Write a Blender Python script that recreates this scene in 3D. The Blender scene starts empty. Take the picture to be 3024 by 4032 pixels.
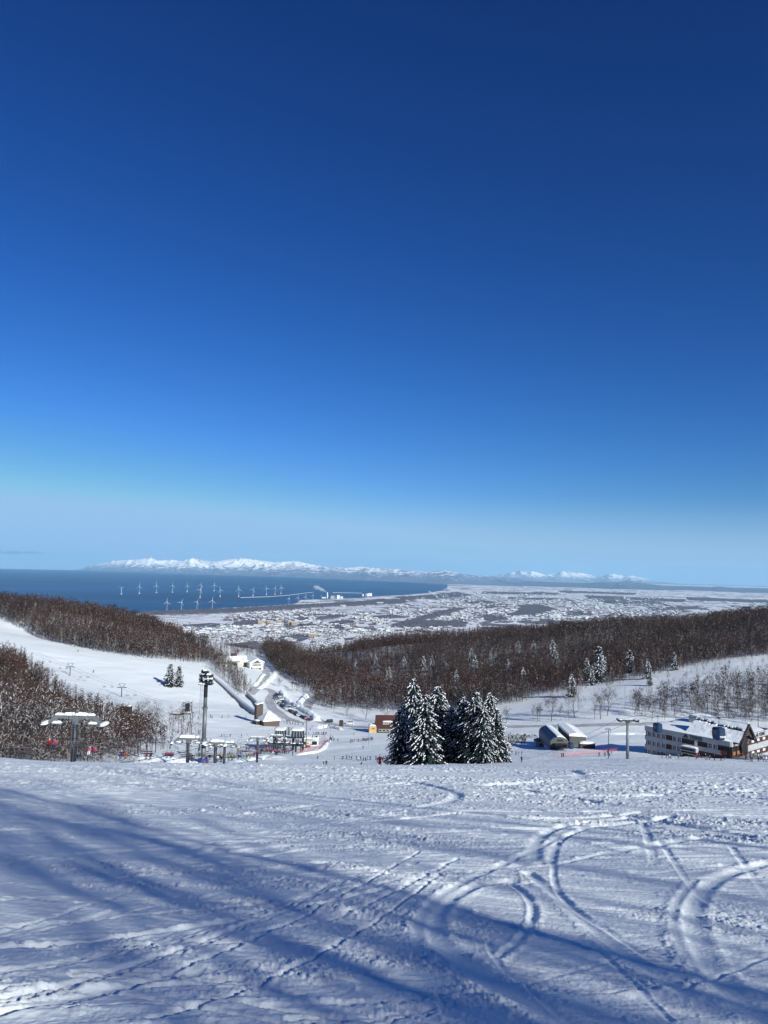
import bpy, bmesh, math, random
import numpy as np
from mathutils import Vector, Matrix, Euler

# ------------------------------------------------------------------ camera, sky, sun, exposure
sc = bpy.context.scene
COL = sc.collection
F = 3028.0; PITCH = math.radians(4.15); ROLL = math.radians(1.346)
cam_d = bpy.data.cameras.new('camera'); cam = bpy.data.objects.new('camera', cam_d); COL.objects.link(cam)
cam_d.sensor_fit = 'VERTICAL'; cam_d.sensor_height = 24.0; cam_d.lens = 24.0 * F / 4032.0
cam_d.clip_start = 0.1; cam_d.clip_end = 400000
CM = Euler((math.pi / 2 + PITCH, 0, 0)).to_matrix() @ Matrix.Rotation(ROLL, 3, 'Z')
cam.matrix_world = CM.to_4x4()
sc.camera = cam

HAZE = 1.4e-5
SUN_AZ = math.radians(140); SUN_EL = math.radians(25)
w = bpy.data.worlds.new('World'); sc.world = w; w.use_nodes = True
wn = w.node_tree.nodes; wl = w.node_tree.links
sky = wn.new('ShaderNodeTexSky'); sky.sky_type = 'NISHITA'; sky.sun_disc = False
sky.sun_elevation = SUN_EL; sky.sun_rotation = SUN_AZ
sky.altitude = 480; sky.air_density = 1.0; sky.dust_density = 0.15; sky.ozone_density = 3.2
# deep, dry winter sky: the same Nishita sky with more contrast and saturation
wmul = wn.new('ShaderNodeVectorMath'); wmul.operation = 'SCALE'; wmul.inputs['Scale'].default_value = .125; wl.new(sky.outputs[0], wmul.inputs[0])
wse = wn.new('ShaderNodeSeparateColor'); wl.new(wmul.outputs[0], wse.inputs[0]); wco = wn.new('ShaderNodeCombineColor')
for ci, (ga_, gp_) in enumerate(((.52, 2.3), (.49, 1.60), (.73, 1.38))):
    q1 = wn.new('ShaderNodeMath'); q1.operation = 'MINIMUM'; q1.inputs[1].default_value = (.75, .97, .96)[ci]; wl.new(wse.outputs[ci], q1.inputs[0])
    q2 = wn.new('ShaderNodeMath'); q2.operation = 'POWER'; q2.inputs[1].default_value = gp_; wl.new(q1.outputs[0], q2.inputs[0])
    q3 = wn.new('ShaderNodeMath'); q3.operation = 'MULTIPLY'; q3.inputs[1].default_value = ga_; wl.new(q2.outputs[0], q3.inputs[0]); wl.new(q3.outputs[0], wco.inputs[ci])
wtc = wn.new('ShaderNodeTexCoord'); wsx = wn.new('ShaderNodeSeparateXYZ'); wl.new(wtc.outputs['Generated'], wsx.inputs[0])
wmr = wn.new('ShaderNodeMapRange'); wmr.interpolation_type = 'SMOOTHSTEP'; wl.new(wsx.outputs['Z'], wmr.inputs[0])
for i_, v_ in ((1, 0.0), (2, .10), (3, .75), (4, 0.0)): wmr.inputs[i_].default_value = v_
wmx = wn.new('ShaderNodeMix'); wmx.data_type = 'RGBA'; wl.new(wmr.outputs[0], wmx.inputs[0]); wl.new(wco.outputs[0], wmx.inputs[6]); wmx.inputs[7].default_value = (.26, .46, .76, 1)
wm2 = wn.new('ShaderNodeVectorMath'); wm2.operation = 'SCALE'; wm2.inputs['Scale'].default_value = 8; wl.new(wmx.outputs[2], wm2.inputs[0])
wl.new(wm2.outputs[0], wn['Background'].inputs[0]); wn['Background'].inputs[1].default_value = 0.125
sd = bpy.data.lights.new('sun', 'SUN'); sun = bpy.data.objects.new('sun', sd); COL.objects.link(sun)
sd.energy = 5.0; sd.angle = math.radians(0.53); sd.color = (1.0, 0.98, 0.90)
S = Vector((math.sin(SUN_AZ) * math.cos(SUN_EL), math.cos(SUN_AZ) * math.cos(SUN_EL), math.sin(SUN_EL)))
sun.rotation_euler = S.to_track_quat('Z', 'Y').to_euler()
sc.view_settings.view_transform = 'Standard'; sc.view_settings.look = 'None'
sc.view_settings.exposure = 0.22; sc.view_settings.gamma = 1.0
sc.render.engine = 'CYCLES'
cy = sc.cycles
cy.max_bounces = 5; cy.diffuse_bounces = 3; cy.glossy_bounces = 2; cy.transmission_bounces = 3
cy.volume_bounces = 2; cy.transparent_max_bounces = 8
cy.use_adaptive_sampling = True; cy.adaptive_threshold = 0.008
cy.use_denoising = True; cy.sample_clamp_indirect = 4
rnd = random.Random(7)

# ------------------------------------------------------------------ picture geometry helpers
CMn = np.array(CM)
def rayv(px, py):
    """ray direction scaled to y = 1"""
    px = np.asarray(px, float); py = np.asarray(py, float)
    d = np.stack([(px - 1512) / F, -(py - 2016) / F, -np.ones_like(px * 1.0)], -1) @ CMn.T
    return d / d[..., 1:2]
def P(px, py, D):
    return Vector(rayv(px, py) * D)
def proj(v):
    v = np.asarray(v, float) @ CMn
    return 1512 + F * v[..., 0] / -v[..., 2], 2016 - F * v[..., 1] / -v[..., 2]
ALT = 480.0; RE = 7.4e6
def curve(x, y): return -(x * x + y * y) / (2 * RE)
def Q(px, py, alt=0.0):
    """point of the curved plain (altitude alt) seen at a pixel"""
    d = rayv(px, py); a = (d[..., 0] ** 2 + d[..., 1] ** 2) / (2 * RE); h = ALT - alt
    disc = np.maximum(d[..., 2] ** 2 - 4 * a * h, 0)
    t = (-d[..., 2] - np.sqrt(disc)) / (2 * a)
    return d * t[..., None] if np.ndim(t) else Vector(d * t)
def lerp_list(L, x):
    L = np.array(L, float); return np.interp(x, L[:, 0], L[:, 1])
def sstep(a, b, x):
    t = np.clip((np.asarray(x, float) - a) / (b - a), 0, 1); return t * t * (3 - 2 * t)

# ------------------------------------------------------------------ noise
_rs = np.random.RandomState(11)
_tab = _rs.rand(256, 256)
def vnoise(x, y, o=0):
    x = np.asarray(x, float) + 17.3 * o; y = np.asarray(y, float) + 31.7 * o
    xi = np.floor(x).astype(int); yi = np.floor(y).astype(int); fx = x - xi; fy = y - yi
    fx = fx * fx * (3 - 2 * fx); fy = fy * fy * (3 - 2 * fy)
    a = _tab[xi & 255, yi & 255]; b = _tab[(xi + 1) & 255, yi & 255]
    c = _tab[xi & 255, (yi + 1) & 255]; d = _tab[(xi + 1) & 255, (yi + 1) & 255]
    return (a * (1 - fx) + b * fx) * (1 - fy) + (c * (1 - fx) + d * fx) * fy
def fbm(x, y, n=4, o=0, g=.5):
    s = 0; a = 1; t = 0
    for i in range(n):
        s = s + a * vnoise(x * 2 ** i, y * 2 ** i, o + i); t += a; a *= g
    return s / t
def ridged(x, y, n=5, o=0):
    s = 0; a = 1; t = 0
    for i in range(n):
        s = s + a * (1 - np.abs(2 * vnoise(x * 2.1 ** i, y * 2.1 ** i, o + i) - 1)); t += a; a *= .5
    return s / t

# ------------------------------------------------------------------ materials
MATS = {}
def mat(name, col, rough=.7, metal=0, noise=0, nscale=3, bump=0, bscale=8, spec=.4, col2=None, bdist=.05, stretch=None, emit=0):
    if name in MATS: return MATS[name]
    m = bpy.data.materials.new(name); m.use_nodes = True; MATS[name] = m
    n = m.node_tree.nodes; l = m.node_tree.links; b = n['Principled BSDF']
    c = tuple(col) + (1,)
    b.inputs['Base Color'].default_value = c; b.inputs['Roughness'].default_value = rough
    b.inputs['Metallic'].default_value = metal; b.inputs['Specular IOR Level'].default_value = spec
    if noise or bump:
        tc = n.new('ShaderNodeTexCoord'); mp = n.new('ShaderNodeMapping')
        l.new(tc.outputs['Object'], mp.inputs[0])
        if stretch: mp.inputs['Scale'].default_value = stretch
    if noise:
        t = n.new('ShaderNodeTexNoise'); t.inputs['Scale'].default_value = nscale; t.inputs['Detail'].default_value = 5
        l.new(mp.outputs[0], t.inputs['Vector'])
        r = n.new('ShaderNodeValToRGB'); l.new(t.outputs['Fac'], r.inputs[0])
        k = col2 if col2 else tuple(x * (1 - noise) for x in col)
        r.color_ramp.elements[0].position = .35; r.color_ramp.elements[1].position = .65
        r.color_ramp.elements[0].color = tuple(k) + (1,)
        r.color_ramp.elements[1].color = tuple(min(1, x * (1 + (0 if col2 else noise * .5))) for x in col) + (1,)
        l.new(r.outputs[0], b.inputs['Base Color'])
    if bump:
        t = n.new('ShaderNodeTexNoise'); t.inputs['Scale'].default_value = bscale; t.inputs['Detail'].default_value = 6
        l.new(mp.outputs[0], t.inputs['Vector'])
        bp = n.new('ShaderNodeBump'); bp.inputs['Strength'].default_value = bump; bp.inputs['Distance'].default_value = bdist
        l.new(t.outputs['Fac'], bp.inputs['Height']); l.new(bp.outputs[0], b.inputs['Normal'])
    if emit:
        b.inputs['Emission Color'].default_value = c; b.inputs['Emission Strength'].default_value = emit
    return m
SNOWC = (.81, .87, .88)
snow = mat('snow', SNOWC, rough=.65, spec=.25, bump=.35, bscale=18, bdist=.02)
snow_far = mat('snow_slope', SNOWC, rough=.7, spec=.2, bump=.8, bscale=.9, bdist=.35)
snowcap = mat('snow_cap', (.82, .87, .88), rough=.6, spec=.2, bump=.3, bscale=4, bdist=.06)

# ------------------------------------------------------------------ mesh helpers
def link(name, me, parent=None, mats=()):
    o = bpy.data.objects.new(name, me); COL.objects.link(o)
    if parent is not None: o.parent = parent
    for m in mats:
        if me and m: me.materials.append(m)
    return o
def np_mesh(name, V, Fc, mi=None, smooth=False):
    """V (n,3); Fc (m,k) one face size"""
    V = np.ascontiguousarray(V, np.float32); Fc = np.ascontiguousarray(Fc, np.int32)
    me = bpy.data.meshes.new(name); n, k = Fc.shape
    me.vertices.add(len(V)); me.vertices.foreach_set('co', V.ravel())
    me.loops.add(n * k); me.loops.foreach_set('vertex_index', Fc.ravel())
    me.polygons.add(n); me.polygons.foreach_set('loop_start', np.arange(0, n * k, k, dtype=np.int32))
    me.polygons.foreach_set('loop_total', np.full(n, k, np.int32))
    if mi is not None: me.polygons.foreach_set('material_index', np.ascontiguousarray(mi, np.int32))
    me.polygons.foreach_set('use_smooth', np.full(n, smooth, bool))
    me.update(calc_edges=True)
    return me
def grid_faces(nr, nc):
    i = np.arange(nr - 1)[:, None] * nc + np.arange(nc - 1)[None, :]
    i = i.ravel(); return np.stack([i, i + 1, i + nc + 1, i + nc], 1)
def tag(o, label=None, cat=None, group=None, kind=None):
    if label: o['label'] = label
    if cat: o['category'] = cat
    if group: o['group'] = group
    if kind: o['kind'] = kind
    return o
def empty(name, loc, label=None, cat=None, group=None, rz=0):
    o = bpy.data.objects.new(name, None); COL.objects.link(o); o.location = loc; o.rotation_euler = (0, 0, rz)
    o.empty_display_size = .2
    return tag(o, label, cat, group)
def copy_tree(o, parent=None):
    c = o.copy(); COL.objects.link(c)
    if parent is not None: c.parent = parent
    for ch in list(o.children): copy_tree(ch, c)
    return c
class MB:
    """collects solids into one mesh"""
    def __init__(s): s.v = []; s.f = []; s.m = []
    def add(s, vs, fs, mi=0, M=None):
        b = len(s.v)
        for p in vs:
            p = Vector(p); s.v.append(tuple(M @ p if M is not None else p))
        for f in fs: s.f.append(tuple(b + i for i in f)); s.m.append(mi)
        return s
    def box(s, c, d, mi=0, M=None, rz=0, taper=1):
        x, y, z = d[0] / 2, d[1] / 2, d[2] / 2; vs = []
        for k, t in ((-1, 1), (1, taper)):
            for a, b in ((-1, -1), (1, -1), (1, 1), (-1, 1)):
                vs.append(Vector((a * x * t, b * y * t, k * z)))
        R = Matrix.Rotation(rz, 3, 'Z'); vs = [R @ v + Vector(c) for v in vs]
        return s.add(vs, [(3, 2, 1, 0), (4, 5, 6, 7), (0, 1, 5, 4), (1, 2, 6, 5), (2, 3, 7, 6), (3, 0, 4, 7)], mi, M)
    def tube(s, p0, p1, r0, r1=None, n=8, mi=0, M=None, cap=True):
        r1 = r0 if r1 is None else r1; p0 = Vector(p0); p1 = Vector(p1); d = (p1 - p0).normalized()
        u = d.orthogonal().normalized(); v = d.cross(u); vs = []
        for p, r in ((p0, r0), (p1, r1)):
            for i in range(n):
                a = 2 * math.pi * i / n; vs.append(p + u * (r * math.cos(a)) + v * (r * math.sin(a)))
        fs = [(i, (i + 1) % n, n + (i + 1) % n, n + i) for i in range(n)]
        if cap: fs += [tuple(range(n - 1, -1, -1)), tuple(range(n, 2 * n))]
        return s.add(vs, fs, mi, M)
    def path(s, pts, r, n=6, mi=0, M=None):
        for a, b in zip(pts[:-1], pts[1:]): s.tube(a, b, r, r, n, mi, M)
        return s
    def prism(s, poly, a, b, mi=0, M=None):
        """poly: list of 3D points, extruded by vector b-a"""
        d = Vector(b) - Vector(a); n = len(poly)
        vs = [Vector(p) for p in poly] + [Vector(p) + d for p in poly]
        fs = [tuple(range(n - 1, -1, -1)), tuple(range(n, 2 * n))] + [(i, (i + 1) % n, n + (i + 1) % n, n + i) for i in range(n)]
        return s.add(vs, fs, mi, M)
    def blob(s, c, d, mi=0, seed=0, n=10, rings=5, M=None, lump=.15, flat=True):
        """pillow of snow: rounded top, flat foot"""
        rr = random.Random(seed); vs = []; fs = []
        for j in range(rings):
            t = j / (rings - 1) * math.pi / 2
            for i in range(n):
                a = 2 * math.pi * i / n; k = 1 + lump * (rr.random() - .5)
                ex = math.copysign(abs(math.cos(a)) ** .6, math.cos(a)); ey = math.copysign(abs(math.sin(a)) ** .6, math.sin(a))
                vs.append(Vector((ex * math.cos(t) ** .5 * d[0] / 2 * k, ey * math.cos(t) ** .5 * d[1] / 2 * k, math.sin(t) * d[2] * k)) + Vector(c))
        for j in range(rings - 1):
            for i in range(n):
                fs.append((j * n + i, j * n + (i + 1) % n, (j + 1) * n + (i + 1) % n, (j + 1) * n + i))
        fs.append(tuple(range(n - 1, -1, -1))); fs.append(tuple((rings - 1) * n + i for i in range(n)))
        return s.add(vs, fs, mi, M)
    def build(s, name, mats, parent=None, smooth=False):
        me = bpy.data.meshes.new(name); me.from_pydata(s.v, [], s.f)
        me.polygons.foreach_set('material_index', s.m)
        if smooth: me.polygons.foreach_set('use_smooth', [True] * len(s.f))
        if not isinstance(mats, (list, tuple)): mats = [mats]
        me.update(); return link(name, me, parent, mats)

# ------------------------------------------------------------------ terrain height
def near_h(x, y):
    yy = np.maximum(y, -60)
    z = -1.62 - .2137 * yy - .0001975 * yy * np.abs(yy)
    z = z - 1.15 * np.exp(-((x + 29) / 20) ** 2) * sstep(45, 90, y)
    z = z + .35 * np.exp(-((x + 60) / 14) ** 2) * sstep(50, 80, y)
    return z
CP = [  # px, py, D : ground points read off the picture
 (0,2440,720),(60,2500,650),(300,2545,650),(300,2640,560),(480,2742,500),(700,2700,560),(560,2600,620),(900,2800,500),(900,2880,430),
 (1100,2870,440),(1000,2962,340),(1150,2950,370),(1300,2992,300),(1300,2940,370),(1400,2885,450),(1300,2842,520),(1500,2882,460),
 (1050,2752,600),(1180,2800,540),(1240,2840,510),(1000,2640,720),(1010,2700,650),(880,2600,770),(1010,2632,745),(960,2790,540),(940,2730,600),
 (0,2385,850),(300,2412,850),(560,2482,820),(760,2540,800),(150,2510,690),(760,2590,720),
 (1200,2650,760),(1120,2600,850),(1230,2700,680),(1150,2700,660),(1300,2640,850),(1380,2590,900),(1512,2545,910),(1700,2530,940),(1900,2512,950),(2400,2472,950),(3024,2432,950),
 (1300,2765,620),(1600,2775,600),(2000,2762,560),(2400,2690,600),(3024,2585,660),(1700,2650,760),(2200,2600,800),(2700,2540,820),(1500,2690,740),
 (2000,2835,480),(2400,2800,460),(2700,2710,530),(3024,2650,570),(2300,2852,450),(2050,2852,460),(2200,2952,335),(2450,2942,335),(2030,2940,350),
 (2540,2968,312),(2300,2995,270),(2470,2984,235),(2700,2982,290),(2900,2988,280),(3024,2985,300),(2700,2990,262),(2700,2996,235),(2900,2995,255),(2900,3003,230),(2560,2978,280),(2560,2988,245),(3024,2998,265),(3024,3006,235),(2700,3008,205),(2900,3014,205),(2800,2870,420),(3024,2860,420),(2620,2850,440),(3200,2990,300),(3400,2560,700),(3400,2700,500),(3400,2420,950),
 (1500,2960,350),(1700,2960,350),(1750,3014,190),(1560,3014,190),(1980,3002,190),(1900,2970,310),(2060,2990,280),(1430,3010,270),
 (803,3036,197),(760,3036,206),(850,3033,205),(700,3028,218),(700,3000,230),(560,2985,240),(450,2970,220),(620,2960,300),(700,2950,330),(740,2860,420),
 (290,3010,150),(100,2960,180),(0,2790,260),(0,2690,300),(100,2810,270),(130,2680,370),(240,2770,340),(330,2830,320),(430,2860,350),(300,2930,220),(-200,2600,340),(-200,2900,200),(-300,2420,720),(-400,2340,850),(-300,3000,130),
 (0,2600,370),(500,2830,400),(850,2960,330),(1000,3010,260),(850,3005,240),
]
cp = np.array([np.array(rayv(a, b) * d) for a, b, d in CP])
ex = []
for X in (-160, -80, -30, 0, 40, 90, 160):
    for Y in (-80, -30, 20, 60, 90, 110):
        ex.append((X, Y, float(near_h(X, Y))))
for X in (-900, -500, -150, 150, 450, 900, 1500):
    ex.append((X, 1300, -205)); ex.append((X, 1700, -330)); ex.append((X, 2200, -430))
cp = np.vstack([cp, np.array(ex)])
CC = 30.0
def _k(a, b):
    r2 = ((a[:, None, :] - b[None, :, :]) ** 2).sum(-1); return np.sqrt(r2 + CC * CC)
n_ = len(cp); K = _k(cp[:, :2], cp[:, :2]); K -= np.eye(n_) * 6.0
A = np.zeros((n_ + 3, n_ + 3)); A[:n_, :n_] = K; A[:n_, n_] = 1; A[:n_, n_ + 1:] = cp[:, :2]; A[n_:, :n_] = A[:n_, n_:].T
sol = np.linalg.solve(A, np.concatenate([cp[:, 2], [0, 0, 0]]))
def rbf(x, y):
    p = np.stack([x.ravel(), y.ravel()], 1); out = np.empty(len(p))
    for i in range(0, len(p), 20000):
        q = p[i:i + 20000]; out[i:i + 20000] = _k(q, cp[:, :2]) @ sol[:n_] + sol[n_] + q @ sol[n_ + 1:]
    return out.reshape(x.shape)
def axis(a, b, fine0, fine1, st, g):
    L = [fine0]
    while L[-1] < fine1: L.append(L[-1] + st)
    s = st; M = [fine0]
    while M[-1] > a: s *= g; M.append(M[-1] - s)
    s = st; R = [L[-1]]
    while R[-1] < b: s *= g; R.append(R[-1] + s)
    return np.array(M[:0:-1] + L + R[1:])
GX = axis(-1500, 2400, -230, 260, 2.6, 1.03); GY = axis(-90, 2900, 60, 620, 2.4, 1.02)
gx, gy = np.meshgrid(GX, GY)
gz = rbf(gx, gy)
b_ = sstep(92, 128, gy); gz = near_h(gx, gy) * (1 - b_) + gz * b_
mid = sstep(120, 190, gy)
gz += mid * (fbm(gx / 26, gy / 26, 4, 3) - .5) * 1.6 + mid * (fbm(gx / 6, gy / 6, 3, 9) - .5) * .5
far = sstep(1500, 2600, np.hypot(gx, gy)); gz = gz * (1 - far) + (-ALT + 8 + curve(gx, gy)) * far
def H(x, y):
    i = min(max(int(np.searchsorted(GX, x)) - 1, 0), len(GX) - 2); j = min(max(int(np.searchsorted(GY, y)) - 1, 0), len(GY) - 2)
    u = (x - GX[i]) / (GX[i + 1] - GX[i]); v = (y - GY[j]) / (GY[j + 1] - GY[j])
    return float((gz[j, i] * (1 - u) + gz[j, i + 1] * u) * (1 - v) + (gz[j + 1, i] * (1 - u) + gz[j + 1, i + 1] * u) * v)
def hit(px, py, y0=110, y1=1500):
    """where the sight line of a pixel meets the snow"""
    d = rayv(px, py); y = y0; prev = None
    while y < y1:
        if d[2] * y <= H(d[0] * y, y): return Vector((d[0] * y, y, H(d[0] * y, y)))
        y += 1.0 + y * .003
    return None
def G(px, D, dz=0):
    """ground point under a picture column at depth D"""
    d = rayv(px, 2900); x = float(d[0] * D); return Vector((x, D, H(x, D) + dz))
# ------------------------------------------------------------------ foreground slope, fine sheet
def tracks():
    """ski tracks as picture polylines on the slope: (points, half width m, depth m, rim m)"""
    T = []
    def t(pts, w_, d_, r_=.5): T.append((pts, w_, d_, r_))
    t([(2260,4032),(1980,3880),(1790,3760),(1705,3680),(1705,3600),(1760,3530),(1880,3480),(2010,3470)], .16, .055, 1)
    t([(2010,3478),(2090,3530),(2105,3600),(2060,3680),(1960,3755)], .07, .05, .8)
    t([(1640,3700),(1650,3600),(1760,3500),(1990,3400),(2200,3300)], .10, .03)
    t([(3024,4000),(2850,3880),(2760,3740),(2720,3600),(2750,3510),(2850,3440),(3024,3400)], .17, .055, 1)
    t([(2700,3760),(2640,3640),(2660,3540),(2740,3460)], .08, .03)
    t([(2700,3900),(2480,3760),(2320,3640),(2200,3520),(2080,3440)], .11, .045, .9)
    t([(2640,4000),(2500,3860),(2350,3720)], .03, .03)
    t([(2180,3400),(2180,3480),(2240,3560),(2400,3660),(2560,3760)], .05, .03)
    t([(2100,3380),(2110,3300),(2230,3250),(2450,3230)], .10, .035)
    t([(2170,3400),(2190,3310),(2330,3260)], .06, .03)
    t([(1512,3090),(1330,3110),(1150,3115),(900,3110)], .12, .04)
    t([(1020,3080),(760,3120),(760,3170),(880,3200),(1080,3170)], .15, .035)
    t([(1080,3130),(910,3150),(900,3180),(1100,3200),(1400,3260),(1800,3340),(2060,3400)], .09, .035, .8)
    t([(1500,3060),(1800,3120),(1800,3160),(1500,3200)], .1, .03)
    t([(0,3650),(500,3610),(1000,3560),(1500,3470),(1900,3430)], .035, .035, .8)
    t([(0,3740),(300,3720),(700,3660),(1100,3590),(1512,3500)], .07, .04, 1)
    t([(0,4000),(400,3900),(760,3830)], .1, .04, 1)
    t([(0,3480),(400,3420),(800,3400),(1200,3330)], .06, .03, .8)
    t([(1000,3670),(1300,3620),(1512,3530),(1800,3380)], .05, .035, .8)
    t([(2500,3250),(2800,3300),(3024,3330)], .08, .03); t([(2600,3320),(2660,3400),(2780,3560),(3024,3640)], .025, .02)
    t([(2880,3340),(2960,3440),(3024,3520)], .02, .018); t([(2530,3240),(2580,3400)], .02, .015)
    t([(1920,3700),(1950,3780),(2080,3880),(2200,3980),(2300,4032)], .02, .025); t([(2700,3880),(2900,3800),(3024,3750)], .03, .03)
    t([(2400,3320),(2700,3350),(3024,3380)], .12, .04); t([(2000,3290),(2300,3320),(2600,3400),(3024,3420)], .10, .035)
    t([(1900,3100),(2150,3130),(2400,3180),(2800,3210),(3024,3230)], .10, .03); t([(2200,3030),(2330,3060),(2150,3090),(1900,3100)], .12, .03)
    global N_NAMED; N_NAMED = len(T)
    for i in range(46):
        r = random.Random(500 + i); x = r.uniform(-100, 3100); y = 3035 + 420 * r.random() ** 1.3; L = r.uniform(150, 520); q = (y - 3000) / 500
        s = r.choice((-1, 1, 1)) * r.uniform(.02, .16) * (.3 + q); cv = r.uniform(-.12, .12)
        t([(x + L * k / 5, y + s * L * k / 5 + cv * L * (k / 5) ** 2 * (.3 + q)) for k in range(6)], r.uniform(.04, .13), r.uniform(.015, .035), r.random())
    for i in range(120):            # carved edge lines crossing the piste
        r = random.Random(900 + i); x = r.uniform(-300, 3100); y = 3080 + 950 * r.random(); q = (y - 3000) / 1000
        L = r.uniform(350, 1500); left = x + L / 2 < 1400; s = (r.uniform(-.22, -.04) if left else r.uniform(-.05, .35)) * (.25 + q); cv = r.uniform(-.3, .3) * q
        w0 = r.choice((.012, .016, .022, .03, .05, .09)); p_ = [(x + L * k / 7, y + s * L * k / 7 + cv * L * ((k / 7) ** 2)) for k in range(8)]
        t(p_, w0, r.uniform(.02, .04) * (1 if w0 < .04 else .7), r.choice((0, .3, .6, 1)))
        if r.random() < .5: t([(a, b + 900 * .012 * (.3 + q)) for a, b in p_], w0, .03, .2)
    return T
def fore_xy(px, py):
    """slope point seen at a pixel (smooth slope)"""
    d = rayv(px, py); lo, hi = 1.0, 120.0
    b = .0001975; a = -(d[2] + .2137)
    disc = a * a - 4 * b * 1.62
    t = (a - math.sqrt(disc)) / (2 * b) if disc > 0 else a / (2 * b)
    return d[0] * t, t
NC = 1150; NR = 1250
th = np.radians(np.linspace(-43, 43, NC))
rr_ = 1.6 * np.exp(np.linspace(0, 1, NR) ** .92 * math.log(140 / 1.6))
TH, RR = np.meshgrid(th, rr_)
fx_ = RR * np.sin(TH); fy_ = RR * np.cos(TH)
base = near_h(fx_, fy_)
det = np.zeros_like(base)
det += (fbm(fx_ / 9, fy_ / 13, 3, 21) - .5) * .26
# scoured streaks: two families of long grooves
def streak(ang, ln, wd, o):
    c, s = math.cos(ang), math.sin(ang); return fbm((fx_ * c + fy_ * s) / ln, (-fx_ * s + fy_ * c) / wd, 4, o)
m1 = sstep(.38, .62, fbm(fx_ / 11 + fx_ * .0, fy_ / 11, 2, 40) + .0 - .012 * fx_)
st = (streak(.25, 2.6, .16, 50) - .5) * m1 + (streak(-.42, 2.6, .16, 60) - .5) * (1 - m1)
st2 = (streak(.18, 5.0, .45, 70) - .5) * m1 + (streak(-.3, 6.0, .5, 80) - .5) * (1 - m1)
fine = (streak(.22, 3.2, .055, 150) - .5) * m1 + (streak(-.36, 3.2, .055, 160) - .5) * (1 - m1)
det += st * .046 + st2 * .036 + fine * .026 * (1 - sstep(14, 26, RR)) + ((streak(.05, 9, .5, 181) - .5) * .10 + (streak(-.2, 9, .9, 185) - .5) * .12) * sstep(12, 40, RR)
# debris: crumbs and clods thrown up by turning skis
wx = fx_ + (fbm(fx_ / 1.7, fy_ / 1.7, 2, 91) - .5) * 1.2; wy = fy_ + (fbm(fx_ / 1.7, fy_ / 1.7, 2, 95) - .5) * 1.2
dm = .55 * fbm(wx / 2.4, wy / 1.1, 3, 101) + .45 * streak(.1, 4.5, .8, 105)
dm = sstep(.50, .62, dm)
patch = np.zeros_like(dm)
for px, py, rw, rh in ((1230,3850,3.2/4,.42),(1500,3640,.9,.5),(600,3420,2.4,.7),(1350,3300,2.5,1.2),(250,3900,.6,.25),(1450,3800,1.1,.5),(1150,3560,1.2,.5),(1950,3900,.5,.25),(1300,3420,2.,.6),(2850,3620,.8,.6),(2000,3150,6,2.5),(2450,3120,7,2.5),(950,3190,4,1.2),(500,3090,6,2),(1400,3070,9,3.5),(700,3480,1.5,.35),(350,3720,.9,.2),(2450,3870,.7,.2),(1650,3850,.4,.3),(2600,3240,3,1.),(2900,3300,2,1)):
    x0, y0 = fore_xy(px, py)
    patch = np.maximum(patch, np.exp(-(((fx_ - x0) / (rw * 1.2)) ** 2 + ((fy_ - y0) / (rh * 1.2)) ** 2)))
dm = np.clip(dm * .36 + patch * 1.15 * sstep(.3, .55, fbm(wx / .8, wy / .5, 3, 111)), 0, 1.1)
def clods(s, o, thr):
    X = fx_ / s; Y = fy_ / s; xi = np.floor(X).astype(int); yi = np.floor(Y).astype(int); best = np.zeros_like(X)
    for a in (-1, 0, 1):
        for b in (-1, 0, 1):
            cx = xi + a; cyy = yi + b
            h1 = _tab[(cx + o) & 255, (cyy + 3 * o) & 255]; h2 = _tab[(cx + 7 * o) & 255, (cyy + o) & 255]; h3 = _tab[(cx + 5 * o) & 255, (cyy + 11 * o) & 255]
            R = .18 + .36 * h3
            d2 = ((X - cx - h1) ** 2 * (1 + h2) + (Y - cyy - h2) ** 2) / R ** 2
            hgt = np.where(h3 > thr, np.clip(1 - d2, 0, 1) ** .45 * R * s * (.8 + .7 * h1), 0)
            best = np.maximum(best, hgt)
    return best
cl = clods(.03, 3, .30) * .70 + clods(.06, 5, .50) * .50 + clods(.13, 9, .86) * .30
farw = sstep(14, 45, RR); cl = cl + farw * (clods(.30, 15, .35) * .30 + clods(.7, 19, .7) * .08)
dm = np.clip(dm + farw * (.14 + .5 * sstep(.45, .6, fbm(fx_ / 9, fy_ / 3, 3, 171))), 0, 1.1)
det += dm * (cl * np.clip(RR / 12, .7, 1.5) + (fbm(fx_ / .25, fy_ / .25, 3, 120) - .35) * .035)
det += (fbm(fx_ / .09, fy_ / .06, 3, 130) - .5) * .007
pass
TRK = tracks(); TRK = TRK[N_NAMED:] + TRK[:N_NAMED]     # the clear tracks are cut last, over the others
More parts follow.
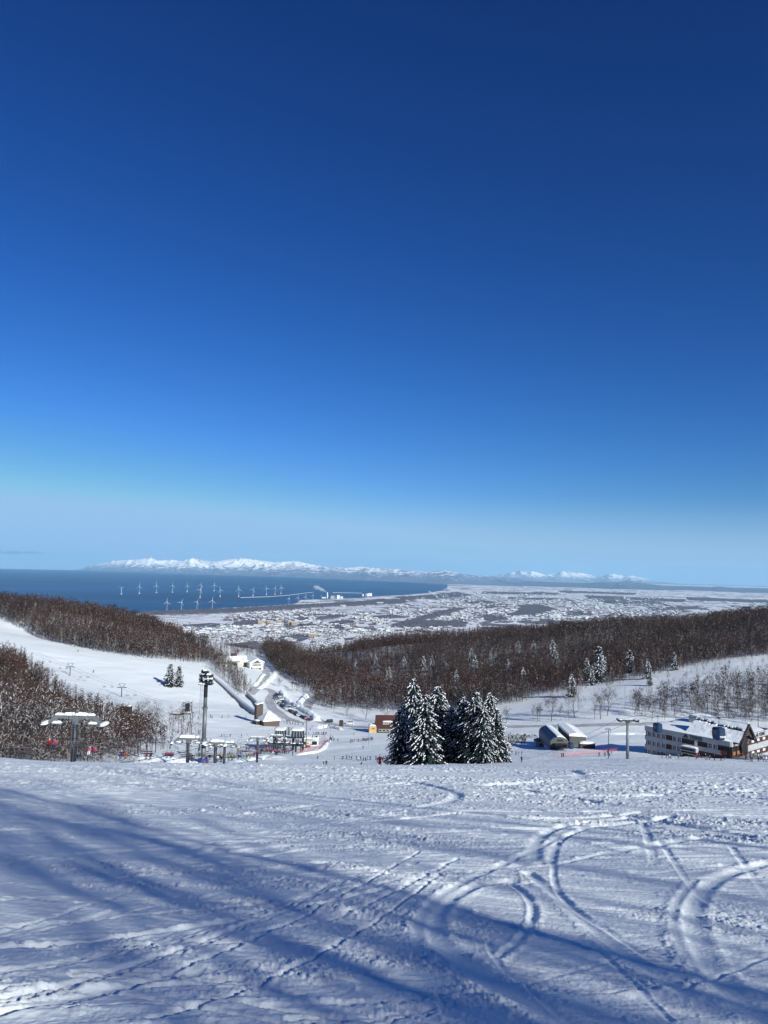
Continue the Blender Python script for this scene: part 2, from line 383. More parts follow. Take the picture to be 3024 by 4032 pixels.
for (pts, hw, dp, rim) in TRK:
    g = np.array([fore_xy(a, b) for a, b in pts]); 
    # smooth the polyline
    for _ in range(3):
        q = np.empty((2 * len(g) - 2, 2)); q[0::2] = g[:-1] * .75 + g[1:] * .25; q[1::2] = g[:-1] * .25 + g[1:] * .75
        g = np.vstack([g[:1], q, g[-1:]])
    md = float(np.median(g[:, 1])); hw = hw * .62 * max(1, md / 9); dp = dp * .40 * max(1, md / 22)
    thin = hw < .035 * max(1, md / 9); hw = max(hw, .0048 * md); rim = 0 if thin else rim; W = hw * 4.5
    sel = (fx_ > g[:, 0].min() - W) & (fx_ < g[:, 0].max() + W) & (fy_ > g[:, 1].min() - W) & (fy_ < g[:, 1].max() + W)
    X = fx_[sel]; Y = fy_[sel]; best = np.full(X.shape, 1e9); side = np.zeros(X.shape)
    for p, q in zip(g[:-1], g[1:]):
        e = q - p; L2 = e @ e + 1e-9; t_ = np.clip(((X - p[0]) * e[0] + (Y - p[1]) * e[1]) / L2, 0, 1)
        dx = X - p[0] - t_ * e[0]; dy = Y - p[1] - t_ * e[1]; dd = np.hypot(dx, dy); cr = e[0] * dy - e[1] * dx
        u = dd < best; best = np.where(u, dd, best); side = np.where(u, np.sign(cr), side)
    s_ = best * side / hw
    prof = -dp * 1.35 * np.exp(-(np.abs(s_) / 1.0) ** 3)
    nz = .7 + .6 * fbm(X / .35, Y / .35, 3, 140)
    prof += rim * dp * .40 * np.exp(-((s_ - 1.7) / .75) ** 2) * nz + .35 * dp * np.exp(-((s_ + 1.4) / .4) ** 2)
    dsel = det[sel]; flat = np.exp(-(np.abs(s_) / 1.1) ** 4)
    det[sel] = dsel * (1 - (.3 if thin else .8) * flat) + prof + rim * .4 * np.exp(-((s_ - 1.9) / .8) ** 2) * cl[sel] * .6
edge = sstep(140, 112, RR) * sstep(43, 41, np.degrees(np.abs(TH)))
fz_ = base + det * np.clip(RR / 3, .3, 1)
b2 = sstep(92, 128, fy_)
if True:
    # far end follows the coarse terrain
    jj = (RR > 88)
    hz = np.array([H(a, b) for a, b in zip(fx_[jj], fy_[jj])]); bb = b2[jj]
    fz_[jj] = (base[jj] * (1 - bb) + hz * bb) + det[jj] * .9
fz_ = fz_ * 1.0 - (1 - edge) * .9
me = np_mesh('snow_slope', np.stack([fx_, fy_, fz_], -1).reshape(-1, 3), grid_faces(NR, NC)[:, ::-1], smooth=True)
m_fore = mat('snow_foreground', SNOWC, rough=.6, spec=.3, bump=.5, bscale=22, bdist=.02)
tag(link('snow_slope', me, None, [m_fore]), 'trampled white ski slope in the foreground', None, None, 'structure')

# the valley and hills, coarse sheet
sink = np.where((np.hypot(gx, gy) < 128) & (np.abs(np.degrees(np.arctan2(gx, gy))) < 41) & (gy > 0), .8, 0)
sv = gz - sink
me = np_mesh('ground', np.stack([gx, gy, sv], -1).reshape(-1, 3), grid_faces(len(GY), len(GX)), smooth=True)
tag(link('ground', me, None, [snow_far]), None, None, None, 'structure')

# ------------------------------------------------------------------ sea, plain
ths = np.radians(np.linspace(-75, 75, 240)); rs = np.exp(np.linspace(math.log(2600), math.log(98000), 170))
T_, R_ = np.meshgrid(ths, rs); X = R_ * np.sin(T_); Y = R_ * np.cos(T_)
me = np_mesh('sea', np.stack([X, Y, -ALT + curve(X, Y)], -1).reshape(-1, 3), grid_faces(170, 240)[:, ::-1], smooth=True)
m_sea = mat('sea_water', (.014, .085, .22), rough=.5, spec=.12, noise=.35, nscale=.0006, bump=.3, bscale=.01, bdist=6, stretch=(.4, 1.6, 1))
tag(link('sea', me, None, [m_sea]), None, None, None, 'structure')
COAST = [(-900,2450),(-300,2436),(510,2415),(660,2405),(880,2393),(1060,2384),(1150,2378),(1172,2372),(1182,2362),(1300,2357),(1400,2353),(1440,2350),(1500,2346),(1600,2341),(1680,2335),(1740,2324),(1762,2312),(1785,2296),(1900,2290),(4200,2330)]
pxs = np.concatenate([np.linspace(-900, 1100, 120), np.linspace(1101, 1830, 240), np.linspace(1835, 4200, 160)])
cyy = lerp_list(COAST, pxs) + (fbm(pxs / 40, pxs * 0, 3, 5) - .5) * 2
dc = rayv(pxs, cyy); qc = Q(pxs, cyy, 5); Dc = qc[:, 1]; Dc = np.where(pxs > 1800, np.maximum(Dc, 60000), Dc)
Dc = np.where((pxs > 1762) & (pxs <= 1800), 45000, Dc)
tt = np.linspace(0, 1, 140)
Dm = 2300 * (Dc[None, :] / 2300) ** tt[:, None]
sx = dc[:, 0][None, :]
X = Dm * sx; Y = Dm
Z = -ALT + 7 + curve(X, Y) - 5.5 * sstep(.985, 1, tt)[:, None]
me = np_mesh('coastal_plain', np.stack([X, Y, Z], -1).reshape(-1, 3), grid_faces(140, len(pxs)), smooth=True)
mp_ = bpy.data.materials.new('plain_fields'); mp_.use_nodes = True
n = mp_.node_tree.nodes; l = mp_.node_tree.links; bs = n['Principled BSDF']; bs.inputs['Roughness'].default_value = .8; bs.inputs['Specular IOR Level'].default_value = .1
tc = n.new('ShaderNodeTexCoord'); mpn = n.new('ShaderNodeMapping'); mpn.inputs['Rotation'].default_value = (0, 0, .5); l.new(tc.outputs['Object'], mpn.inputs[0])
def vor(scale, rand=1.0, sc3=(1, 1, 1)):
    m2 = n.new('ShaderNodeMapping'); m2.inputs['Scale'].default_value = sc3; l.new(mpn.outputs[0], m2.inputs[0])
    v = n.new('ShaderNodeTexVoronoi'); v.inputs['Scale'].default_value = scale; v.inputs['Randomness'].default_value = rand; l.new(m2.outputs[0], v.inputs['Vector']); return v
def ramp(src, a, b, ca=(0, 0, 0, 1), cb=(1, 1, 1, 1), const=False):
    r = n.new('ShaderNodeValToRGB'); l.new(src, r.inputs[0]); r.color_ramp.elements[0].position = a; r.color_ramp.elements[1].position = b
    r.color_ramp.elements[0].color = ca; r.color_ramp.elements[1].color = cb
    return r.outputs[0]
def mixc(f, a, b):
    x = n.new('ShaderNodeMix'); x.data_type = 'RGBA'; 
    (l.new(f, x.inputs[0]) if not isinstance(f, (int, float)) else setattr(x.inputs[0], 'default_value', f))
    for s, i in ((a, 6), (b, 7)):
        if isinstance(s, tuple): x.inputs[i].default_value = s
        else: l.new(s, x.inputs[i])
    return x.outputs[2]
WOOD = (.12, .115, .14, 1); SN = (.83, .84, .86, 1)
v1 = vor(.0042, .9, (1, .8, 1)); sep = n.new('ShaderNodeSeparateColor'); l.new(v1.outputs['Color'], sep.inputs[0])
c = mixc(ramp(sep.outputs[0], .70, .74), SN, WOOD)              # wood lots among fields
v2 = vor(.016, 1, (1, .7, 1)); sep2 = n.new('ShaderNodeSeparateColor'); l.new(v2.outputs['Color'], sep2.inputs[0])
nz = n.new('ShaderNodeTexNoise'); nz.inputs['Scale'].default_value = .0009; nz.inputs['Detail'].default_value = 4; l.new(mpn.outputs[0], nz.inputs['Vector'])
town = ramp(nz.outputs['Fac'], .47, .56)
cell = mixc(ramp(sep2.outputs[0], .50, .56), SN, (.45, .47, .50, 1))
c = mixc(town, c, cell)
v3 = vor(.0052, .8, (1, .8, 1)); v3.feature = 'DISTANCE_TO_EDGE'
c = mixc(ramp(v3.outputs['Distance'], .02, .035, (1, 1, 1, 1), (0, 0, 0, 1)), c, (.32, .32, .36, 1))   # hedgerows and roads
l.new(c, bs.inputs['Base Color'])
tag(link('coastal_plain', me, None, [mp_]), None, None, None, 'structure')

# far woods: low prisms with a ragged top
def wood(poly, h=13, seed=0):
    """picture polygon on the plain -> raised wood"""
    pts = []
    N = len(poly)
    for i in range(N):
        a = np.array(poly[i], float); b = np.array(poly[(i + 1) % N], float); k = max(1, int(abs(a - b).max() / 12))
        for j in range(k):
            p = a + (b - a) * j / k + _rs.randn(2) * np.array([2.5, .8]); pts.append(p)
    pts = np.array(pts); q = Q(pts[:, 0], pts[:, 1], 7)
    return q
WOODS = [
 [(560,2412),(900,2398),(1180,2383),(1400,2370),(1480,2362),(1590,2360),(1600,2371),(1560,2377),(1400,2386),(1260,2390),(1150,2400),(900,2414),(700,2420),(560,2423)],
 [(1560,2352),(1680,2345),(1760,2338),(1800,2332),(1860,2345),(1800,2352),(1700,2358),(1600,2362)],
 [(1530,2467),(1620,2440),(1720,2412),(1790,2396),(1845,2394),(1790,2412),(1720,2432),(1665,2446),(1745,2446),(1840,2452),(1830,2468),(1720,2472),(1600,2472)],
 [(2045,2385),(2120,2381),(2190,2400),(2110,2424),(2020,2428),(1990,2420),(2040,2410)],
 [(910,2545),(960,2535),(1010,2530),(1040,2560),(990,2575),(930,2570)],
 [(1690,2536),(1720,2528),(1750,2545),(1720,2560)], [(1100,2520),(1130,2524),(1170,2550),(1130,2556)],
 [(1230,2438),(1300,2425),(1370,2424),(1320,2434),(1250,2444)],[(1450,2428),(1560,2424),(1600,2432),(1500,2438)],
 [(1300,2452),(1370,2444),(1400,2450),(1350,2460)],[(1160,2440),(1200,2434),(1220,2442),(1180,2448)],
 [(930,2452),(1010,2444),(1060,2450),(980,2466),(900,2466)],[(1180,2460),(1260,2456),(1270,2464),(1200,2468)],
 [(1900,2388),(2010,2380),(2010,2388),(1920,2396)],[(2200,2408),(2330,2410),(2330,2420),(2220,2420)],[(2350,2362),(2600,2372),(2600,2380),(2400,2376)],
 [(1830,2372),(1900,2366),(1960,2372),(1880,2380)],[(2000,2352),(2200,2358),(2180,2364),(2010,2360)],[(2300,2345),(2700,2362),(2690,2370),(2320,2356)],
 [(2550,2395),(2750,2390),(2760,2398),(2580,2404)],[(2700,2352),(3100,2368),(3100,2376),(2720,2364)],[(1900,2330),(2200,2336),(2190,2342),(1900,2338)],
 [(1880,2425),(1960,2420),(2000,2440),(1930,2448)],[(2100,2450),(2180,2445),(2190,2452),(2120,2458)],[(2480,2430),(2600,2425),(2610,2432),(2500,2438)],
 [(2200,2326),(2500,2336),(2500,2342),(2210,2333)],
]
V = []; Fq = []
from mathutils.geometry import tessellate_polygon
for wi, poly in enumerate(WOODS):
    q = wood(poly); n0 = len(V); k = len(q); hh = 9
    for p in q: V.append(p)
    for p in q: V.append(p + np.array([0, 0, hh * (.75 + .5 * _rs.rand())]))
    for i in range(k): j = (i + 1) % k; Fq.append((n0 + i, n0 + j, n0 + k + j)); Fq.append((n0 + i, n0 + k + j, n0 + k + i))
    for tri in tessellate_polygon([[Vector((p[0], p[1], 0)) for p in q]]): Fq.append(tuple(n0 + k + a for a in tri))
# ragged canopy of small crowns over the woods, and thin belts of trees between the fields
def crowns(px, py, r):
    q = Q(px, py, 7)
    for p, rr0 in zip(q, r):
        n0 = len(V); a0 = _rs.rand() * 6; hh = 5 + 7 * _rs.rand()
        for k in range(4): V.append(p + np.array([rr0 * math.cos(a0 + k * 1.571), rr0 * math.sin(a0 + k * 1.571), 0]))
        for k in range(4): V.append(p + np.array([rr0 * .7 * math.cos(a0 + k * 1.571), rr0 * .7 * math.sin(a0 + k * 1.571), hh]))
        for k in range(4): j = (k + 1) % 4; Fq.append((n0 + k, n0 + j, n0 + 4 + j)); Fq.append((n0 + k, n0 + 4 + j, n0 + 4 + k))
        Fq.append((n0 + 4, n0 + 5, n0 + 6)); Fq.append((n0 + 4, n0 + 6, n0 + 7))
def inpoly(px, py, poly):
    c = np.zeros(np.shape(px), bool); j = len(poly) - 1
    for i in range(len(poly)):
        xi, yi = poly[i]; xj, yj = poly[j]; c ^= ((yi > py) != (yj > py)) & (px < (xj - xi) * (py - yi) / (yj - yi + 1e-9) + xi); j = i
    return c
for poly in WOODS:
    pa = np.array(poly, float); x0, y0 = pa.min(0) - 3; x1, y1 = pa.max(0) + 2; n_c = int((x1 - x0) * (y1 - y0) / 4)
    x = _rs.uniform(x0, x1, n_c); y = _rs.uniform(y0, y1, n_c); k = inpoly(x + _rs.randn(n_c) * 5, y + _rs.randn(n_c) * 1.2, poly); crowns(x[k], y[k], 8 + 9 * _rs.rand(int(k.sum())))
for s_ in range(620):
    x = _rs.uniform(860, 3100); t_ = _rs.rand(); lo_ = 2345 + (x - 860) * .008; hi_ = min(2590, 2480 + (120 if x < 1700 else -25)); y = lo_ + (hi_ - lo_) * t_ ** 1.3
    if x < 1150 and y < 2425 or (x < 1560 and y < 2400): continue
    L_ = _rs.uniform(8, 60) * (.5 + .5 * t_); n_c = int(L_ / 1.6); sl = _rs.choice([.0, .03, -.25, .3]) if _rs.rand() < .3 else .024
    xx = x + np.linspace(0, L_, n_c) + _rs.randn(n_c) * .8; yy = y + (xx - x) * sl + _rs.randn(n_c) * (.35 + .5 * t_); crowns(xx, yy, (4 + 5 * _rs.rand(n_c)) * (1.5 - t_ * .6))
me = np_mesh('distant_woods', np.array(V), np.array(Fq))
m_w = mat('bare_wood', (.12, .11, .13), rough=.95, spec=.05, noise=.3, nscale=.02, bump=1, bscale=.06, bdist=6)
tag(link('distant_woods', me, None, [m_w]), 'dark bare woods on the snowy coastal plain', None, None, 'stuff')

# ------------------------------------------------------------------ mountains
def mrange(name, sky_pts, D0, D1, crest, px0, px1, nc, nr, freq, o, mats, front=.25):
    px = np.linspace(px0, px1, nc); sk = lerp_list(sky_pts, px); d = rayv(px, sk); dxy = np.hypot(d[:, 0], 1)
    t = np.linspace(0, 1, nr)[:, None]
    D0a = lerp_list(D0, px)[None, :]; D1a = lerp_list(D1, px)[None, :]
    Y = D0a + (D1a - D0a) * t; X = d[:, 0][None, :] * Y
    env = np.where(t < crest, (1 - front) * (t / crest) ** 1.25 + front * np.sin(np.clip(t / crest, 0, 1) * math.pi / 2) , 1 - .8 * ((t - crest) / (1 - crest)) ** 1.3)
    env = env * sstep(0, .06, t)
    rg = ridged(X / freq + .35 * fbm(X / freq, Y / freq, 3, 2), Y / freq * .6, 7, o); fb = fbm(X / (freq * 2.2), Y / (freq * 2.2), 3, o + 9)
    sh = env * (.12 + 1.25 * rg ** 2.2 + .2 * fb)
    rngd = np.hypot(X, Y); el_t = d[:, 2] / dxy                     # wanted slope of the skyline
    need = el_t[None, :] * rngd + ALT + rngd ** 2 / (2 * RE)        # altitude that reaches the skyline
    k = (need / np.maximum(sh, .12)).min(0); k = np.convolve(np.pad(k, 3, 'edge'), np.ones(7) / 7, 'valid')
    alt = sh * np.maximum(k, 60)[None, :]
    Z = -ALT + curve(X, Y) + alt - 12 * (1 - sstep(0, .02, t)) - 30 * (t > .99)
    me = np_mesh(name, np.stack([X, Y, Z], -1).reshape(-1, 3), grid_faces(nr, nc), smooth=True)
    at = me.attributes.new('alt', 'FLOAT', 'POINT'); at.data.foreach_set('value', alt.astype(np.float32).ravel())
    tag(link(name, me, None, mats), None, None, None, 'structure'); return alt
def mount_mat(name, lo, hi, wood, nsc):
    m = bpy.data.materials.new(name); m.use_nodes = True; n = m.node_tree.nodes; l = m.node_tree.links; b = n['Principled BSDF']
    b.inputs['Roughness'].default_value = .85; b.inputs['Specular IOR Level'].default_value = .1
    a = n.new('ShaderNodeAttribute'); a.attribute_name = 'alt'; tc = n.new('ShaderNodeTexCoord')
    t = n.new('ShaderNodeTexNoise'); t.inputs['Scale'].default_value = nsc; t.inputs['Detail'].default_value = 8; t.inputs['Roughness'].default_value = .65; l.new(tc.outputs['Object'], t.inputs['Vector'])
    mr = n.new('ShaderNodeMapRange'); mr.inputs[1].default_value = lo; mr.inputs[2].default_value = hi; l.new(a.outputs['Fac'], mr.inputs[0])
    ad = n.new('ShaderNodeMath'); ad.operation = 'MULTIPLY_ADD'; l.new(t.outputs['Fac'], ad.inputs[0]); ad.inputs[1].default_value = 2.6; 
    ad2 = n.new('ShaderNodeMath'); ad2.operation = 'ADD'; l.new(mr.outputs[0], ad2.inputs[0]); ad2.inputs[1].default_value = -1.30; l.new(ad2.outputs[0], ad.inputs[2])
    r = n.new('ShaderNodeValToRGB'); l.new(ad.outputs[0], r.inputs[0]); r.color_ramp.elements[0].position = .34; r.color_ramp.elements[1].position = .62
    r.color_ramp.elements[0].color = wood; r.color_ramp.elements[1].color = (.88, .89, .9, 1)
    l.new(r.outputs[0], b.inputs['Base Color']); return m
SKY_L = [(300,2244),(330,2238),(345,2228),(420,2216),(450,2207),(540,2203),(595,2197),(625,2207),(680,2204),(720,2210),(755,2196),(800,2207),(850,2211),(900,2202),(960,2198),(1020,2206),(1081,2214),(1165,2209),(1225,2222),(1286,2232),(1358,2236),(1418,2231),(1473,2236),(1533,2240),(1569,2241),(1623,2248),(1683,2252),(1756,2247),(1834,2262),(1900,2268),(1960,2272),(2060,2278)]
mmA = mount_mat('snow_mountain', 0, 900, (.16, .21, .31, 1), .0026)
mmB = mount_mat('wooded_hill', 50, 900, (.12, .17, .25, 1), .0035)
mrange('mountains', SKY_L, [(300,76000),(420,58000),(640,44500),(1000,40500),(1400,32500),(1740,27000),(2060,25000)], [(300,86000),(640,72000),(1000,66000),(1740,52000),(2060,50000)], .55, 296, 2060, 700, 150, 3600, 200, [mmA])
SKY_R = [(1700,2275),(1874,2266),(1955,2267),(1999,2257),(2047,2247),(2075,2252),(2102,2249),(2147,2264),(2184,2259),(2220,2247),(2245,2252),(2272,2254),(2316,2261),(2346,2270),(2412,2258),(2449,2268),(2479,2265),(2538,2276),(2582,2290),(2685,2298),(2759,2312),(2833,2318),(2892,2326),(2951,2332),(3024,2338),(3700,2350)]
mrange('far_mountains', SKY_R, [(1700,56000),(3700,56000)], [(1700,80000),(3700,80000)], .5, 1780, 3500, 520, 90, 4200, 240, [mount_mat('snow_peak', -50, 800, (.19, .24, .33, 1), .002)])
SKY_F = [(1600,2300),(1780,2286),(1900,2281),(2000,2283),(2150,2290),(2300,2294),(2420,2292),(2480,2288),(2560,2300),(2680,2312),(2760,2316),(2830,2308),(2900,2316),(3024,2329),(3300,2336),(3700,2345)]
mrange('low_hills', SKY_F, [(1600,26000),(1900,27000),(2400,25000),(3700,22000)], [(1600,42000),(3700,40000)], .6, 1690, 3600, 560, 80, 2200, 280, [mmB], .3)
# ------------------------------------------------------------------ trees
m_bark = mat('bark_grey', (.075, .06, .055), rough=.9, spec=.1, noise=.35, nscale=2)
m_birch = mat('bark_pale', (.20, .175, .155), rough=.9, spec=.1, noise=.3, nscale=2)
m_twig = mat('twig_red_brown', (.066, .027, .020), rough=.95, spec=.05, noise=.6, nscale=.025)
m_twig2 = mat('twig_brown', (.066, .046, .040), rough=.95, spec=.05, noise=.55, nscale=.03)
m_needle = mat('fir_needle', (.013, .027, .026), rough=.8, spec=.15, noise=.4, nscale=1.5)
m_tsnow = mat('branch_snow', (.84, .86, .90), rough=.7, spec=.2)
class TB:
    """triangle soup: tapered 3-sided limbs, blades of twigs"""
    def __init__(s): s.V = []; s.T = []; s.M = []
    def limb(s, p, q, r0, r1, m, snowy=0, rg=random):
        d = (q - p); L = d.length
        if L < 1e-5: return
        d /= L; u = Vector((0, 0, 1)).cross(d)
        if u.length < .05: u = Vector((1, 0, 0)).cross(d)
        u.normalize(); v = d.cross(u)                       # v points up-ish
        if v.z < 0: v = -v; u = -u
        b = len(s.V)
        for c, r in ((p, r0), (q, r1)):
            s.V += [c + u * r + v * .5 * r, c - u * r + v * .5 * r, c - v * r]
        F_ = [((0, 1, 4, 3), 1), ((1, 2, 5, 4), 0), ((2, 0, 3, 5), 0)]
        for (a, b_, c_, e), top in F_:
            mm = m
            if top and snowy and rg.random() < snowy: mm = 2
            s.T += [(b + a, b + b_, b + c_), (b + a, b + c_, b + e)]; s.M += [mm, mm]
        if snowy and rg.random() < snowy and r0 < .2:       # a ridge of snow lying on the limb
            b = len(s.V); k = max(r0 * 1.3, .045)
            s.V += [p + u * k + v * r0 * .4, p - u * k + v * r0 * .4, q + u * k * .7 + v * r1 * .4, q - u * k * .7 + v * r1 * .4, (p + q) / 2 + Vector((0, 0, k * 1.3 + r0))]
            for t in ((0, 1, 4), (1, 3, 4), (3, 2, 4), (2, 0, 4)): s.T.append(tuple(b + i for i in t)); s.M.append(2)
    def blade(s, p, q, wd, m, rg):
        d = (q - p); u = Vector((rg.uniform(-1, 1), rg.uniform(-1, 1), rg.uniform(-1, 1))).cross(d)
        if u.length < 1e-5: return
        u = u.normalized() * wd; b = len(s.V); s.V += [p - u, p + u, q]; s.T.append((b, b + 1, b + 2)); s.M.append(m)
    def arrays(s): return np.array([tuple(v) for v in s.V], np.float32), np.array(s.T, np.int32), np.array(s.M, np.int32)
def grow_bare(seed, h, lv=4, spread=.62, snowy=.35, twigs=3, tw=.022, reach=.62, tr=.016, fork=.28):
    rg = random.Random(seed); tk = TB(); cr = TB()
    lean = Vector((rg.uniform(-.1, .1), rg.uniform(-.1, .1), 1)).normalized()
    def branch(p, d, L, r, k):
        n = 3 if k < 2 else 2; q = p
        for i in range(n):
            dd = (d + Vector((rg.uniform(-.2, .2), rg.uniform(-.2, .2), rg.uniform(-.06, .14)))).normalized()
            e = q + dd * (L / n); r1 = r * (1 - .28 * (i + 1) / n)
            (tk if k == 0 else cr).limb(q, e, r, r1, 0 if k < 3 else 1, snowy * (.4 if k == 0 else 1 if k < 3 else .45), rg); q = e; d = dd; r = r1
            if k > 0 and k < lv and i < n - 1 and rg.random() < .75: side(q, d, L * .55, r * .6, k + 1)
        if k < lv:
            for j in range(rg.choice((2, 3, 3))): side(q, d, L * rg.uniform(.55, .8), r * .72, k + 1)
        else:
            for j in range(twigs):
                t = (d + Vector((rg.uniform(-.8, .8), rg.uniform(-.8, .8), rg.uniform(-.3, .7)))).normalized()
                cr.blade(q, q + t * L * rg.uniform(.6, 1.2), tw, 1, rg)
    def side(p, d, L, r, k):
        a = Vector((rg.uniform(-1, 1), rg.uniform(-1, 1), rg.uniform(-.2, .45))).normalized()
        nd = (d * (1 - spread) + a * spread + Vector((0, 0, .16))).normalized(); branch(p, nd, L, max(r, .012), k)
    r = h * tr; p = Vector((0, 0, -.6)); d = lean
    q = p + lean * h * fork; tk.limb(p, q, r * 1.25, r, 0, 0, rg)
    p = q
    for i in range(5):
        e = p + (lean + Vector((rg.uniform(-.12, .12), rg.uniform(-.12, .12), 0))) * h * (1 - fork) * .16; tk.limb(p, e, r, r * .78, 0, 0, rg)
        for j in range(rg.choice((1, 2, 2))): side(p, lean, h * reach * .5 * (1 - i * .09), r * .55, 1)
        p = e; r *= .78
    for j in range(3): side(p, lean, h * .22, r * .8, 2)
    return tk, cr
def grow_larch(seed, h, n=46, twigs=5, snowy=.3, width=.17, tw=.03):
    rg = random.Random(seed); tk = TB(); cr = TB(); top = Vector((rg.uniform(-.03, .03) * h, 0, h))
    p = Vector((0, 0, -.6)); r = h * .013
    for i in range(5):
        e = Vector((top.x * (i + 1) / 5, 0, h * (i + 1) / 5)); tk.limb(p, e, r, r * .78, 0, 0, rg); p = e; r *= .74
    for i in range(n):
        t = .22 + .76 * (i / n) ** .9; z = h * t; L = h * width * (1.08 - t) ** .7 * rg.uniform(.6, 1.25) * 1.15; a = rg.uniform(0, 2 * math.pi)
        c = Vector((top.x * t, 0, z)); d = Vector((math.cos(a), math.sin(a), rg.uniform(-.1, .3)))
        m_ = c + d * L * .55 + Vector((0, 0, -.02 * L)); e = c + d * L + Vector((0, 0, .16 * L))
        cr.limb(c, m_, .05 * h / 14, .03 * h / 14, 1, snowy, rg); cr.limb(m_, e, .03 * h / 14, .012, 1, snowy, rg)
        for j in range(twigs):
            s_ = rg.uniform(.2, 1); b = c + (e - c) * s_; u = Vector((-d.y, d.x, 0)) * rg.choice((-1, 1))
            cr.blade(b, b + (u * rg.uniform(.3, 1) + d * .5 + Vector((0, 0, rg.uniform(-.25, .45)))) * L * .42, tw, 1, rg)
    return tk, cr
def grow_fir(seed, h, width=.2, whorl=26, per=9, snowy=.6, low=.08, clump=1.0):
    rg = random.Random(seed); tk = TB(); cr = TB(); r = h * .016
    p = Vector((0, 0, -.6))
    for i in range(4):
        e = Vector((0, 0, h * (i + 1) / 4)); tk.limb(p, e, r, r * .72, 0, 0, rg); p = e; r *= .68
    for i in range(whorl):
        t = low + (1 - low) * (i / whorl) ** .92; z = h * t
        Lm = h * width * ((1 - t) ** .44 * .98 + .02) * (.80 + .4 * rg.random()) * (1 if t > .25 else .8 + .8 * t); lop = rg.uniform(0, 6.28)
        for j in range(max(4, int(per * (1.1 - .5 * t)))):
            a = 2 * math.pi * (j + rg.random() * .8) / max(4, int(per * (1.1 - .5 * t))); L = Lm * rg.uniform(.62, 1.12) * (1 + .12 * math.cos(a - lop))
            d = Vector((math.cos(a), math.sin(a), 0)); u = Vector((-d.y, d.x, 0)); c = Vector((0, 0, z + rg.uniform(-.5, .5) * h / whorl))
            n = max(2, int(L / (.62 * clump)) + 1); sn = rg.random() < snowy * (.75 + .5 * t)
            for k in range(n):
                s0 = (k + .25) / n; s1 = (k + 1.15) / n
                if s0 < .18 and L > 1.2: continue
                def at(s): return c + d * L * s + Vector((0, 0, L * (.10 * s - .38 * s * s)))
                A_ = at(s0); B_ = at(s1); wd = (.20 + .17 * rg.random()) * clump * (1.2 - .5 * s0) + .04 * L; dr = Vector((0, 0, -(.12 + .10 * rg.random()) * clump))
                off = u * rg.uniform(-.15, .15) * clump
                b = len(cr.V); cr.V += [A_ + off, A_ + u * wd + dr + off + d * .08, A_ - u * wd + dr + off + d * .08, B_ + dr * .9 + off, A_ + dr * 1.4 + off, B_ + u * wd * .6 + dr * 1.5 + off, B_ - u * wd * .6 + dr * 1.5 + off]
                for T_ in ((0, 1, 3), (0, 3, 2), (1, 5, 3), (2, 3, 6), (1, 4, 5), (2, 6, 4), (4, 3, 5), (4, 6, 3)): cr.T.append(tuple(b + x for x in T_)); cr.M.append(1)
                for _q in range(2):
                    g = u * rg.choice((-1, 1)); cr.blade(A_ + off, A_ + off + g * wd * 1.9 + d * .5 * clump + dr * 1.5, .09 * clump, 1, rg)
                if sn and rg.random() < .88:
                    k_ = rg.uniform(.35, .8); up = Vector((0, 0, .05 * clump)); b = len(cr.V); hh_ = Vector((0, 0, (.12 + .10 * rg.random()) * clump))
                    cr.V += [A_ + off + up, A_ + u * wd * k_ + dr * .8 + up + off, A_ - u * wd * k_ + dr * .8 + up + off, B_ + dr * .7 + up + off, (A_ + B_) / 2 + hh_ + off]
                    for T_ in ((0, 1, 4), (1, 3, 4), (3, 2, 4), (2, 0, 4)): cr.T.append(tuple(b + x for x in T_)); cr.M.append(2)
    return tk, cr
MT = {'bare': [m_bark, m_twig2, m_tsnow], 'red': [m_bark, m_twig, m_tsnow], 'pale': [m_birch, m_twig2, m_tsnow], 'fir': [m_bark, m_needle, m_tsnow]}
def tmesh(tb, name, kind):
    V_, T_, M_ = tb.arrays(); me = np_mesh(name, V_, T_, M_)
    for m in MT[kind]: me.materials.append(m)
    return me
PROTO = {}
def proto(key, fn, kind):
    tk, cr = fn(); PROTO[key] = (tmesh(tk, 'trunk', kind), tmesh(cr, 'crown', kind))
def plant(name, loc, key, s=1.0, rz=0.0, label='', cat='tree', group=None, sx=1.0):
    e = empty(name, loc, label, cat, group, rz); e.scale = (s * sx, s * sx, s)
    for nm, me in zip(('trunk', 'crown'), PROTO[key]):
        o = bpy.data.objects.new(nm, me); COL.objects.link(o); o.parent = e
    return e
for i in range(5): proto('near%d' % i, lambda: grow_bare(100 + i, 13, 4, .66, .26, 3, .022, .7, .014, .2), 'bare')
for i in range(3): proto('nearred%d' % i, lambda: grow_larch(120 + i, 15, 84, 11, .10, .19, .026), 'red')
for i in range(2): proto('open%d' % i, lambda: grow_bare(140 + i, 12, 4, .55, .12, 4, .022, .6, .014, .2), 'bare')
for i in range(2): proto('birch%d' % i, lambda: grow_bare(150 + i, 12, 3, .45, .15, 3, .03, .42, .011, .3), 'pale')
for i in range(4): proto('fir%d' % i, lambda: grow_fir(160 + i, 21, .25, 44, 14, .66, .10, 1.0), 'fir')
for i in range(2): proto('firs%d' % i, lambda: grow_fir(170 + i, 15, .23, 22, 8, .95, .06, 1.5), 'fir')

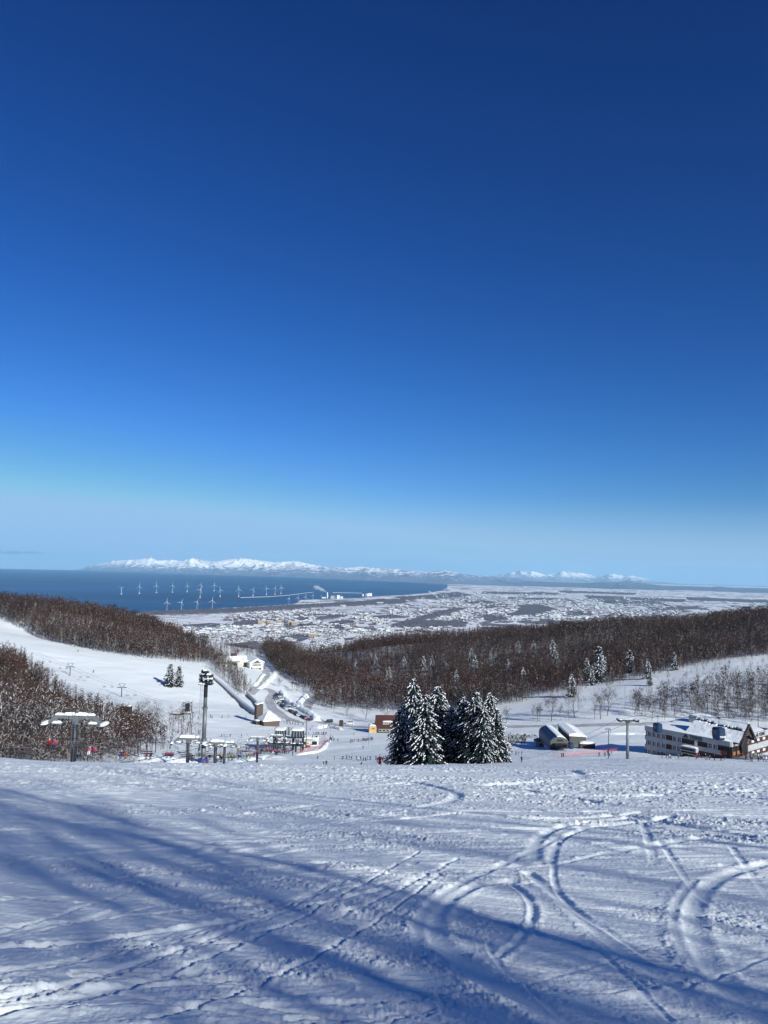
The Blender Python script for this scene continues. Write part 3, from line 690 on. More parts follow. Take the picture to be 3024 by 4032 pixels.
# the clump of tall firs on the rim of the slope
FIRS = [(1626,204,24.5,'fir0',.82),(1582,196,16.5,'fir1',1.15),(1720,206,22.2,'fir2',.98),(1672,190,18.5,'fir3',1.15),(1776,200,15.5,'fir1',1.15),(1826,197,18,'fir0',1.1),(1874,214,20.5,'fir2',.95),(1866,193,17.5,'fir3',1.15),(1926,206,19.6,'fir1',1.0),(1952,196,14.5,'fir2',1.15),(1650,212,17,'fir3',1.2),(1755,212,17,'fir3',1.1),(1905,190,15,'fir0',1.15)]
FW = ['tallest of the snowy firs, at the left of the clump on the slope rim','shorter fir at the left edge of the clump, low boughs spreading','broad snowy fir second tallest in the clump on the slope rim','dark snowy fir at the front of the clump, below the two tallest','small snowy fir in the dip at the middle of the clump','snow laden fir right of the dip in the clump','narrow topped snowy fir rising behind the right half of the clump','bushy white fir in front of the narrow topped one','tall snowy fir near the right end of the clump','low snow covered fir at the right edge of the clump','fir half hidden behind the tallest one of the clump','fir half hidden behind the middle of the clump','lowest front fir in the right half of the clump, boughs near the snow']
for k, (px, D, h, key, wd) in enumerate(FIRS):
    h *= .95
    plant('fir_tree', G(px, D, -.5), key, h / 21, rnd.uniform(0, 6), FW[k], 'fir tree', 'snowy firs on the rim of the slope', wd * 1.02)
# bare trunks and shoots under them
m_pole = mat('thin_trunk', (.10, .085, .075), rough=.9, noise=.3)
g = grow_fir(180, 14, .17, 26, 9, .75, .03)
PROTO['firm'] = (tmesh(g[0], 'trunk', 'fir'), tmesh(g[1], 'crown', 'fir'))
plant('fir_tree', hit(668, 2704, 300), 'firm', 1.15, 1, 'left of the two snowy firs standing on the open ski run', 'fir tree', 'pair of firs on the run', 1.75)
plant('fir_tree', hit(703, 2706, 300), 'firm', 1.08, 3, 'right of the two snowy firs standing on the open ski run, the shorter one', 'fir tree', 'pair of firs on the run', 1.6)

FPX = []; OR = ['%d%s' % (i, 'th' if 10 < i < 20 else {1: 'st', 2: 'nd', 3: 'rd'}.get(i % 10, 'th')) for i in range(1, 40)]
# firs scattered in the forest: picture position of the foot
for k, (px, py, h) in enumerate(sorted([(1665,2655,15),(1700,2640,13),(1745,2640,11),(1855,2615,14),(1868,2660,17),(1930,2620,12),(1950,2630,12),(2040,2590,15),(2100,2580,14),(2175,2610,20),(2190,2640,15),(2330,2700,14),(2360,2690,25),(2375,2668,16),(2480,2650,17),(2550,2672,13),(2655,2640,13),(1400,2650,13),(1530,2690,13),(2250,2745,14),(2060,2705,14),(2310,2680,16),(1590,2640,12),(2560,2700,9),(1795,2720,15),(1480,2640,12),(2000,2660,13)])):
    v = hit(px, py, 480)
    if v:
        FPX.append((px, v.y)); plant('fir_tree', v, 'firs%d' % (k % 2), h / 15 * 1.15, rnd.uniform(0, 6), '%s snow covered fir counted from the left among bare trees on the hillside' % OR[k], 'fir tree', 'snowy firs in the hillside forest', rnd.uniform(.9, 1.25))

# ---- forests
def inside(px, py, poly):
    n = len(poly); c = np.zeros(np.shape(px), bool); j = n - 1
    for i in range(n):
        xi, yi = poly[i]; xj, yj = poly[j]
        c ^= ((yi > py) != (yj > py)) & (px < (xj - xi) * (py - yi) / (yj - yi + 1e-9) + xi); j = i
    return c
def Hn(x, y):
    i = np.clip(np.searchsorted(GX, x) - 1, 0, len(GX) - 2); j = np.clip(np.searchsorted(GY, y) - 1, 0, len(GY) - 2)
    u = (x - GX[i]) / (GX[i + 1] - GX[i]); v = (y - GY[j]) / (GY[j + 1] - GY[j])
    return (gz[j, i] * (1 - u) + gz[j, i + 1] * u) * (1 - v) + (gz[j + 1, i] * (1 - u) + gz[j + 1, i + 1] * u) * v
FRS = np.random.RandomState(5)
def scatter(poly, spacing, x0, x1, y0, y1, jit=.9):
    xs = np.arange(x0, x1, spacing); ys = np.arange(y0, y1, spacing); X, Y = np.meshgrid(xs, ys); X = X.ravel() + FRS.uniform(-jit, jit, X.size) * spacing * .5; Y = Y.ravel() + FRS.uniform(-jit, jit, Y.size) * spacing * .5
    Z = Hn(X, Y); px, py = proj(np.stack([X, Y, Z], 1)); k = inside(px, py, poly)
    return np.stack([X, Y, Z], 1)[k], px[k], py[k]
FL = [(-260,2330),(0,2352),(150,2375),(300,2400),(450,2432),(560,2468),(700,2510),(800,2560),(850,2605),(780,2612),(640,2598),(560,2592),(400,2568),(300,2550),(150,2512),(60,2465),(0,2438),(-260,2380)]
MHL = [(1035,2560),(1120,2570),(1200,2590),(1300,2585),(1400,2560),(1512,2525),(1700,2500),(1900,2490),(2100,2470),(2400,2440),(2700,2420),(3024,2405),(3300,2395),(3300,2560),(3024,2580),(2850,2600),(2700,2630),(2560,2665),(2420,2695),(2300,2715),(2150,2735),(2050,2765),(1900,2790),(1560,2800),(1480,2800),(1420,2790),(1300,2790),(1240,2770),(1210,2720),(1130,2672),(1080,2640),(1050,2600)]
HT = [(815,2590),(880,2598),(915,2640),(950,2680),(985,2738),(940,2748),(905,2700),(870,2672),(840,2640)]
NL = [(-300,2520),(0,2600),(90,2650),(180,2720),(250,2780),(330,2830),(420,2850),(520,2858),(610,2900),(650,2950),(600,2975),(540,2990),(520,3030),(500,3130),(-300,3130)]
RB = [(2480,2790),(2560,2770),(2700,2740),(2850,2700),(3024,2680),(3300,2670),(3300,2850),(3024,2850),(2960,2870),(2800,2850),(2640,2840),(2500,2845)]
RS = [(2560,2680),(2800,2610),(3060,2590),(3300,2600),(3300,2680),(3024,2690),(2700,2750),(2580,2760)]
far_sets = []
def lod(fn, kind):
    tk, cr = fn(); a = tk.arrays(); b = cr.arrays()
    return np.vstack([a[0], b[0]]), np.vstack([a[1], b[1] + len(a[0])]), np.concatenate([a[2] * 0 + (3 if kind == 'pale' else 0), np.where(b[2] == 1, {'red': 1, 'bare': 4, 'pale': 4, 'fir': 5}[kind], np.where(b[2] == 0, 3 if kind == 'pale' else 0, b[2]))])
LOD = {'bare': [lod(lambda: grow_bare(300 + i, 13, 2, .62, .07, 5, .085, .66, .013, .2), 'bare') for i in range(4)],
       'pale': [lod(lambda: grow_bare(310 + i, 13, 2, .5, .12, 4, .07, .5, .012), 'pale') for i in range(3)],
       'red': [lod(lambda: grow_larch(320 + i, 14, 30, 7, .05, .17, .10), 'red') for i in range(4)]}
def merge(items):
    """items: (lod, x, y, z, s, rz) -> one mesh"""
    VV = []; TT = []; MM = []; n0 = 0
    for (V_, T_, M_), x, y, z, s, rz in items:
        c, q = math.cos(rz), math.sin(rz)
        W = np.empty_like(V_); W[:, 0] = (V_[:, 0] * c - V_[:, 1] * q) * s + x; W[:, 1] = (V_[:, 0] * q + V_[:, 1] * c) * s + y; W[:, 2] = V_[:, 2] * s + z
        VV.append(W); TT.append(T_ + n0); MM.append(M_); n0 += len(V_)
    return np.vstack(VV), np.vstack(TT), np.concatenate(MM)
ff = []
def forest(poly, sp, box, mixf, hr, single=None, nsingle=0):
    P3, px, py = scatter(poly, sp, *box)
    kinds = []
    clus = fbm(P3[:, 0] / 60, P3[:, 1] / 60, 3, 77)
    order = np.argsort(P3[:, 1]); cnt = 0
    for i in order:
        k = mixf(clus[i], px[i], py[i], FRS.rand()); 
        if k is None: continue
        if any(abs(px[i] - a) < 15 and -45 < P3[i][1] - d_ < 4 for a, d_ in FPX): continue
        s = FRS.uniform(*hr) / 13; rz = FRS.uniform(0, 6.28)
        if single and cnt < nsingle: single(P3[i], k, s, rz, px[i], py[i]); cnt += 1
        else: L = LOD[k]; ff.append((L[FRS.randint(len(L))], *P3[i], s, rz))
    return
def mixL(c, px, py, r):
    if py > 2385 + px * .29 and r < .25: return 'pale'
    return 'red' if c > .40 + .3 * (r - .5) else 'bare'
def mixM(c, px, py, r):
    if px > 2200 and r < .25: return 'pale'
    return 'red' if c > .44 + .3 * (r - .5) else 'bare'
def sg(lbl, grp, keyf):
    def f(p, k, s, rz, px, py):
        plant('bare_tree', tuple(p), keyf(k), s, rz, lbl, 'tree', grp)
    return f
key_mid = lambda k: {'bare': 'open%d' % FRS.randint(2), 'pale': 'birch%d' % FRS.randint(2), 'red': 'nearred%d' % FRS.randint(3)}[k]
forest(FL, 4.7, (-520, -90, 560, 1150), mixL, (8.5, 17), sg('bare leafless tree along the lower edge of the forest above the left ski run', 'trees edging the left ridge forest', key_mid), 40)
forest(MHL, 4.9, (-160, 640, 540, 1250), mixM, (8, 16.5), sg('bare leafless tree at the foot of the wooded hill across the valley', 'trees along the foot of the wooded hill', key_mid), 60)
forest([(790,2540),(1075,2560),(1075,2602),(1000,2592),(940,2588),(830,2600)], 5.5, (-230, -90, 775, 880), mixL, (5, 8.5))
LOD['shrub'] = [lod(lambda: grow_bare(340 + i, 13, 2, .7, .12, 5, .11, .9, .011, .1), 'bare') for i in range(2)]
forest(MHL, 6.5, (-160, 640, 540, 1000), lambda c, px, py, r: 'shrub', (3, 6.5)); forest(FL, 7, (-520, -90, 560, 1000), lambda c, px, py, r: 'shrub', (3, 6))
forest(HT, 4.6, (-170, -70, 420, 900), lambda c, px, py, r: 'red' if r < .5 else 'pale', (8, 12), sg('bare tree on the bank below the white hotel', 'trees on the bank below the hotel', key_mid), 14)
def near_single(p, k, s, rz, px, py):
    key = ('nearred%d' % FRS.randint(3)) if k == 'red' else 'near%d' % FRS.randint(5)
    wh = 'left of the nearest lift tower' if px < 170 else 'behind the nearest lift tower' if px < 430 else 'right of the nearest lift tower'
    sz = ('tall ' if s > .86 else 'middling ' if s > .7 else 'low ') ; up_ = 'high on the bank' if py < 2790 else 'halfway up the bank' if py < 2920 else 'low by the snow rim'
    lb = sz + ('reddish brown larch, ' if k == 'red' else 'snowy bare tree, ') + up_ + ', ' + wh
    plant('larch_tree' if k == 'red' else 'bare_tree', tuple(p), key, s, rz, lb, 'tree', 'larches in the wood at the left' if k == 'red' else 'snow lined trees in the wood at the left')
forest(NL, 4.5, (-260, -70, 120, 520), lambda c, px, py, r: ('red' if (py < 2690 + px * .75 and r < .85) or r < .15 else 'bare') if r > (.12 if px < 400 else .52) or px < 300 else None, (7.5, 13), near_single, 150)
LOD['brush'] = [lod(lambda: grow_bare(350 + i, 13, 3, .75, .25, 4, .06, .95, .012, .08), 'bare') for i in range(3)]
forest([(-300,2760),(150,2790),(420,2890),(560,2960),(520,3130),(-300,3130)], 4.2, (-260, -60, 112, 300), lambda c, px, py, r: 'brush' if px < 400 or r > .6 else None, (3, 6.5))
forest(RB, 7.2, (90, 330, 330, 700), lambda c, px, py, r: None if c < .33 else ('pale' if r < .35 else 'bare'), (8, 13), sg('slim bare tree in the open wood behind the large station building', 'trees behind the station building', key_mid), 60)
forest(RS, 9, (130, 420, 380, 900), lambda c, px, py, r: None if r < .45 else 'pale', (2.5, 7), sg('small bare birch on the snowy bank at the right', 'birches on the snowy bank', key_mid), 22)
for px, py, h, key in [(1995,2846,8,'open0'),(1420,2770,11,'open1'),(1075+1050,2842,10,'birch0'),(2170,2842,15,'open0'),(2205,2838,9,'birch1'),(2262,2828,17,'open1'),(2340,2832,10,'birch0'),(2365,2834,14,'open0'),(2392,2818,15,'open1'),(2116,2843,9,'open0'),(2098,2840,8,'birch1'),(2500,2815,12,'open1'),(2240,2840,7,'birch0'),(1282,2800,11,'open0'),(1252,2782,10,'open1'),(1195,2730,9,'birch0'),(1365,2832,8,'birch1'),(1326,2790,11,'birch0'),(1165,2730,8,'open1'),(1150,2720,8,'open0'),(1230,2700,9,'open0'),(1098,2704,7,'open1'),(620,2862,9,'near1'),(560,2874,12,'near2'),(700,2888,9,'near3'),(735,2960,15,'near0'),(668,2950,13,'near4'),(610,2965,12,'near1'),(325,2552,5,'open1'),(210,2530,6,'open1'),(236,2532,5,'open0'),(276,2542,5,'open1'),(1522,2850,13,'near1'),(1440,2832,14,'open1'),(3015,2830,9,'birch1'),(2960,2840,11,'open0')]:
    v = hit(px, py, 200)
    if v: plant('bare_tree', v, key, h / 12, rnd.uniform(0, 6), 'bare tree standing by itself on open snow, %s' % ('left of the floodlight tower' if px < 800 else 'beside the winding access road' if px < 1500 else 'past the gondola station' if px < 2480 else 'behind the large station building'), 'tree', 'lone bare trees ' + ('by the left wood' if px < 800 else 'by the access road' if px < 1500 else 'past the gondola station' if px < 2480 else 'behind the station building'))
V_, T_, M_ = merge(ff)
me = np_mesh('distant_forest', V_, T_, M_)
for m in (m_bark, m_twig, m_tsnow, m_birch, m_twig2, m_needle): me.materials.append(m)
tag(link('distant_forest', me), 'leafless brown forest covering the hills around the valley', None, None, 'stuff')
print('forest trees', len(ff), 'tris', len(T_))
# big bare trees on the slope behind the viewer: their trunks and limbs throw the long shadows over the foreground
for i in range(3): proto('tall%d' % i, lambda: grow_bare(400 + i, 15, 3, .5, 0, 0, .02, .5, .010, .35), 'bare')
for k, (px, py, t, s) in enumerate([(640,3579,31,1.0),(420,3430,46,1.2),(2205,3770,26,1.1),(3024,3351,34,1.3),(1750,3330,52,1.2),(720,3440,42,1.35),(1500,3560,36,1.0),(200,3900,40,1.1)]):
    x0, y0 = fore_xy(px, py); x = x0 + t * .643; y = y0 - t * .766
    plant('bare_tree', (x, y, float(near_h(x, y))), 'tall%d' % (k % 3), s, k * 1.3, 'tall bare tree on the slope behind the viewer', 'tree', 'trees behind the viewer')
# ------------------------------------------------------------------ buildings
m_panel = mat('cladding_grey', (.36, .375, .39), rough=.6, noise=.12, nscale=.4)
m_brown = mat('cladding_brown', (.06, .022, .015), rough=.7, noise=.3, nscale=1.2)
m_wood = mat('timber_brown', (.105, .08, .064), rough=.85, noise=.35, nscale=2.5, stretch=(6, 6, .6))
m_dwood = mat('timber_dark', (.055, .038, .03), rough=.85, noise=.3, nscale=2)
m_glass = mat('window_glass', (.03, .045, .055), rough=.12, spec=.8)
m_frame = mat('frame_white', (.62, .64, .66), rough=.5)
m_dark = mat('dark_opening', (.012, .012, .014), rough=.8)
m_ink = mat('sign_ink', (.02, .02, .03), rough=.6)
m_white = mat('white_paint', (.74, .74, .72), rough=.6, noise=.08, nscale=.5)
m_cream = mat('cream_wall', (.46, .43, .34), rough=.8, noise=.1, nscale=.6)
m_yellow = mat('yellow_wall', (.48, .37, .17), rough=.75, noise=.1, nscale=.6)
m_red = mat('red_roof', (.055, .012, .012), rough=.7, noise=.3, nscale=1)
m_steel = mat('grey_steel', (.17, .19, .205), rough=.5, metal=.3, noise=.2, nscale=.7)
m_dsteel = mat('dark_steel', (.03, .034, .045), rough=.5, metal=.3, noise=.25, nscale=.8)
m_blue = mat('blue_pad', (.01, .05, .30), rough=.6, noise=.15)
m_orange = mat('orange_net', (.75, .10, .03), rough=.8)
m_conc = mat('concrete', (.30, .30, .30), rough=.9, noise=.2, nscale=.5)
m_copper = mat('blue_grey_roof', (.025, .05, .11), rough=.5, noise=.15, nscale=.5)
def part(mb, name, mats, parent, label=None, smooth=False):
    o = mb.build(name, mats, parent, smooth)
    if label: o['label'] = label
    return o
def text_mesh(name, s, size, M, m, parent, depth=.06):
    cu = bpy.data.curves.new('txt', 'FONT'); cu.body = s; cu.size = size; cu.extrude = depth; cu.offset = size * .032; cu.space_character = 1.12
    t = bpy.data.objects.new('txt', cu); COL.objects.link(t); dg = bpy.context.evaluated_depsgraph_get(); dg.update()
    me = bpy.data.meshes.new_from_object(t.evaluated_get(dg)); bpy.data.objects.remove(t); me.transform(M); me.materials.clear()
    return link(name, me, parent, [m])
# ---- main station building, local axes: u along the long front, w inwards, z up; origin at its far left corner
zr = float(P(2540, 2857, 310).z); A0 = P(2540, 2857, 310)
UD = Vector((.643, -.766, 0)); WD = Vector((.766, .643, 0))
BM = Matrix.Translation((A0.x, A0.y, zr)) @ Matrix(((UD.x, WD.x, 0, 0), (UD.y, WD.y, 0, 0), (0, 0, 1, 0), (0, 0, 0, 1)))
st = empty('station_building', (0, 0, 0), 'long grey and brown three storey building with snowy flat roof, gabled entrance and large sign', 'building')
st.matrix_world = BM
L0 = 34.2; DP = 36
mb = MB()
# grey bands of the long front and of the near end, each 0.25 deep, walls behind
mb.box((L0 / 2, 7.3, -7), (L0 - .4, 13.9, 13.6), 0)
part(mb, 'wall', m_brown, st, 'dark brown walls between the grey bands')
mb = MB()
for z0, z1 in ((-1.9, -.02), (-5.35, -3.75), (-8.85, -7.2), (-13, -10.7)):
    if z0 > -9: u1 = L0 if z0 > -3 else (31.0 if z0 > -6 else 29.5)
    else: u1 = 29
    mb.box((u1 / 2, .1, (z0 + z1) / 2), (u1, .6, z1 - z0))
    mb.box((-.12, 9, (z0 + z1) / 2), (.3, 17.4, z1 - z0))
mb.box((L0 + .05, 7, -.96), (.5, 13.6, 1.9))
part(mb, 'cladding_band', m_panel, st)
# windows: (u0, floor)
for fl, zc in ((0, -2.82), (1, -6.27), (2, -9.8)):
    us = [1.9, 3.9, 5.9, 7.9, 12.6, 14.4, 26.6, 28.5] if fl == 0 else [1.9, 3.9, 5.9, 7.9, 12.4, 14.2] if fl == 1 else [1.9, 3.9, 5.9, 8.6, 18.9, 20.9, 25, 27]
    for k, u in enumerate(us):
        f = MB(); 
        for du in (-.82, .82): f.box((u + du, .1, zc), (.16, .4, 1.9))
        f.box((u, .1, zc + .9), (1.5, .3, .14)); f.box((u, .1, zc - .9), (1.5, .3, .14)); f.box((u + .1, .12, zc), (.08, .2, 1.7))
        fo = part(f, 'window', m_frame, st); part(MB().box((u, .14, zc), (1.56, .12, 1.75)), 'pane', m_glass, fo)
# canopy with sign board over the side door, doorway as a plain near-black block
mb = MB(); mb.box((19.0, -1.0, -5.3), (6.4, 2.2, 1.6)); part(mb, 'canopy', m_panel, st)
part(MB().blob((19.0, -1.0, -4.5), (6.5, 2.3, .35)), 'roof_snow', snowcap, st)
part(MB().box((18.9, -2.14, -5.35), (5.5, .1, .8)), 'sign_board', m_ink, st)
part(MB().box((17.9, .02, -9.2), (5.4, .5, 3.2)), 'doorway', m_dark, st)
part(MB().box((21.2, -.1, -2.9), (1.1, .2, 1.7)), 'door', m_frame, st)
# open corner terrace under the end of the roof
mb = MB(); mb.box((32.6, -.02, -3.5), (3.2, .7, 3.2)); part(mb, 'porch_opening', m_dark, st)
part(MB().box((31.9, -.42, -4.3), (2.2, .1, 1.3)), 'orange_banner', mat('banner_orange', (.20, .05, .03), noise=.3, nscale=2), st)
mb = MB(); mb.box((L0 + .05, 5.6, -3.6), (.5, 10.6, 3.2)); part(mb, 'entrance_front', m_dark, st)
mb = MB()
for w_ in (1.2, 4.3, 6.2): mb.box((L0 + .35, w_ + .9, -4.4), (.2, 1.9, 1.2))
part(mb, 'shop_window', mat('orange_wood', (.30, .13, .04), rough=.6, noise=.4, nscale=2), st)  # mottled orange-brown panels set across the dark entrance front
mb = MB()
for w_ in (.1, 3.6, 7.6, 11.4): mb.box((L0 + .5, w_, -4.4), (.45, .45, 5.2))
part(mb, 'pillar', m_dwood, st)
# flat roof snow
RS_ = MB(); us_ = np.linspace(-.1, L0 + .2, 16); ws_ = np.linspace(-.2, 14.6, 16); n0 = 0
for j, b_w in enumerate(ws_):
    for i, a_u in enumerate(us_):
        e_ = min(i, 15 - i, j, 15 - j); RS_.v.append((a_u, b_w, .02 if e_ == 0 else .38 + .12 * fbm(a_u / 4, b_w / 4, 3, 5) + .05 * min(e_, 4)))
for j in range(15):
    for i in range(15): k = j * 16 + i; RS_.f.append((k, k + 1, k + 17, k + 16)); RS_.m.append(0)
part(RS_, 'roof_snow', snowcap, st, None, True)
m_gab = mat('gable_timber', (.05, .038, .032), rough=.8, noise=.25, nscale=2)
# gable roof over the entrance
ga = empty('gable_roof', (0, 0, 0)); ga.parent = st
m_slate = mat('roof_slate', (.035, .03, .035), rough=.7, noise=.3)
mb = MB(); R0 = Vector((18.2, 8, 6.0)); R1 = Vector((37.2, 8, 6.0))
def slab(mb, a, b, c, d, th, mi=0):
    nrm = (Vector(b) - Vector(a)).cross(Vector(d) - Vector(a)).normalized() * th
    vs = [Vector(p) for p in (a, b, c, d)]; vs += [v - nrm for v in vs]
    return mb.add(vs, [(0, 1, 2, 3), (7, 6, 5, 4), (0, 4, 5, 1), (1, 5, 6, 2), (2, 6, 7, 3), (3, 7, 4, 0)], mi)
slab(mb, (16.2, 1.9, .1), (36.8, 1.7, -.7), R1, R0, .35); slab(mb, R0, R1, (36.8, 14.2, -.7), (16.2, 14.1, .1), .35)
mb.add([(16.2, 1.9, .1), R0, (16.2, 14.1, .1)], [(0, 1, 2)])
part(mb, 'roof_slab', m_slate, ga)
# snow lying on the near slope, torn open near the ridge
sg_ = MB(); nu, nw = 60, 24
for j in range(nw):
    for i in range(nu):
        u = i / (nu - 1); v = j / (nw - 1); lo = Vector((16.2, 1.9, .1)).lerp(Vector((36.8, 1.7, -.7)), u); hi = R0.lerp(R1, u); p = lo.lerp(hi, v)
        th_ = .30 + .35 * fbm(u * 9, v * 5, 3, 8) + .5 * max(0, .35 - v); up = Vector((0, -.7, .7))
        tear = fbm(u * 14, v * 5, 3, 31)
        open_ = (.60 < v < .84 and abs(v - (.78 - .22 * u + .1 * (fbm(u * 7, 0 * u, 2, 3) - .5))) < .10 * (tear - .25) * 2.4) or (v > .965)
        sg_.v.append(tuple(p + up * (th_ if not open_ else -.12)))
for j in range(nw - 1):
    for i in range(nu - 1): k = j * nu + i; sg_.f.append((k, k + 1, k + nu + 1, k + nu)); sg_.m.append(0)
part(sg_, 'snow_cover', snowcap, ga)
mb = MB(); slab(mb, R0 + Vector((.3, .2, .5)), R1 + Vector((-.1, .2, .5)), (36.7, 14.4, -.1), (16.4, 14.3, .6), .45); part(mb, 'snow_cover', snowcap, ga)
# bargeboards and the timber gable face
mb = MB()
for a, b in (((37.3, 1.5, -1.1), (37.3, 8, 6.1)), ((37.3, 14.5, -1.1), (37.3, 8, 6.1))):
    a = Vector(a); b = Vector(b); mb.prism([a, b, b - Vector((0, 0, 1.0)), a - Vector((0, 0, .7))], (0, 0, 0), (.35, 0, 0))
part(mb, 'bargeboard', m_gab, ga)
mb = MB(); mb.prism([(36.4, 3.6, .6), (36.4, 8, 5.0), (36.4, 12.6, .6), (36.4, 11.2, .6), (36.4, 9.6, 1.6), (36.4, 6.4, 1.6), (36.4, 4.8, .6)], (0, 0, 0), (.3, 0, 0)); part(mb, 'gable_face', m_gab, ga)
part(MB().box((35.2, 8.4, -2.2), (.6, 4.6, 4.6)), 'doorway', m_dark, st)
# right wing, its front turned to the near right
mb = MB(); mb.box((16, 26.3, -6.65), (31.6, 24, 12.9)); part(mb, 'wing', m_brown, st, 'brown wing at the right end of the building')
mb = MB()
for z0, z1 in ((-2.1, .02), (-6.3, -4.1), (-12, -8.6)): mb.box((32.0, 26.4, (z0 + z1) / 2), (.5, 24.2, z1 - z0))
part(mb, 'wing_band', m_panel, st)
part(MB().blob((16, 26.4, -.2), (32.8, 24.6, .55), n=24, lump=.02), 'roof_snow', snowcap, st)
for w_ in (17.5, 22.5, 27, 32): 
    for z_ in (-3.0, -7.3):
        fo = part(MB().box((31.95, w_, z_), (.3, 2.0, .9)), 'window', m_frame, st); part(MB().box((32.08, w_, z_ - .05), (.1, 1.6, .6)), 'pane', m_white, fo)
# penthouse box on the roof
pb = part(MB().box((10.5, 24, 1.6), (6.5, 7, 3.2)), 'penthouse', m_panel, st); part(MB().blob((10.5, 24, 3.2), (6.7, 7.2, .4)), 'roof_snow', snowcap, pb)
# deck with glass railing where people stand
mb = MB(); mb.box((42.5, 9, -6.3), (15.5, 17, .5)); part(mb, 'deck', m_conc, st)
mb = MB()
for k in range(9): mb.box((35 + k * 1.9, .5, -5.5), (.08, .08, 1.2))
mb.box((42.5, .5, -4.9), (15.4, .09, .08)); part(mb, 'railing', m_steel, st)
part(MB().box((42.5, .56, -5.5), (15.2, .03, .95)), 'railing_glass', mat('rail_glass', (.20, .30, .27), rough=.2, spec=.6), st)
part(MB().box((42.5, .3, -6.5), (15.8, .3, .9)), 'deck_edge', m_red, st)
# lettering and the peak emblem
def sign(u0, z0, size, front, parent):
    if front: M = Matrix(((1, 0, 0, u0), (0, 0, 1, -.28), (0, 1, 0, z0), (0, 0, 0, 1)))
    else: M = Matrix(((0, 0, 1, 32.31), (1, 0, 0, u0), (0, 1, 0, z0), (0, 0, 0, 1)))
    text_mesh('sign_lettering', 'TEINE', size, M, m_ink, parent, .05)
    s = size * .8; pts = [(-2.15, -.05), (-1.55, .42), (-1.75, .42), (-1.25, .80), (-1.4, .82), (-.98, 1.22), (-.72, .86), (-.86, .84), (-.46, .44), (-.66, .42), (-.30, .10), (-.72, .18), (-.62, -.25), (-1.0, .12)]
    e = MB(); e.prism([M @ Vector((a * s, b * s, -.04)) for a, b in pts], (0, 0, 0), M.to_3x3() @ Vector((0, 0, .1))); part(e, 'sign_emblem', m_ink, parent)
sign(18.7, -1.62, 1.75, True, st); sign(27.2, -1.6, 1.75, False, st)
# ---- gondola station
def gable_house(name, loc, rz, wd, ln, hw, hr, wall_m, roof_m, label, cat, snow_t=.5, over=.4, grp=None):
    e = empty(name, loc, label, cat, grp, rz); part(MB().box((0, 0, hw / 2 - .5), (wd, ln, hw + 1)), 'wall', wall_m, e)
    mb = MB(); mb.prism([(-wd / 2 - over, -ln / 2 - over, hw + .01), (wd / 2 + over, -ln / 2 - over, hw + .01), (0, -ln / 2 - over, hw + hr)], (0, 0, 0), (0, ln + 2 * over, 0)); r = part(mb, 'roof', roof_m, e)
    if snow_t:
        mb = MB(); k = snow_t
        mb.prism([(-wd / 2 - over, -ln / 2 - over + .1, hw + .05), (0, -ln / 2 - over + .1, hw + hr + .03), (wd / 2 + over, -ln / 2 - over + .1, hw + .05), (wd / 2 + over - .1, -ln / 2 - over + .1, hw + k), (0, -ln / 2 - over + .1, hw + hr + k * 1.1), (-wd / 2 - over + .1, -ln / 2 - over + .1, hw + k)], (0, 0, 0), (0, ln + 2 * over - .2, 0))
        part(mb, 'roof_snow', snowcap, e)
    return e
gp = P(2201, 2955, 332); zg = H(gp.x, gp.y) - .3; gs = empty('gondola_station', (gp.x, gp.y, zg), 'barrel roofed gondola station with dark blue side and lift machinery at its mouth', 'gondola station')
ze = float(P(2165, 2929, 330).z) - zg
def arch(w_, h_, n=14): return [(-w_ * math.cos(math.pi * i / n), h_ * math.sin(math.pi * i / n)) for i in range(n + 1)]
mb = MB(); sec = [(-3.9, 0)] + [(a, ze + b) for a, b in arch(3.9, 2.7)] + [(3.9, 0)]
mb.prism([(a, 0, b) for a, b in sec], (0, 0, 0), (0, 23, 0)); part(mb, 'barrel_hall', m_copper, gs)
mb = MB(); so = [(a, ze + b) for a, b in arch(3.75, 3.1)][6:]; si = [(a, ze + b) for a, b in arch(3.88, 2.65)][6:]
for k in range(len(so) - 1): mb.prism([(so[k][0], -.3, so[k][1]), (so[k + 1][0], -.3, so[k + 1][1]), (si[k + 1][0], -.3, si[k + 1][1]), (si[k][0], -.3, si[k][1])], (0, 0, 0), (0, 23.5, 0))
part(mb, 'roof_snow', snowcap, gs)
mb = MB(); mb.prism([(a * .93, -.12, b * .96) for a, b in [(-3.9, ze - 1.2)] + [(a, ze + b) for a, b in arch(3.9, 2.7)] + [(3.9, ze - 1.2)]], (0, 0, 0), (0, .1, 0)); part(mb, 'end_wall', mat('olive_panel', (.10, .105, .10), rough=.7, noise=.15), gs)
part(MB().box((.5, -.2, ze + 1.2), (2.6, .15, .9)), 'window', m_glass, gs)
mb = MB(); mb.box((0, -2.5, ze - .9), (4.8, 5, .5)); mb.box((-1.8, -4.6, ze - .2), (.25, 2.2, .2)); mb.box((1.8, -4.6, ze - .2), (.25, 2.2, .2))
for a in (-1.9, 1.9): mb.tube((a, -5, ze - .5), (a, .5, ze - .5), .22)
for k in range(6): mb.tube((-2.1, -.8 - k * .8, ze - .25), (-2.1, -.8 - k * .8, ze + .15), .3, n=6); mb.tube((2.1, -.8 - k * .8, ze - .25), (2.1, -.8 - k * .8, ze + .15), .3, n=6)
mb.box((0, -3.5, ze + .3), (5.2, 2.6, .15)); part(mb, 'bullwheel_frame', m_dsteel, gs)
mb = MB(); mb.tube((-.9, -3, -1), (-.9, -3, ze - .8), .35); mb.tube((.9, -3, -1), (.9, -3, ze - .8), .35); part(mb, 'pillar', m_wood, gs)
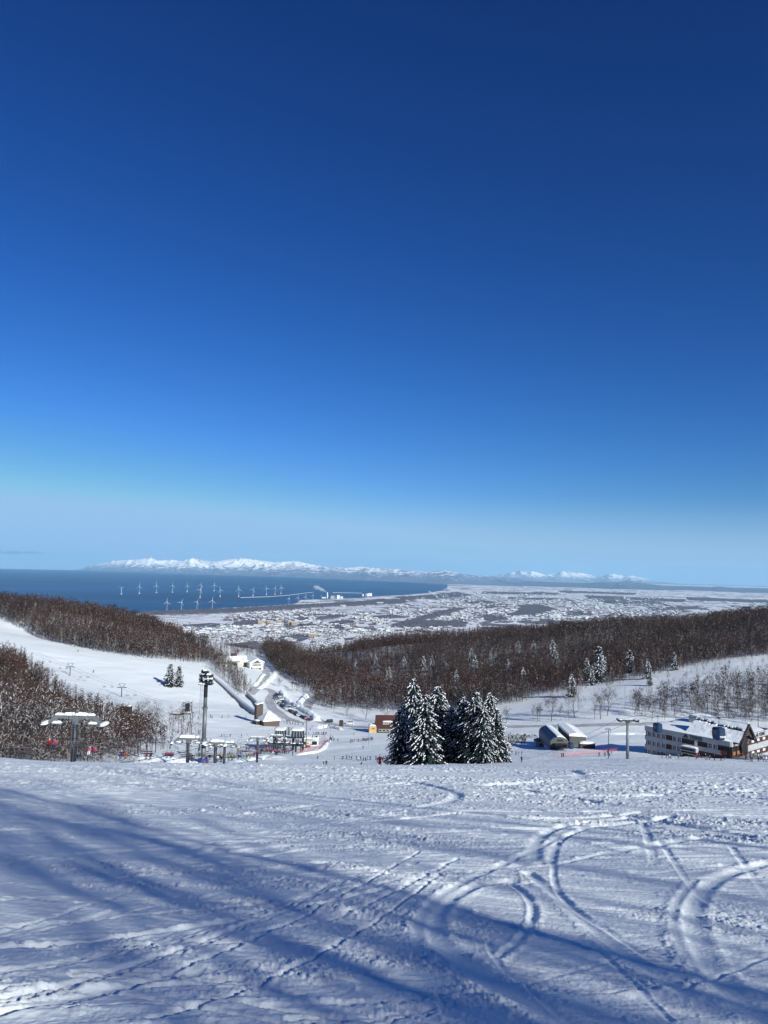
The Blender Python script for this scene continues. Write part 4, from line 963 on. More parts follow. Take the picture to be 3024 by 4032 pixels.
sp = P(2275, 2955, 345); zs = H(sp.x, sp.y); hs = (float(P(2275, 2893, 345).z) - zs) * .88
sh = empty('storage_shed', (sp.x, sp.y, zs), 'tall grey shed with snowy roof and dark side beside the gondola station', 'shed'); part(MB().box((0, 11, hs / 2 - .5), (7.2, 22, hs + 1)), 'wall', mat('olive_wall', (.10, .10, .09), rough=.8, noise=.15), sh)
mb = MB(); mb.prism([(-3.9, -.4, hs), (3.9, -.4, hs - .3), (3.9, -.4, hs + .1), (-.6, -.4, hs + 1.5), (-3.9, -.4, hs + .9)], (0, 0, 0), (0, 23, 0)); part(mb, 'roof_snow', snowcap, sh)
part(MB().box((-3.68, 11, hs * .5 + .1), (.15, 21.6, hs)), 'side_wall', m_dwood, sh)
e = gable_house('hut', hit(2126, 2942, 250) + Vector((0, 2, 0)), .1, 3.8, 3, 2.5, .9, mat('grey_hut', (.26, .27, .30), noise=.1), m_copper, 'small grey gabled hut left of the gondola station', 'hut', .0)
part(MB().box((.5, -1.53, 1.0), (1.2, .1, 1.0)), 'window', m_dark, e)
e = empty('hut', hit(2314, 2948, 250), 'low brown hut under a thick white snow cap right of the gondola station', 'hut'); part(MB().box((0, 1.5, .6), (6.3, 3, 2.6)), 'wall', m_dwood, e); part(MB().blob((0, 1.5, 1.9), (7, 3.6, .8)), 'roof_snow', snowcap, e)
# ---- chalet behind the firs
cp_ = P(1524, 2880, 452); zc = H(cp_.x, cp_.y); ch = gable_house('chalet', (cp_.x, cp_.y + 4, zc), math.radians(-84), 7.5, 13, 3.3, 6.2, m_dwood, m_red, 'chalet with steep dark red roof, white dormer and yellow end wall behind the firs', 'chalet', 0)
ch.matrix_world = Matrix.Translation((cp_.x, cp_.y + 4, zc)) @ Matrix.Rotation(math.radians(4), 4, 'Z') @ Matrix.Rotation(math.radians(-90), 4, 'Z')
for k in range(5): 
    fo = part(MB().box((3.81, 1.1 + (k - 2.5) * 2.1, 1.4), (.1, 1.9, 1.5)), 'window', m_cream, ch); part(MB().box((3.86, 1.1 + (k - 2.5) * 2.1, 1.4), (.08, 1.5, 1.1)), 'pane', m_glass, fo)
d_ = part(MB().box((2.4, 0, 5.5), (2.2, 5.6, 1.5)), 'dormer', m_cream, ch)
for k in range(5): part(MB().box((3.53, (k - 2) * 1.05, 5.5), (.08, .7, .7)), 'pane', m_glass, d_)
part(MB().blob((2.2, 0, 6.25), (2.6, 5.9, .4)), 'roof_snow', snowcap, ch)
a_ = part(MB().box((.4, -8.5, 1.7), (7.2, 4.2, 4.4)), 'annex', m_yellow, ch, 'yellow flat roofed annex'); part(MB().blob((.4, -8.5, 3.9), (7.4, 4.6, .6)), 'roof_snow', snowcap, a_)
part(MB().box((4.05, -8.2, 2.5), (.1, 1.6, .8)), 'notice_board', mat('red_sign', (.45, .07, .04)), a_)
# ---- lodge with stair tower
lp = P(1054, 2870, 455); zl = H(lp.x, lp.y); lo = empty('lodge', (lp.x, lp.y + 4, zl), 'brown timber lodge under a snowy pyramid roof with a square tower', 'lodge', rz=math.radians(28))
part(MB().box((0, 0, 1.0), (9.6, 9.6, 4.2)), 'wall', m_wood, lo)
mb = MB(); mb.add([(-5.3, -5.3, 2.9), (5.3, -5.3, 2.9), (5.3, 5.3, 2.9), (-5.3, 5.3, 2.9), (-5.3, -5.3, 3.4), (5.3, -5.3, 3.4), (5.3, 5.3, 3.4), (-5.3, 5.3, 3.4), (-.6, .6, 7.6), (.6, .6, 7.6)], [(3, 2, 1, 0), (0, 1, 5, 4), (1, 2, 6, 5), (2, 3, 7, 6), (3, 0, 4, 7), (4, 5, 9, 8), (5, 6, 9), (6, 7, 8, 9), (7, 4, 8)]); part(mb, 'roof_snow', snowcap, lo)
part(MB().box((-6.2, 2, .8), (3.4, 4, 3.4)), 'annex', m_dwood, lo); part(MB().blob((-6.2, 2, 2.5), (3.8, 4.4, .5)), 'roof_snow', snowcap, lo)
tw_ = part(MB().box((-3.6, 8.2, 4.6), (4.0, 4.0, 12)), 'tower', m_wood, lo); part(MB().add([(-5.7, 6.1, 10.6), (-1.5, 6.1, 11.6), (-1.5, 10.3, 11.6), (-5.7, 10.3, 10.6), (-5.7, 6.1, 11.1), (-1.5, 6.1, 12.1), (-1.5, 10.3, 12.1), (-5.7, 10.3, 11.1)], [(3, 2, 1, 0), (4, 5, 6, 7), (0, 1, 5, 4), (1, 2, 6, 5), (2, 3, 7, 6), (3, 0, 4, 7)]), 'roof_snow', snowcap, tw_)
part(MB().box((-5.62, 8.2, 8.2), (.1, 1.0, 1.2)), 'window', m_dark, tw_)
# ---- covered passages
def ribbon_tube(name, pts, r, hgt, mats, label, cat, portholes=0, snow_w=.9):
    g = [hit(a, b, 300) for a, b in pts]; e = empty(name, g[0], label, cat); o0 = g[0]; sec = arch(r, hgt, 10); mb = MB(); N = len(sec); rows = []
    for i, p in enumerate(g):
        d = (g[min(i + 1, len(g) - 1)] - g[max(i - 1, 0)]); d.z = 0; d.normalize(); u = Vector((d.y, -d.x, 0))
        rows.append([p - o0 + u * a + Vector((0, 0, b - .1)) for a, b in sec])
    vs = [v for r_ in rows for v in r_]; fs = []
    for i in range(len(rows) - 1):
        for k in range(N - 1): fs.append((i * N + k, i * N + k + 1, (i + 1) * N + k + 1, (i + 1) * N + k))
    fs.append(tuple(range(N))); fs.append(tuple((len(rows) - 1) * N + k for k in range(N)))
    mb.add(vs, fs); part(mb, 'shell', mats[0], e, None, False)
    mb = MB(); c0, c1 = 3, 8; K_ = c1 - c0 + 1; vs = [rw[k] + Vector((0, 0, .28)) for rw in rows for k in range(c0, c1 + 1)]
    fs = [(i * K_ + k, i * K_ + k + 1, (i + 1) * K_ + k + 1, (i + 1) * K_ + k) for i in range(len(rows) - 1) for k in range(K_ - 1)]
    mb.add(vs, fs); part(mb, 'snow_cover', snowcap, e, None, True)
    return e, rows, g, o0
e, rows, g, o0 = ribbon_tube('covered_walkway', [(842,2672),(858,2686),(880,2705),(905,2730),(930,2752),(955,2775),(985,2800),(1012,2818)], 2.0, 3.0, [m_steel], 'snow covered arched walkway with rows of dark portholes beside the ski run', 'walkway')
for i in range(len(g) - 1):
    for k in range(6):
        if (i * 6 + k) % 9 > 6: continue
        t = (k + .5) / 6; p = rows[i][2].lerp(rows[i + 1][2], t); d = (rows[i + 1][2] - rows[i][2]).normalized(); nrm = Vector((-d.y, d.x, 0)) * -1
        q = rows[i][0].lerp(rows[i + 1][0], t); out = (q - rows[i][-1].lerp(rows[i + 1][-1], t)).normalized()
        part(MB().tube(p + out * -.15 + Vector((0, 0, -.25)), p + out * .22 + Vector((0, 0, -.2)), .45, n=8), 'porthole', m_dark, e)
p = rows[-1]; c = (p[0] + p[-1]) / 2; d = (g[-1] - g[-2]).normalized()
mb = MB(); mb.add([c + (v - c) * .8 + d * .12 for v in p], [tuple(range(len(p)))]); part(mb, 'entrance', m_dark, e)
e2, *_ = ribbon_tube('covered_walkway', [(978,2742),(992,2757),(1008,2772),(1026,2792)], 1.6, 2.8, [m_conc], 'short grey snow topped passage leading down to the lodge tower', 'walkway')
# ---- hotel
hp = P(1010, 2632, 735); zh = H(hp.x, hp.y); ho = empty('hotel', (hp.x, hp.y, zh), 'white hotel with arched gable window and snowy roofs at the head of the road', 'hotel', rz=math.radians(27))
mb = MB(); gw = 6.6
mb.prism([(-gw, 0, -1), (gw, 0, -1), (gw, 0, 6.2), (.6, 0, 9.4), (-gw, 0, 6.2)], (0, 0, 0), (0, 26, 0)); part(mb, 'wall', m_white, ho)
f = part(MB().prism([(-4.2, -.12, 3.4), (4.2, -.12, 3.4), (4.2, -.12, 6.0), (.6, -.12, 8.3), (-4.2, -.12, 6.0)], (0, 0, 0), (0, .1, 0)), 'window', m_glass, ho)
mb = MB()
for k in range(8): mb.box((-4.2 + k * 1.2, -.2, 5.0), (.22, .15, 3.4 if 0 < k < 7 else 2.6))
mb.box((0, -.2, 5.2), (8.6, .2, .5)); part(mb, 'mullion', m_white, f)
part(MB().box((0, -1.6, 2.4), (10, 3.2, 1.6)), 'balcony', m_white, ho); part(MB().box((0, -.5, .6), (9, 1, 2.2)), 'porch', m_cream, ho)
part(MB().box((3.3, -1.05, .7), (1.6, .2, 1.7)), 'doorway', m_dark, ho)
def gsnow(e, w0, hw, hr, y0, y1, t, cx=0): part(MB().prism([(cx - w0, y0, hw), (cx, y0, hw + hr), (cx + w0, y0, hw), (cx + w0, y0, hw + t), (cx, y0, hw + hr + t * 1.2), (cx - w0, y0, hw + t)], (0, 0, 0), (0, y1 - y0, 0)), 'roof_snow', snowcap, e)
gsnow(ho, gw + .8, 6.0, 3.6, -1, 27, .7, .3)
wg = empty('wing', (0, 0, 0)); wg.parent = ho; wg['label'] = 'dark walled wing behind at the left with a wide snowy roof'
part(MB().box((-22, 16, 3.2), (26, 12, 8.4)), 'wall', mat('olive_grey_wall', (.16, .16, .13), noise=.2, nscale=.5), wg)
part(MB().prism([(-36, 9.4, 7.2), (-36, 22.5, 7.2), (-34, 16, 11.2)], (0, 0, 0), (29, 0, 0)), 'roof_snow', snowcap, wg)
for k in range(5): 
    for z_ in (2.2, 5.2): part(MB().box((-20 + k * 2.6, 9.9, z_), (1.6, .3, 1.7)), 'window', m_glass, wg)
for x_, y_ in ((-34.5, 16), (-17, 18)): part(MB().box((x_, y_, 11), (4.2, 4, 5)), 'chimney', mat('maroon', (.08, .018, .02), noise=.3), wg)
part(MB().prism([(-14, 8.5, 6), (-4, 8.5, 6), (-4, 8.5, 6.6), (-9, 8.5, 9.5), (-14, 8.5, 6.6)], (0, 0, 0), (0, 16, 0)), 'roof_snow', snowcap, ho)
tb_ = part(MB().box((-15.5, 4, 2.6), (6, 8, 7.2)), 'annex', m_cream, ho); part(MB().blob((-15.5, 4, 6.2), (6.4, 8.4, .7)), 'roof_snow', snowcap, tb_)
# ---- lift bottom station
pr_ = random.Random(21)
bp = P(1136, 2899, 356); zb_ = float(P(1136, 2899, 356).z); zgd = H(bp.x, bp.y)
ls = empty('lift_station', (bp.x, bp.y, zb_), 'chairlift bottom station, two glazed cabins with snowy roofs above a dark steel frame', 'lift station')
for sx, wd in ((-3.9, 5.2), (3.9, 6.0)):
    c_ = empty('control_cabin', (sx, 0, 0)); c_.parent = ls
    mb = MB(); b, t = wd / 2, wd / 2 * .82; mb.prism([(-b, -2, 0), (b, -2, 0), (t, -1.6, 2.9), (-t, -1.6, 2.9)], (0, 0, 0), (0, 6, 0)); part(mb, 'wall', m_dsteel, c_)
    for k in range(4): part(MB().prism([((-b + .25 + k * (2 * b - .5) / 4) + .1, -2.08, .3), ((-b + .25 + (k + 1) * (2 * b - .5) / 4) - .1, -2.08, .3), ((-t + .2 + (k + 1) * (2 * t - .4) / 4) - .1, -1.72, 2.7), ((-t + .2 + k * (2 * t - .4) / 4) + .1, -1.72, 2.7)], (0, 0, 0), (0, .08, 0)), 'window', m_glass, c_)
    mb = MB()
    for k in range(5): mb.tube((-b + .25 + k * (2 * b - .5) / 4, -2.12, .1), (-t + .2 + k * (2 * t - .4) / 4, -1.75, 2.8), .07, n=4)
    part(mb, 'mullion', m_frame, c_); part(MB().blob((0, 1.2, 2.9), (wd + .3, 7, .8), lump=.06, n=16), 'roof_snow', snowcap, c_)
part(MB().tube((0, 0, .5), (0, 0, 4.0), .5), 'mast', m_steel, ls)
mb = MB(); dz = zgd - zb_ - .6
for x_ in (-6.5, -2, 2, 6.5):
    for y_ in (-1, 4): mb.box((x_, y_, dz / 2), (.5, .5, -dz))
for k in range(3): mb.box((0, 1 + (k - 1) * 2.2, -.3 - .3 * k), (14.5, .4, .4)); mb.tube((-7 + k * 5, -1, -.4), (-3 + k * 5, -1, dz + 1), .16)
for k in range(26):
    a = Vector((pr_.uniform(-9, 8), pr_.uniform(-9, 3), pr_.uniform(-4.5, -.4))); b = a + Vector((pr_.choice((-1, 1)) * pr_.uniform(1, 4.5), pr_.uniform(-2, 2), pr_.uniform(-2.4, 1.2))); mb.tube(a, b, pr_.uniform(.08, .17), n=5)
for k in range(5): mb.box((-8 + k * 3.6, -7.5, -2.7), (.35, .35, -dz - 2.2)); mb.box((-7 + k * 3.3, -7.5, -2.3), (3.0, .35, .3))
part(mb, 'steel_frame', m_dsteel, ls)
bw = MB()
for k in range(24):
    a = 2 * math.pi * k / 24; b = 2 * math.pi * (k + 1) / 24; bw.tube((2.6 * math.cos(a) - 4, -6 + 2.6 * math.sin(a), -2.4), (2.6 * math.cos(b) - 4, -6 + 2.6 * math.sin(b), -2.4), .16, n=5)
for k in range(5): a = k * 1.257; bw.tube((-4, -6, -2.4), (-4 + 2.6 * math.cos(a), -6 + 2.6 * math.sin(a), -2.4), .09, n=4)
bw.tube((-4, -6, -2.2), (-4, -6, dz - .5), .45); bw.box((-4, -6, -1.9), (8, 1, .5)); bw.box((-4, -6, -3.2), (1.0, 9, .35)); part(bw, 'bullwheel', m_dsteel, ls)
bw2 = MB(); bw2.tube((4, -5, -2.4), (4, -5, dz - .5), .4); bw2.box((4, -5, -2.2), (7, .7, .5)); bw2.tube((4, -5, -2.6), (4, -5, -2.9), 2.2, n=18); part(bw2, 'bullwheel', m_dsteel, ls)
for k in range(5): part(MB().blob((-7.5 + k * 3.4, -5.5, -1.62 if k < 3 else -1.95), (2.6, 1.1, .35), seed=k), 'snow_cushion', snowcap, ls)
for px, py, wd, hh, lab in ((1207, 2938, 4.4, 3.2, 'cream ticket hut with a white door beside the utility pole'), (1238, 2938, 3.4, 3.0, 'white hut with a wide black window beside the red netting')):
    v = hit(px, py, 250); e = empty('hut', v, lab, 'hut'); part(MB().box((0, 2, hh / 2 - .3), (wd, 4, hh + .6)), 'wall', m_cream if wd > 4 else m_white, e); part(MB().blob((0, 2, hh), (wd + .6, 4.8, .9), lump=.05), 'roof_snow', snowcap, e)
    part(MB().box((0 if wd < 4 else -.9, -.04, 1.3), (wd * .7 if wd < 4 else 1.4, .1, 1.7 if wd < 4 else 1.2)), 'window', m_dark, e)
    if wd < 4: part(MB().box((-1.0, 1, hh + 1.2), (.25, .25, 1.6)), 'vent_pipe', m_dsteel, e); part(MB().box((.9, 1, hh + 1.1), (.7, .5, .9)), 'exhaust', m_dark, e)
    else: part(MB().box((1.3, -.04, 1.1), (.9, .1, 2.0)), 'door', m_frame, e)
# ---- old platforms on the left slope
def platform(px, py, D, wd, hh, label):
    v = G(px, D); p = P(px, py, D); e = empty('viewing_platform', v, label, 'platform'); z1 = p.z - v.z
    mb = MB()
    for a in (-1, 1):
        for b in (-1, 1): mb.tube((a * wd * .4, b * wd * .3, -1), (a * wd * .45, b * wd * .35, z1), .16, n=5)
    mb.tube((-wd * .4, -wd * .3, 0), (wd * .45, -wd * .35, z1 * .8), .1, n=4); part(mb, 'leg', m_dsteel, e); part(MB().box((0, 0, z1), (wd, wd * .8, .35)), 'deck', m_dwood, e)
    part(MB().blob((0, 0, z1 + .2), (wd * .95, wd * .75, .4)), 'snow_cover', snowcap, e); return e, z1
e, z1 = platform(733, 2806, 355, 4.6, 0, 'dark steel platform tower with caged top left of the floodlight tower')
mb = MB()
for k in range(8):
    a = 2 * math.pi * k / 8; mb.tube((2.1 * math.cos(a), 1.8 * math.sin(a), z1), (2.1 * math.cos(a), 1.8 * math.sin(a), z1 + 4.6), .1, n=4)
for z_ in (z1 + 1.4, z1 + 3, z1 + 4.5):
    for k in range(8): a = 2 * math.pi * k / 8; b = 2 * math.pi * (k + 1) / 8; mb.tube((2.1 * math.cos(a), 1.8 * math.sin(a), z_), (2.1 * math.cos(b), 1.8 * math.sin(b), z_), .1, n=4)
mb.box((0, 0, z1 + 2.2), (1.6, 1.6, 3.6)); part(mb, 'cage', m_dsteel, e); part(MB().box((-4.6, 0, z1 - .6), (6, 2.4, .6)), 'ramp', m_dwood, e); part(MB().blob((-4.6, 0, z1 - .3), (6, 2.4, .35)), 'snow_cover', snowcap, e)
e, z1 = platform(498, 2806, 345, 3.4, 0, 'old brown timber loading hut on stilts above the bare trees')
part(MB().box((-.8, 0, z1 + 1.6), (4.6, 3, 2.8)), 'cabin', m_dwood, e); part(MB().blob((-.8, 0, z1 + 3), (5.2, 3.6, .4)), 'roof_snow', snowcap, e); part(MB().box((-4.8, 0, z1 + .3), (5.5, 1.6, .5)), 'gangway', m_dwood, e)
# kiosk, sign panels
e = empty('kiosk', hit(1343, 2866, 350), 'dark upright notice kiosk on two posts beside the white van', 'kiosk'); part(MB().prism([(-1.3, 0, .8), (1.3, 0, .8), (1.3, 0, 4.2), (.7, 0, 4.7), (-.7, 0, 4.7), (-1.3, 0, 4.2)], (0, 0, 0), (0, .5, 0)), 'panel', m_dwood, e)
for a in (-1.1, 1.1): part(MB().box((a, .25, .1), (.25, .3, 1.5)), 'post', m_dwood, e)
# ------------------------------------------------------------------ lifts, poles, cabins, vehicles, nets
def sheaves(mb, c, ln, n=4):
    for k in range(n): y = (k - (n - 1) / 2) * ln / n; mb.tube((c[0] - .08, c[1] + y, c[2]), (c[0] + .08, c[1] + y, c[2]), .19, n=8)
    mb.box((c[0] + .16, c[1], c[2] + .1), (.1, ln, .2))
def lift_tower(px, ytop, D, arm, r, label, snowy=.5, lo=1.3):
    g = G(px, D); top = P(px, ytop, D); h = top.z - g.z; e = empty('lift_tower', g, label, 'lift tower', 'chairlift towers')
    part(MB().tube((0, 0, -1.5), (0, 0, h - .2), r * 1.08, r, n=14), 'pole', m_dsteel, e, None, True)
    mb = MB(); a = arm / 2; k = arm * .16
    mb.box((0, 0, h), (arm - 2 * k, .42, .5))
    for s in (-1, 1):
        mb.prism([(s * (a - k), -.2, h + .25), (s * a, -.2, h - lo + .2), (s * a, -.2, h - lo - .15), (s * (a - k) - s * .35, -.2, h - .25)], (0, 0, 0), (0, .4, 0))
        mb.tube((s * (a - k * .4), 0, h + .1), (s * (a + k * .35), 0, h + 1.5), .06, n=4); mb.box((s * a * .62, 0, h - .5), (.18, .3, .9))
    mb.box((0, 0, h - .1), (r * 3.2, r * 2.6, .5), taper=1.0); mb.tube((0, 0, h - 1.1), (0, 0, h - .2), r, r * 1.7, n=10); part(mb, 'crossarm', m_steel, e)
    for s in (-1, 1):
        mb = MB(); sheaves(mb, (s * a, 0, h - lo), 3.0, 6); part(mb, 'sheave_train', m_dsteel, e); part(MB().blob((s * a, 0, h - lo + .25), (.9, 2.6, .35), seed=int(px)), 'snow_cap', snowcap, e)
        mb = MB(); mb.box((s * a * .62, 0, h - lo + .3), (arm * .17, .9, .12)); part(mb, 'catwalk', m_steel, e); part(MB().blob((s * a * .62, 0, h - lo + .36), (arm * .16, .9, .3), seed=3 + int(px)), 'snow_cap', snowcap, e)
    bw_ = arm - 2 * k
    if snowy > .8: part(MB().blob((-.05 * bw_, 0, h + .24), (bw_ * .78, 1.3, .62), seed=int(px), lump=.12, n=18), 'snow_cap', snowcap, e); part(MB().blob((.42 * bw_, 0, h + .24), (bw_ * .16, 1.0, .5), seed=3), 'snow_cap', snowcap, e)
    elif snowy:
        for q, (c_, w_) in enumerate(((-.40, .20), (-.14, .30), (.16, .32), (.40, .17))): part(MB().blob((c_ * bw_, 0, h + .24), (w_ * bw_ * 1.04, .8, .18 + snowy * .5 * (.7 + .3 * math.sin(q * 2.3 + px))), seed=int(px) + q, lump=.3, n=14), 'snow_cap', snowcap, e)
    mb = MB()
    for s in (-.18, .18): mb.tube((s, -r * 1.12 - .15, -1), (s, -r - .15, h + .6), .03, n=4)
    for z in np.arange(0, h, .4): mb.tube((-.18, -r - .15, z), (.18, -r - .15, z), .022, n=4)
    part(mb, 'ladder', m_steel, e); return e, Vector((g.x, g.y, top.z))
LT = [lift_tower(293, 2822, 115, 8.6, .42, 'nearest and largest lift tower, dark pole with long snow topped crossarm', .45),
      lift_tower(742, 2908, 188, 7.6, .37, 'lift tower with thick snow cap just left of the floodlight tower', 1.0),
      lift_tower(850, 2924, 198, 4.8, .40, 'lift tower with a thick snow slab just right of the floodlight tower', 1.0, .9),
      lift_tower(886, 2926, 222, 7.8, .37, 'lift tower second to the right of the floodlight tower, with drooping arm', .6),
      lift_tower(1015, 2905, 286, 7.6, .42, 'lone lift tower on the snow between the chairs and the bottom station', .15),
      lift_tower(1090, 2897, 325, 7.4, .42, 'lift tower right in front of the bottom station', .3),
      lift_tower(787, 2918, 300, 5.5, .28, 'thin lift tower farther off behind the floodlight tower', .4)]
def cable(pts, r, label, sag=.012):
    mb = MB(); o = Vector(pts[0])
    for a, b in zip(pts[:-1], pts[1:]):
        a = Vector(a) - o; b = Vector(b) - o; L = (b - a).length; n = 8; q = [a.lerp(b, i / n) - Vector((0, 0, 4 * sag * L * (i / n) * (1 - i / n))) for i in range(n + 1)]
        mb.path(q, r, 4)
    c = mb.build('lift_cable', m_dsteel); c.location = o; return tag(c, label, 'cable', 'lift cables')
TA = [LT[i][1] for i in (0, 1, 3, 4, 5)]; AR = [4.3, 3.8, 3.9, 3.8, 4.0]
endA = Vector((bp.x - 4, bp.y - 6, zb_ - 2.4)); st0 = TA[0] + Vector((-3, -75, 14.5))
RopeL = [st0 + Vector((-4.3, 0, 0))] + [t + Vector((-a, 0, -1.05)) for t, a in zip(TA, AR)] + [endA + Vector((-2.6, 0, 0))]
RopeR = [st0 + Vector((4.3, 0, 0))] + [t + Vector((a, 0, -1.05)) for t, a in zip(TA, AR)] + [endA + Vector((2.6, 0, 0))]
cable(RopeL, .05, 'left hand haul rope of the main chairlift'); cable(RopeR, .05, 'right hand haul rope of the main chairlift')
t3 = LT[2][1]; t7 = LT[6][1]
RopeB = [t3 + Vector((2.2, -95, 18)), t3 + Vector((2.2, 0, -.7)), t3.lerp(endA, .5) + Vector((4, 0, 1)), Vector((bp.x + 2, bp.y - 5, zb_ - 2.4))]
RopeC = [t3 + Vector((-2.2, -95, 18)), t3 + Vector((-2.2, 0, -.7)), t3.lerp(endA, .5) + Vector((0, 0, 1)), Vector((bp.x - 1, bp.y - 5, zb_ - 2.4))]
cable(RopeB, .05, 'right hand rope of the second chairlift'); cable(RopeC, .05, 'left hand rope of the second chairlift')
def rope_at(R, y):
    for a, b in zip(R[:-1], R[1:]):
        if a.y <= y <= b.y: t = (y - a.y) / (b.y - a.y); L = (b - a).length; return a.lerp(b, t) - Vector((0, 0, 4 * .012 * L * t * (1 - t)))
    return None
# chair: hanger drops 3.1 m, seat for two/four
m_seat = mat('chair_seat', (.045, .036, .040), rough=.8, noise=.2)
def make_chair(wd):
    e = empty('lift_chair', (0, 0, 0)); h = 3.0
    mb = MB(); mb.path([(0, 0, 0), (.0, -.12, -.3), (.0, -.5, -1.1), (0, -.45, -1.9)], .035, 5); mb.tube((-wd / 2, -.45, -1.9), (wd / 2, -.45, -1.9), .03, n=5)
    for s in (-1, 1): mb.path([(s * wd / 2, -.45, -1.9), (s * (wd / 2 + .06), -.1, -2.3), (s * wd / 2, 0, -2.75), (s * wd / 2, .45, -2.85)], .03, 5)
    part(mb, 'hanger', m_steel, e)
    part(MB().box((0, .22, -2.82), (wd, .48, .07)), 'seat', m_seat, e); part(MB().box((0, -.05, -2.42), (wd, .05, .2)), 'backrest', m_seat, e)
    part(MB().box((0, 0, .02), (.12, .5, .14)), 'grip', m_dsteel, e); return e
# floodlight tower
g = G(803, 200); top = P(821, 2655, 200); hT = top.z - g.z; fl = empty('floodlight_tower', g, 'tall grey floodlight tower with caged lamp platform and blue foot pad', 'floodlight tower')
h2 = hT - 2.5
for a, b, r in ((-1.5, h2 * .36, .60), (h2 * .36, h2 * .72, .54), (h2 * .72, h2, .48)): part(MB().tube((0, 0, a), (0, 0, b), r, r * .96, n=18), 'pole', m_steel, fl, None, True)
for z in (h2 * .36, h2 * .72): part(MB().tube((0, 0, z - .25), (0, 0, z + .25), .68, n=18), 'flange', m_steel, fl)
part(MB().tube((0, 0, h2 - 3.3), (0, 0, h2 - .2), .5, n=14), 'top_collar', m_dark, fl)
mb = MB(); R_ = 1.8
for z in (h2, h2 + 1.3, h2 + 2.5):
    for k in range(10): a = 2 * math.pi * k / 10; b = 2 * math.pi * (k + 1) / 10; mb.tube((R_ * math.cos(a), R_ * .8 * math.sin(a), z), (R_ * math.cos(b), R_ * .8 * math.sin(b), z), .055, n=4)
for k in range(10): a = 2 * math.pi * k / 10; mb.tube((R_ * math.cos(a), R_ * .8 * math.sin(a), h2), (R_ * math.cos(a), R_ * .8 * math.sin(a), h2 + 2.5), .05, n=4)
mb.box((0, 0, h2), (3.4, 2.8, .12)); mb.box((0, 0, h2 + 1.3), (3.4, 2.8, .1)); mb.tube((0, 0, h2), (0, 0, h2 + 3), .35); part(mb, 'platform', m_dsteel, fl)
for k in range(14):
    a = 2 * math.pi * k / 7 + (k // 7) * .3; z = h2 + .7 + 1.3 * (k // 7); c = Vector((1.35 * math.cos(a), 1.1 * math.sin(a), z)); d = Vector((math.cos(a), math.sin(a), -.35)).normalized()
    lm = part(MB().tube(c - d * .3, c + d * .25, .22, .40, n=10), 'lamp', m_dark, fl); part(MB().tube(c + d * .25, c + d * .29, .38, n=10), 'lens', m_glass, lm)
part(MB().tube((-1.2, .1, h2 + 3.2), (.6, -.4, h2 + 2.9), .45, n=12), 'top_lamp', m_dsteel, fl)
for k, (x_, y_, z_, w_) in enumerate([(0, -.6, h2 + 1.35, 1.6), (.8, -1, h2 + 2.5, 1.2), (-.9, -.8, h2 + .1, 1.6), (-.4, 0, h2 + 3.4, 1.0), (1.2, -.3, h2 + 1.4, 1.2)]): part(MB().blob((x_, y_, z_), (w_, 1.2, .4), seed=k), 'snow_cap', snowcap, fl)
mb = MB()
for s in (-.22, .22): mb.tube((-1.1 + s, -.3, 3), (-1.1 + s, -.3, h2), .035, n=4)
for z in np.arange(3, h2, .45): mb.tube((-1.32, -.3, z), (-.88, -.3, z), .025, n=4)
for z in np.arange(4, h2, 3.2): mb.tube((-.9, -.3, z), (-.4, -.2, z), .035, n=4)
part(mb, 'ladder', m_steel, fl); part(MB().box((-1.05, -.25, 5.2), (.6, .45, 1.3)), 'control_box', m_panel, fl)
part(MB().tube((0, 0, -1.5), (0, 0, 3.0), 1.2, 1.25, n=10), 'safety_pad', m_blue, fl)
# utility poles and small poles
def pole(px, yb, yt, D, r, label, arms=0, cat='pole', grp='slim poles', m=None):
    g = G(px, D); t = P(px + (yb - yt) * .035, yt, D); h = t.z - g.z; e = empty('utility_pole', g, label, cat, grp); part(MB().tube((0, 0, -1), (0, 0, h), r, r * .75, n=8), 'post', m or m_steel, e)
    for k in range(arms): part(MB().box((0, 0, h - .4 - k * .9), (2.2 - .4 * k, .12, .12)), 'crossarm', m_dsteel, e)
    return e, h
pole(1206, 2945, 2838, 372, .28, 'thick grey utility pole beside the cream ticket hut', 1)
e, h = pole(2396, 2985, 2868, 262, .13, 'dark lamp pole with clustered lamps left of the tall gondola tower', 0, m=m_dsteel)
for k in range(5): part(MB().tube((-.9 + .4 * k, -.1, h - .2 + .35 * (k % 2)), (-1.1 + .4 * k, -.45, h - .4 + .35 * (k % 2)), .16, .26, n=8), 'lamp', m_panel, e)
pole(1312, 2878, 2780, 560, .16, 'slim pole at the bend of the access road'); pole(1240, 2800, 2725, 640, .15, 'slim pole beside the upper bend of the access road'); pole(1108, 2862, 2822, 470, .12, 'short thin pole right of the lodge')
pole(1300+60, 2888, 2752, 590, .13, 'thin pole among the bare trees by the road'); pole(1546, 2810, 2760, 470, .13, 'pole with crossarms behind the chalet roof', 2)
pole(2986, 2900, 2745, 420, .16, 'dark pole behind the right wing', 1, m=m_dsteel); pole(2802, 2830, 2774, 440, .14, 'slim lamp pole behind the station roof', 1); pole(2471-10, 2860, 2700, 470, .14, 'slim pole on the snowfield behind the gondola tower'); pole(1452, 2902, 2862, 380, .07, 'thin flag pole with white banner in front of the chalet')
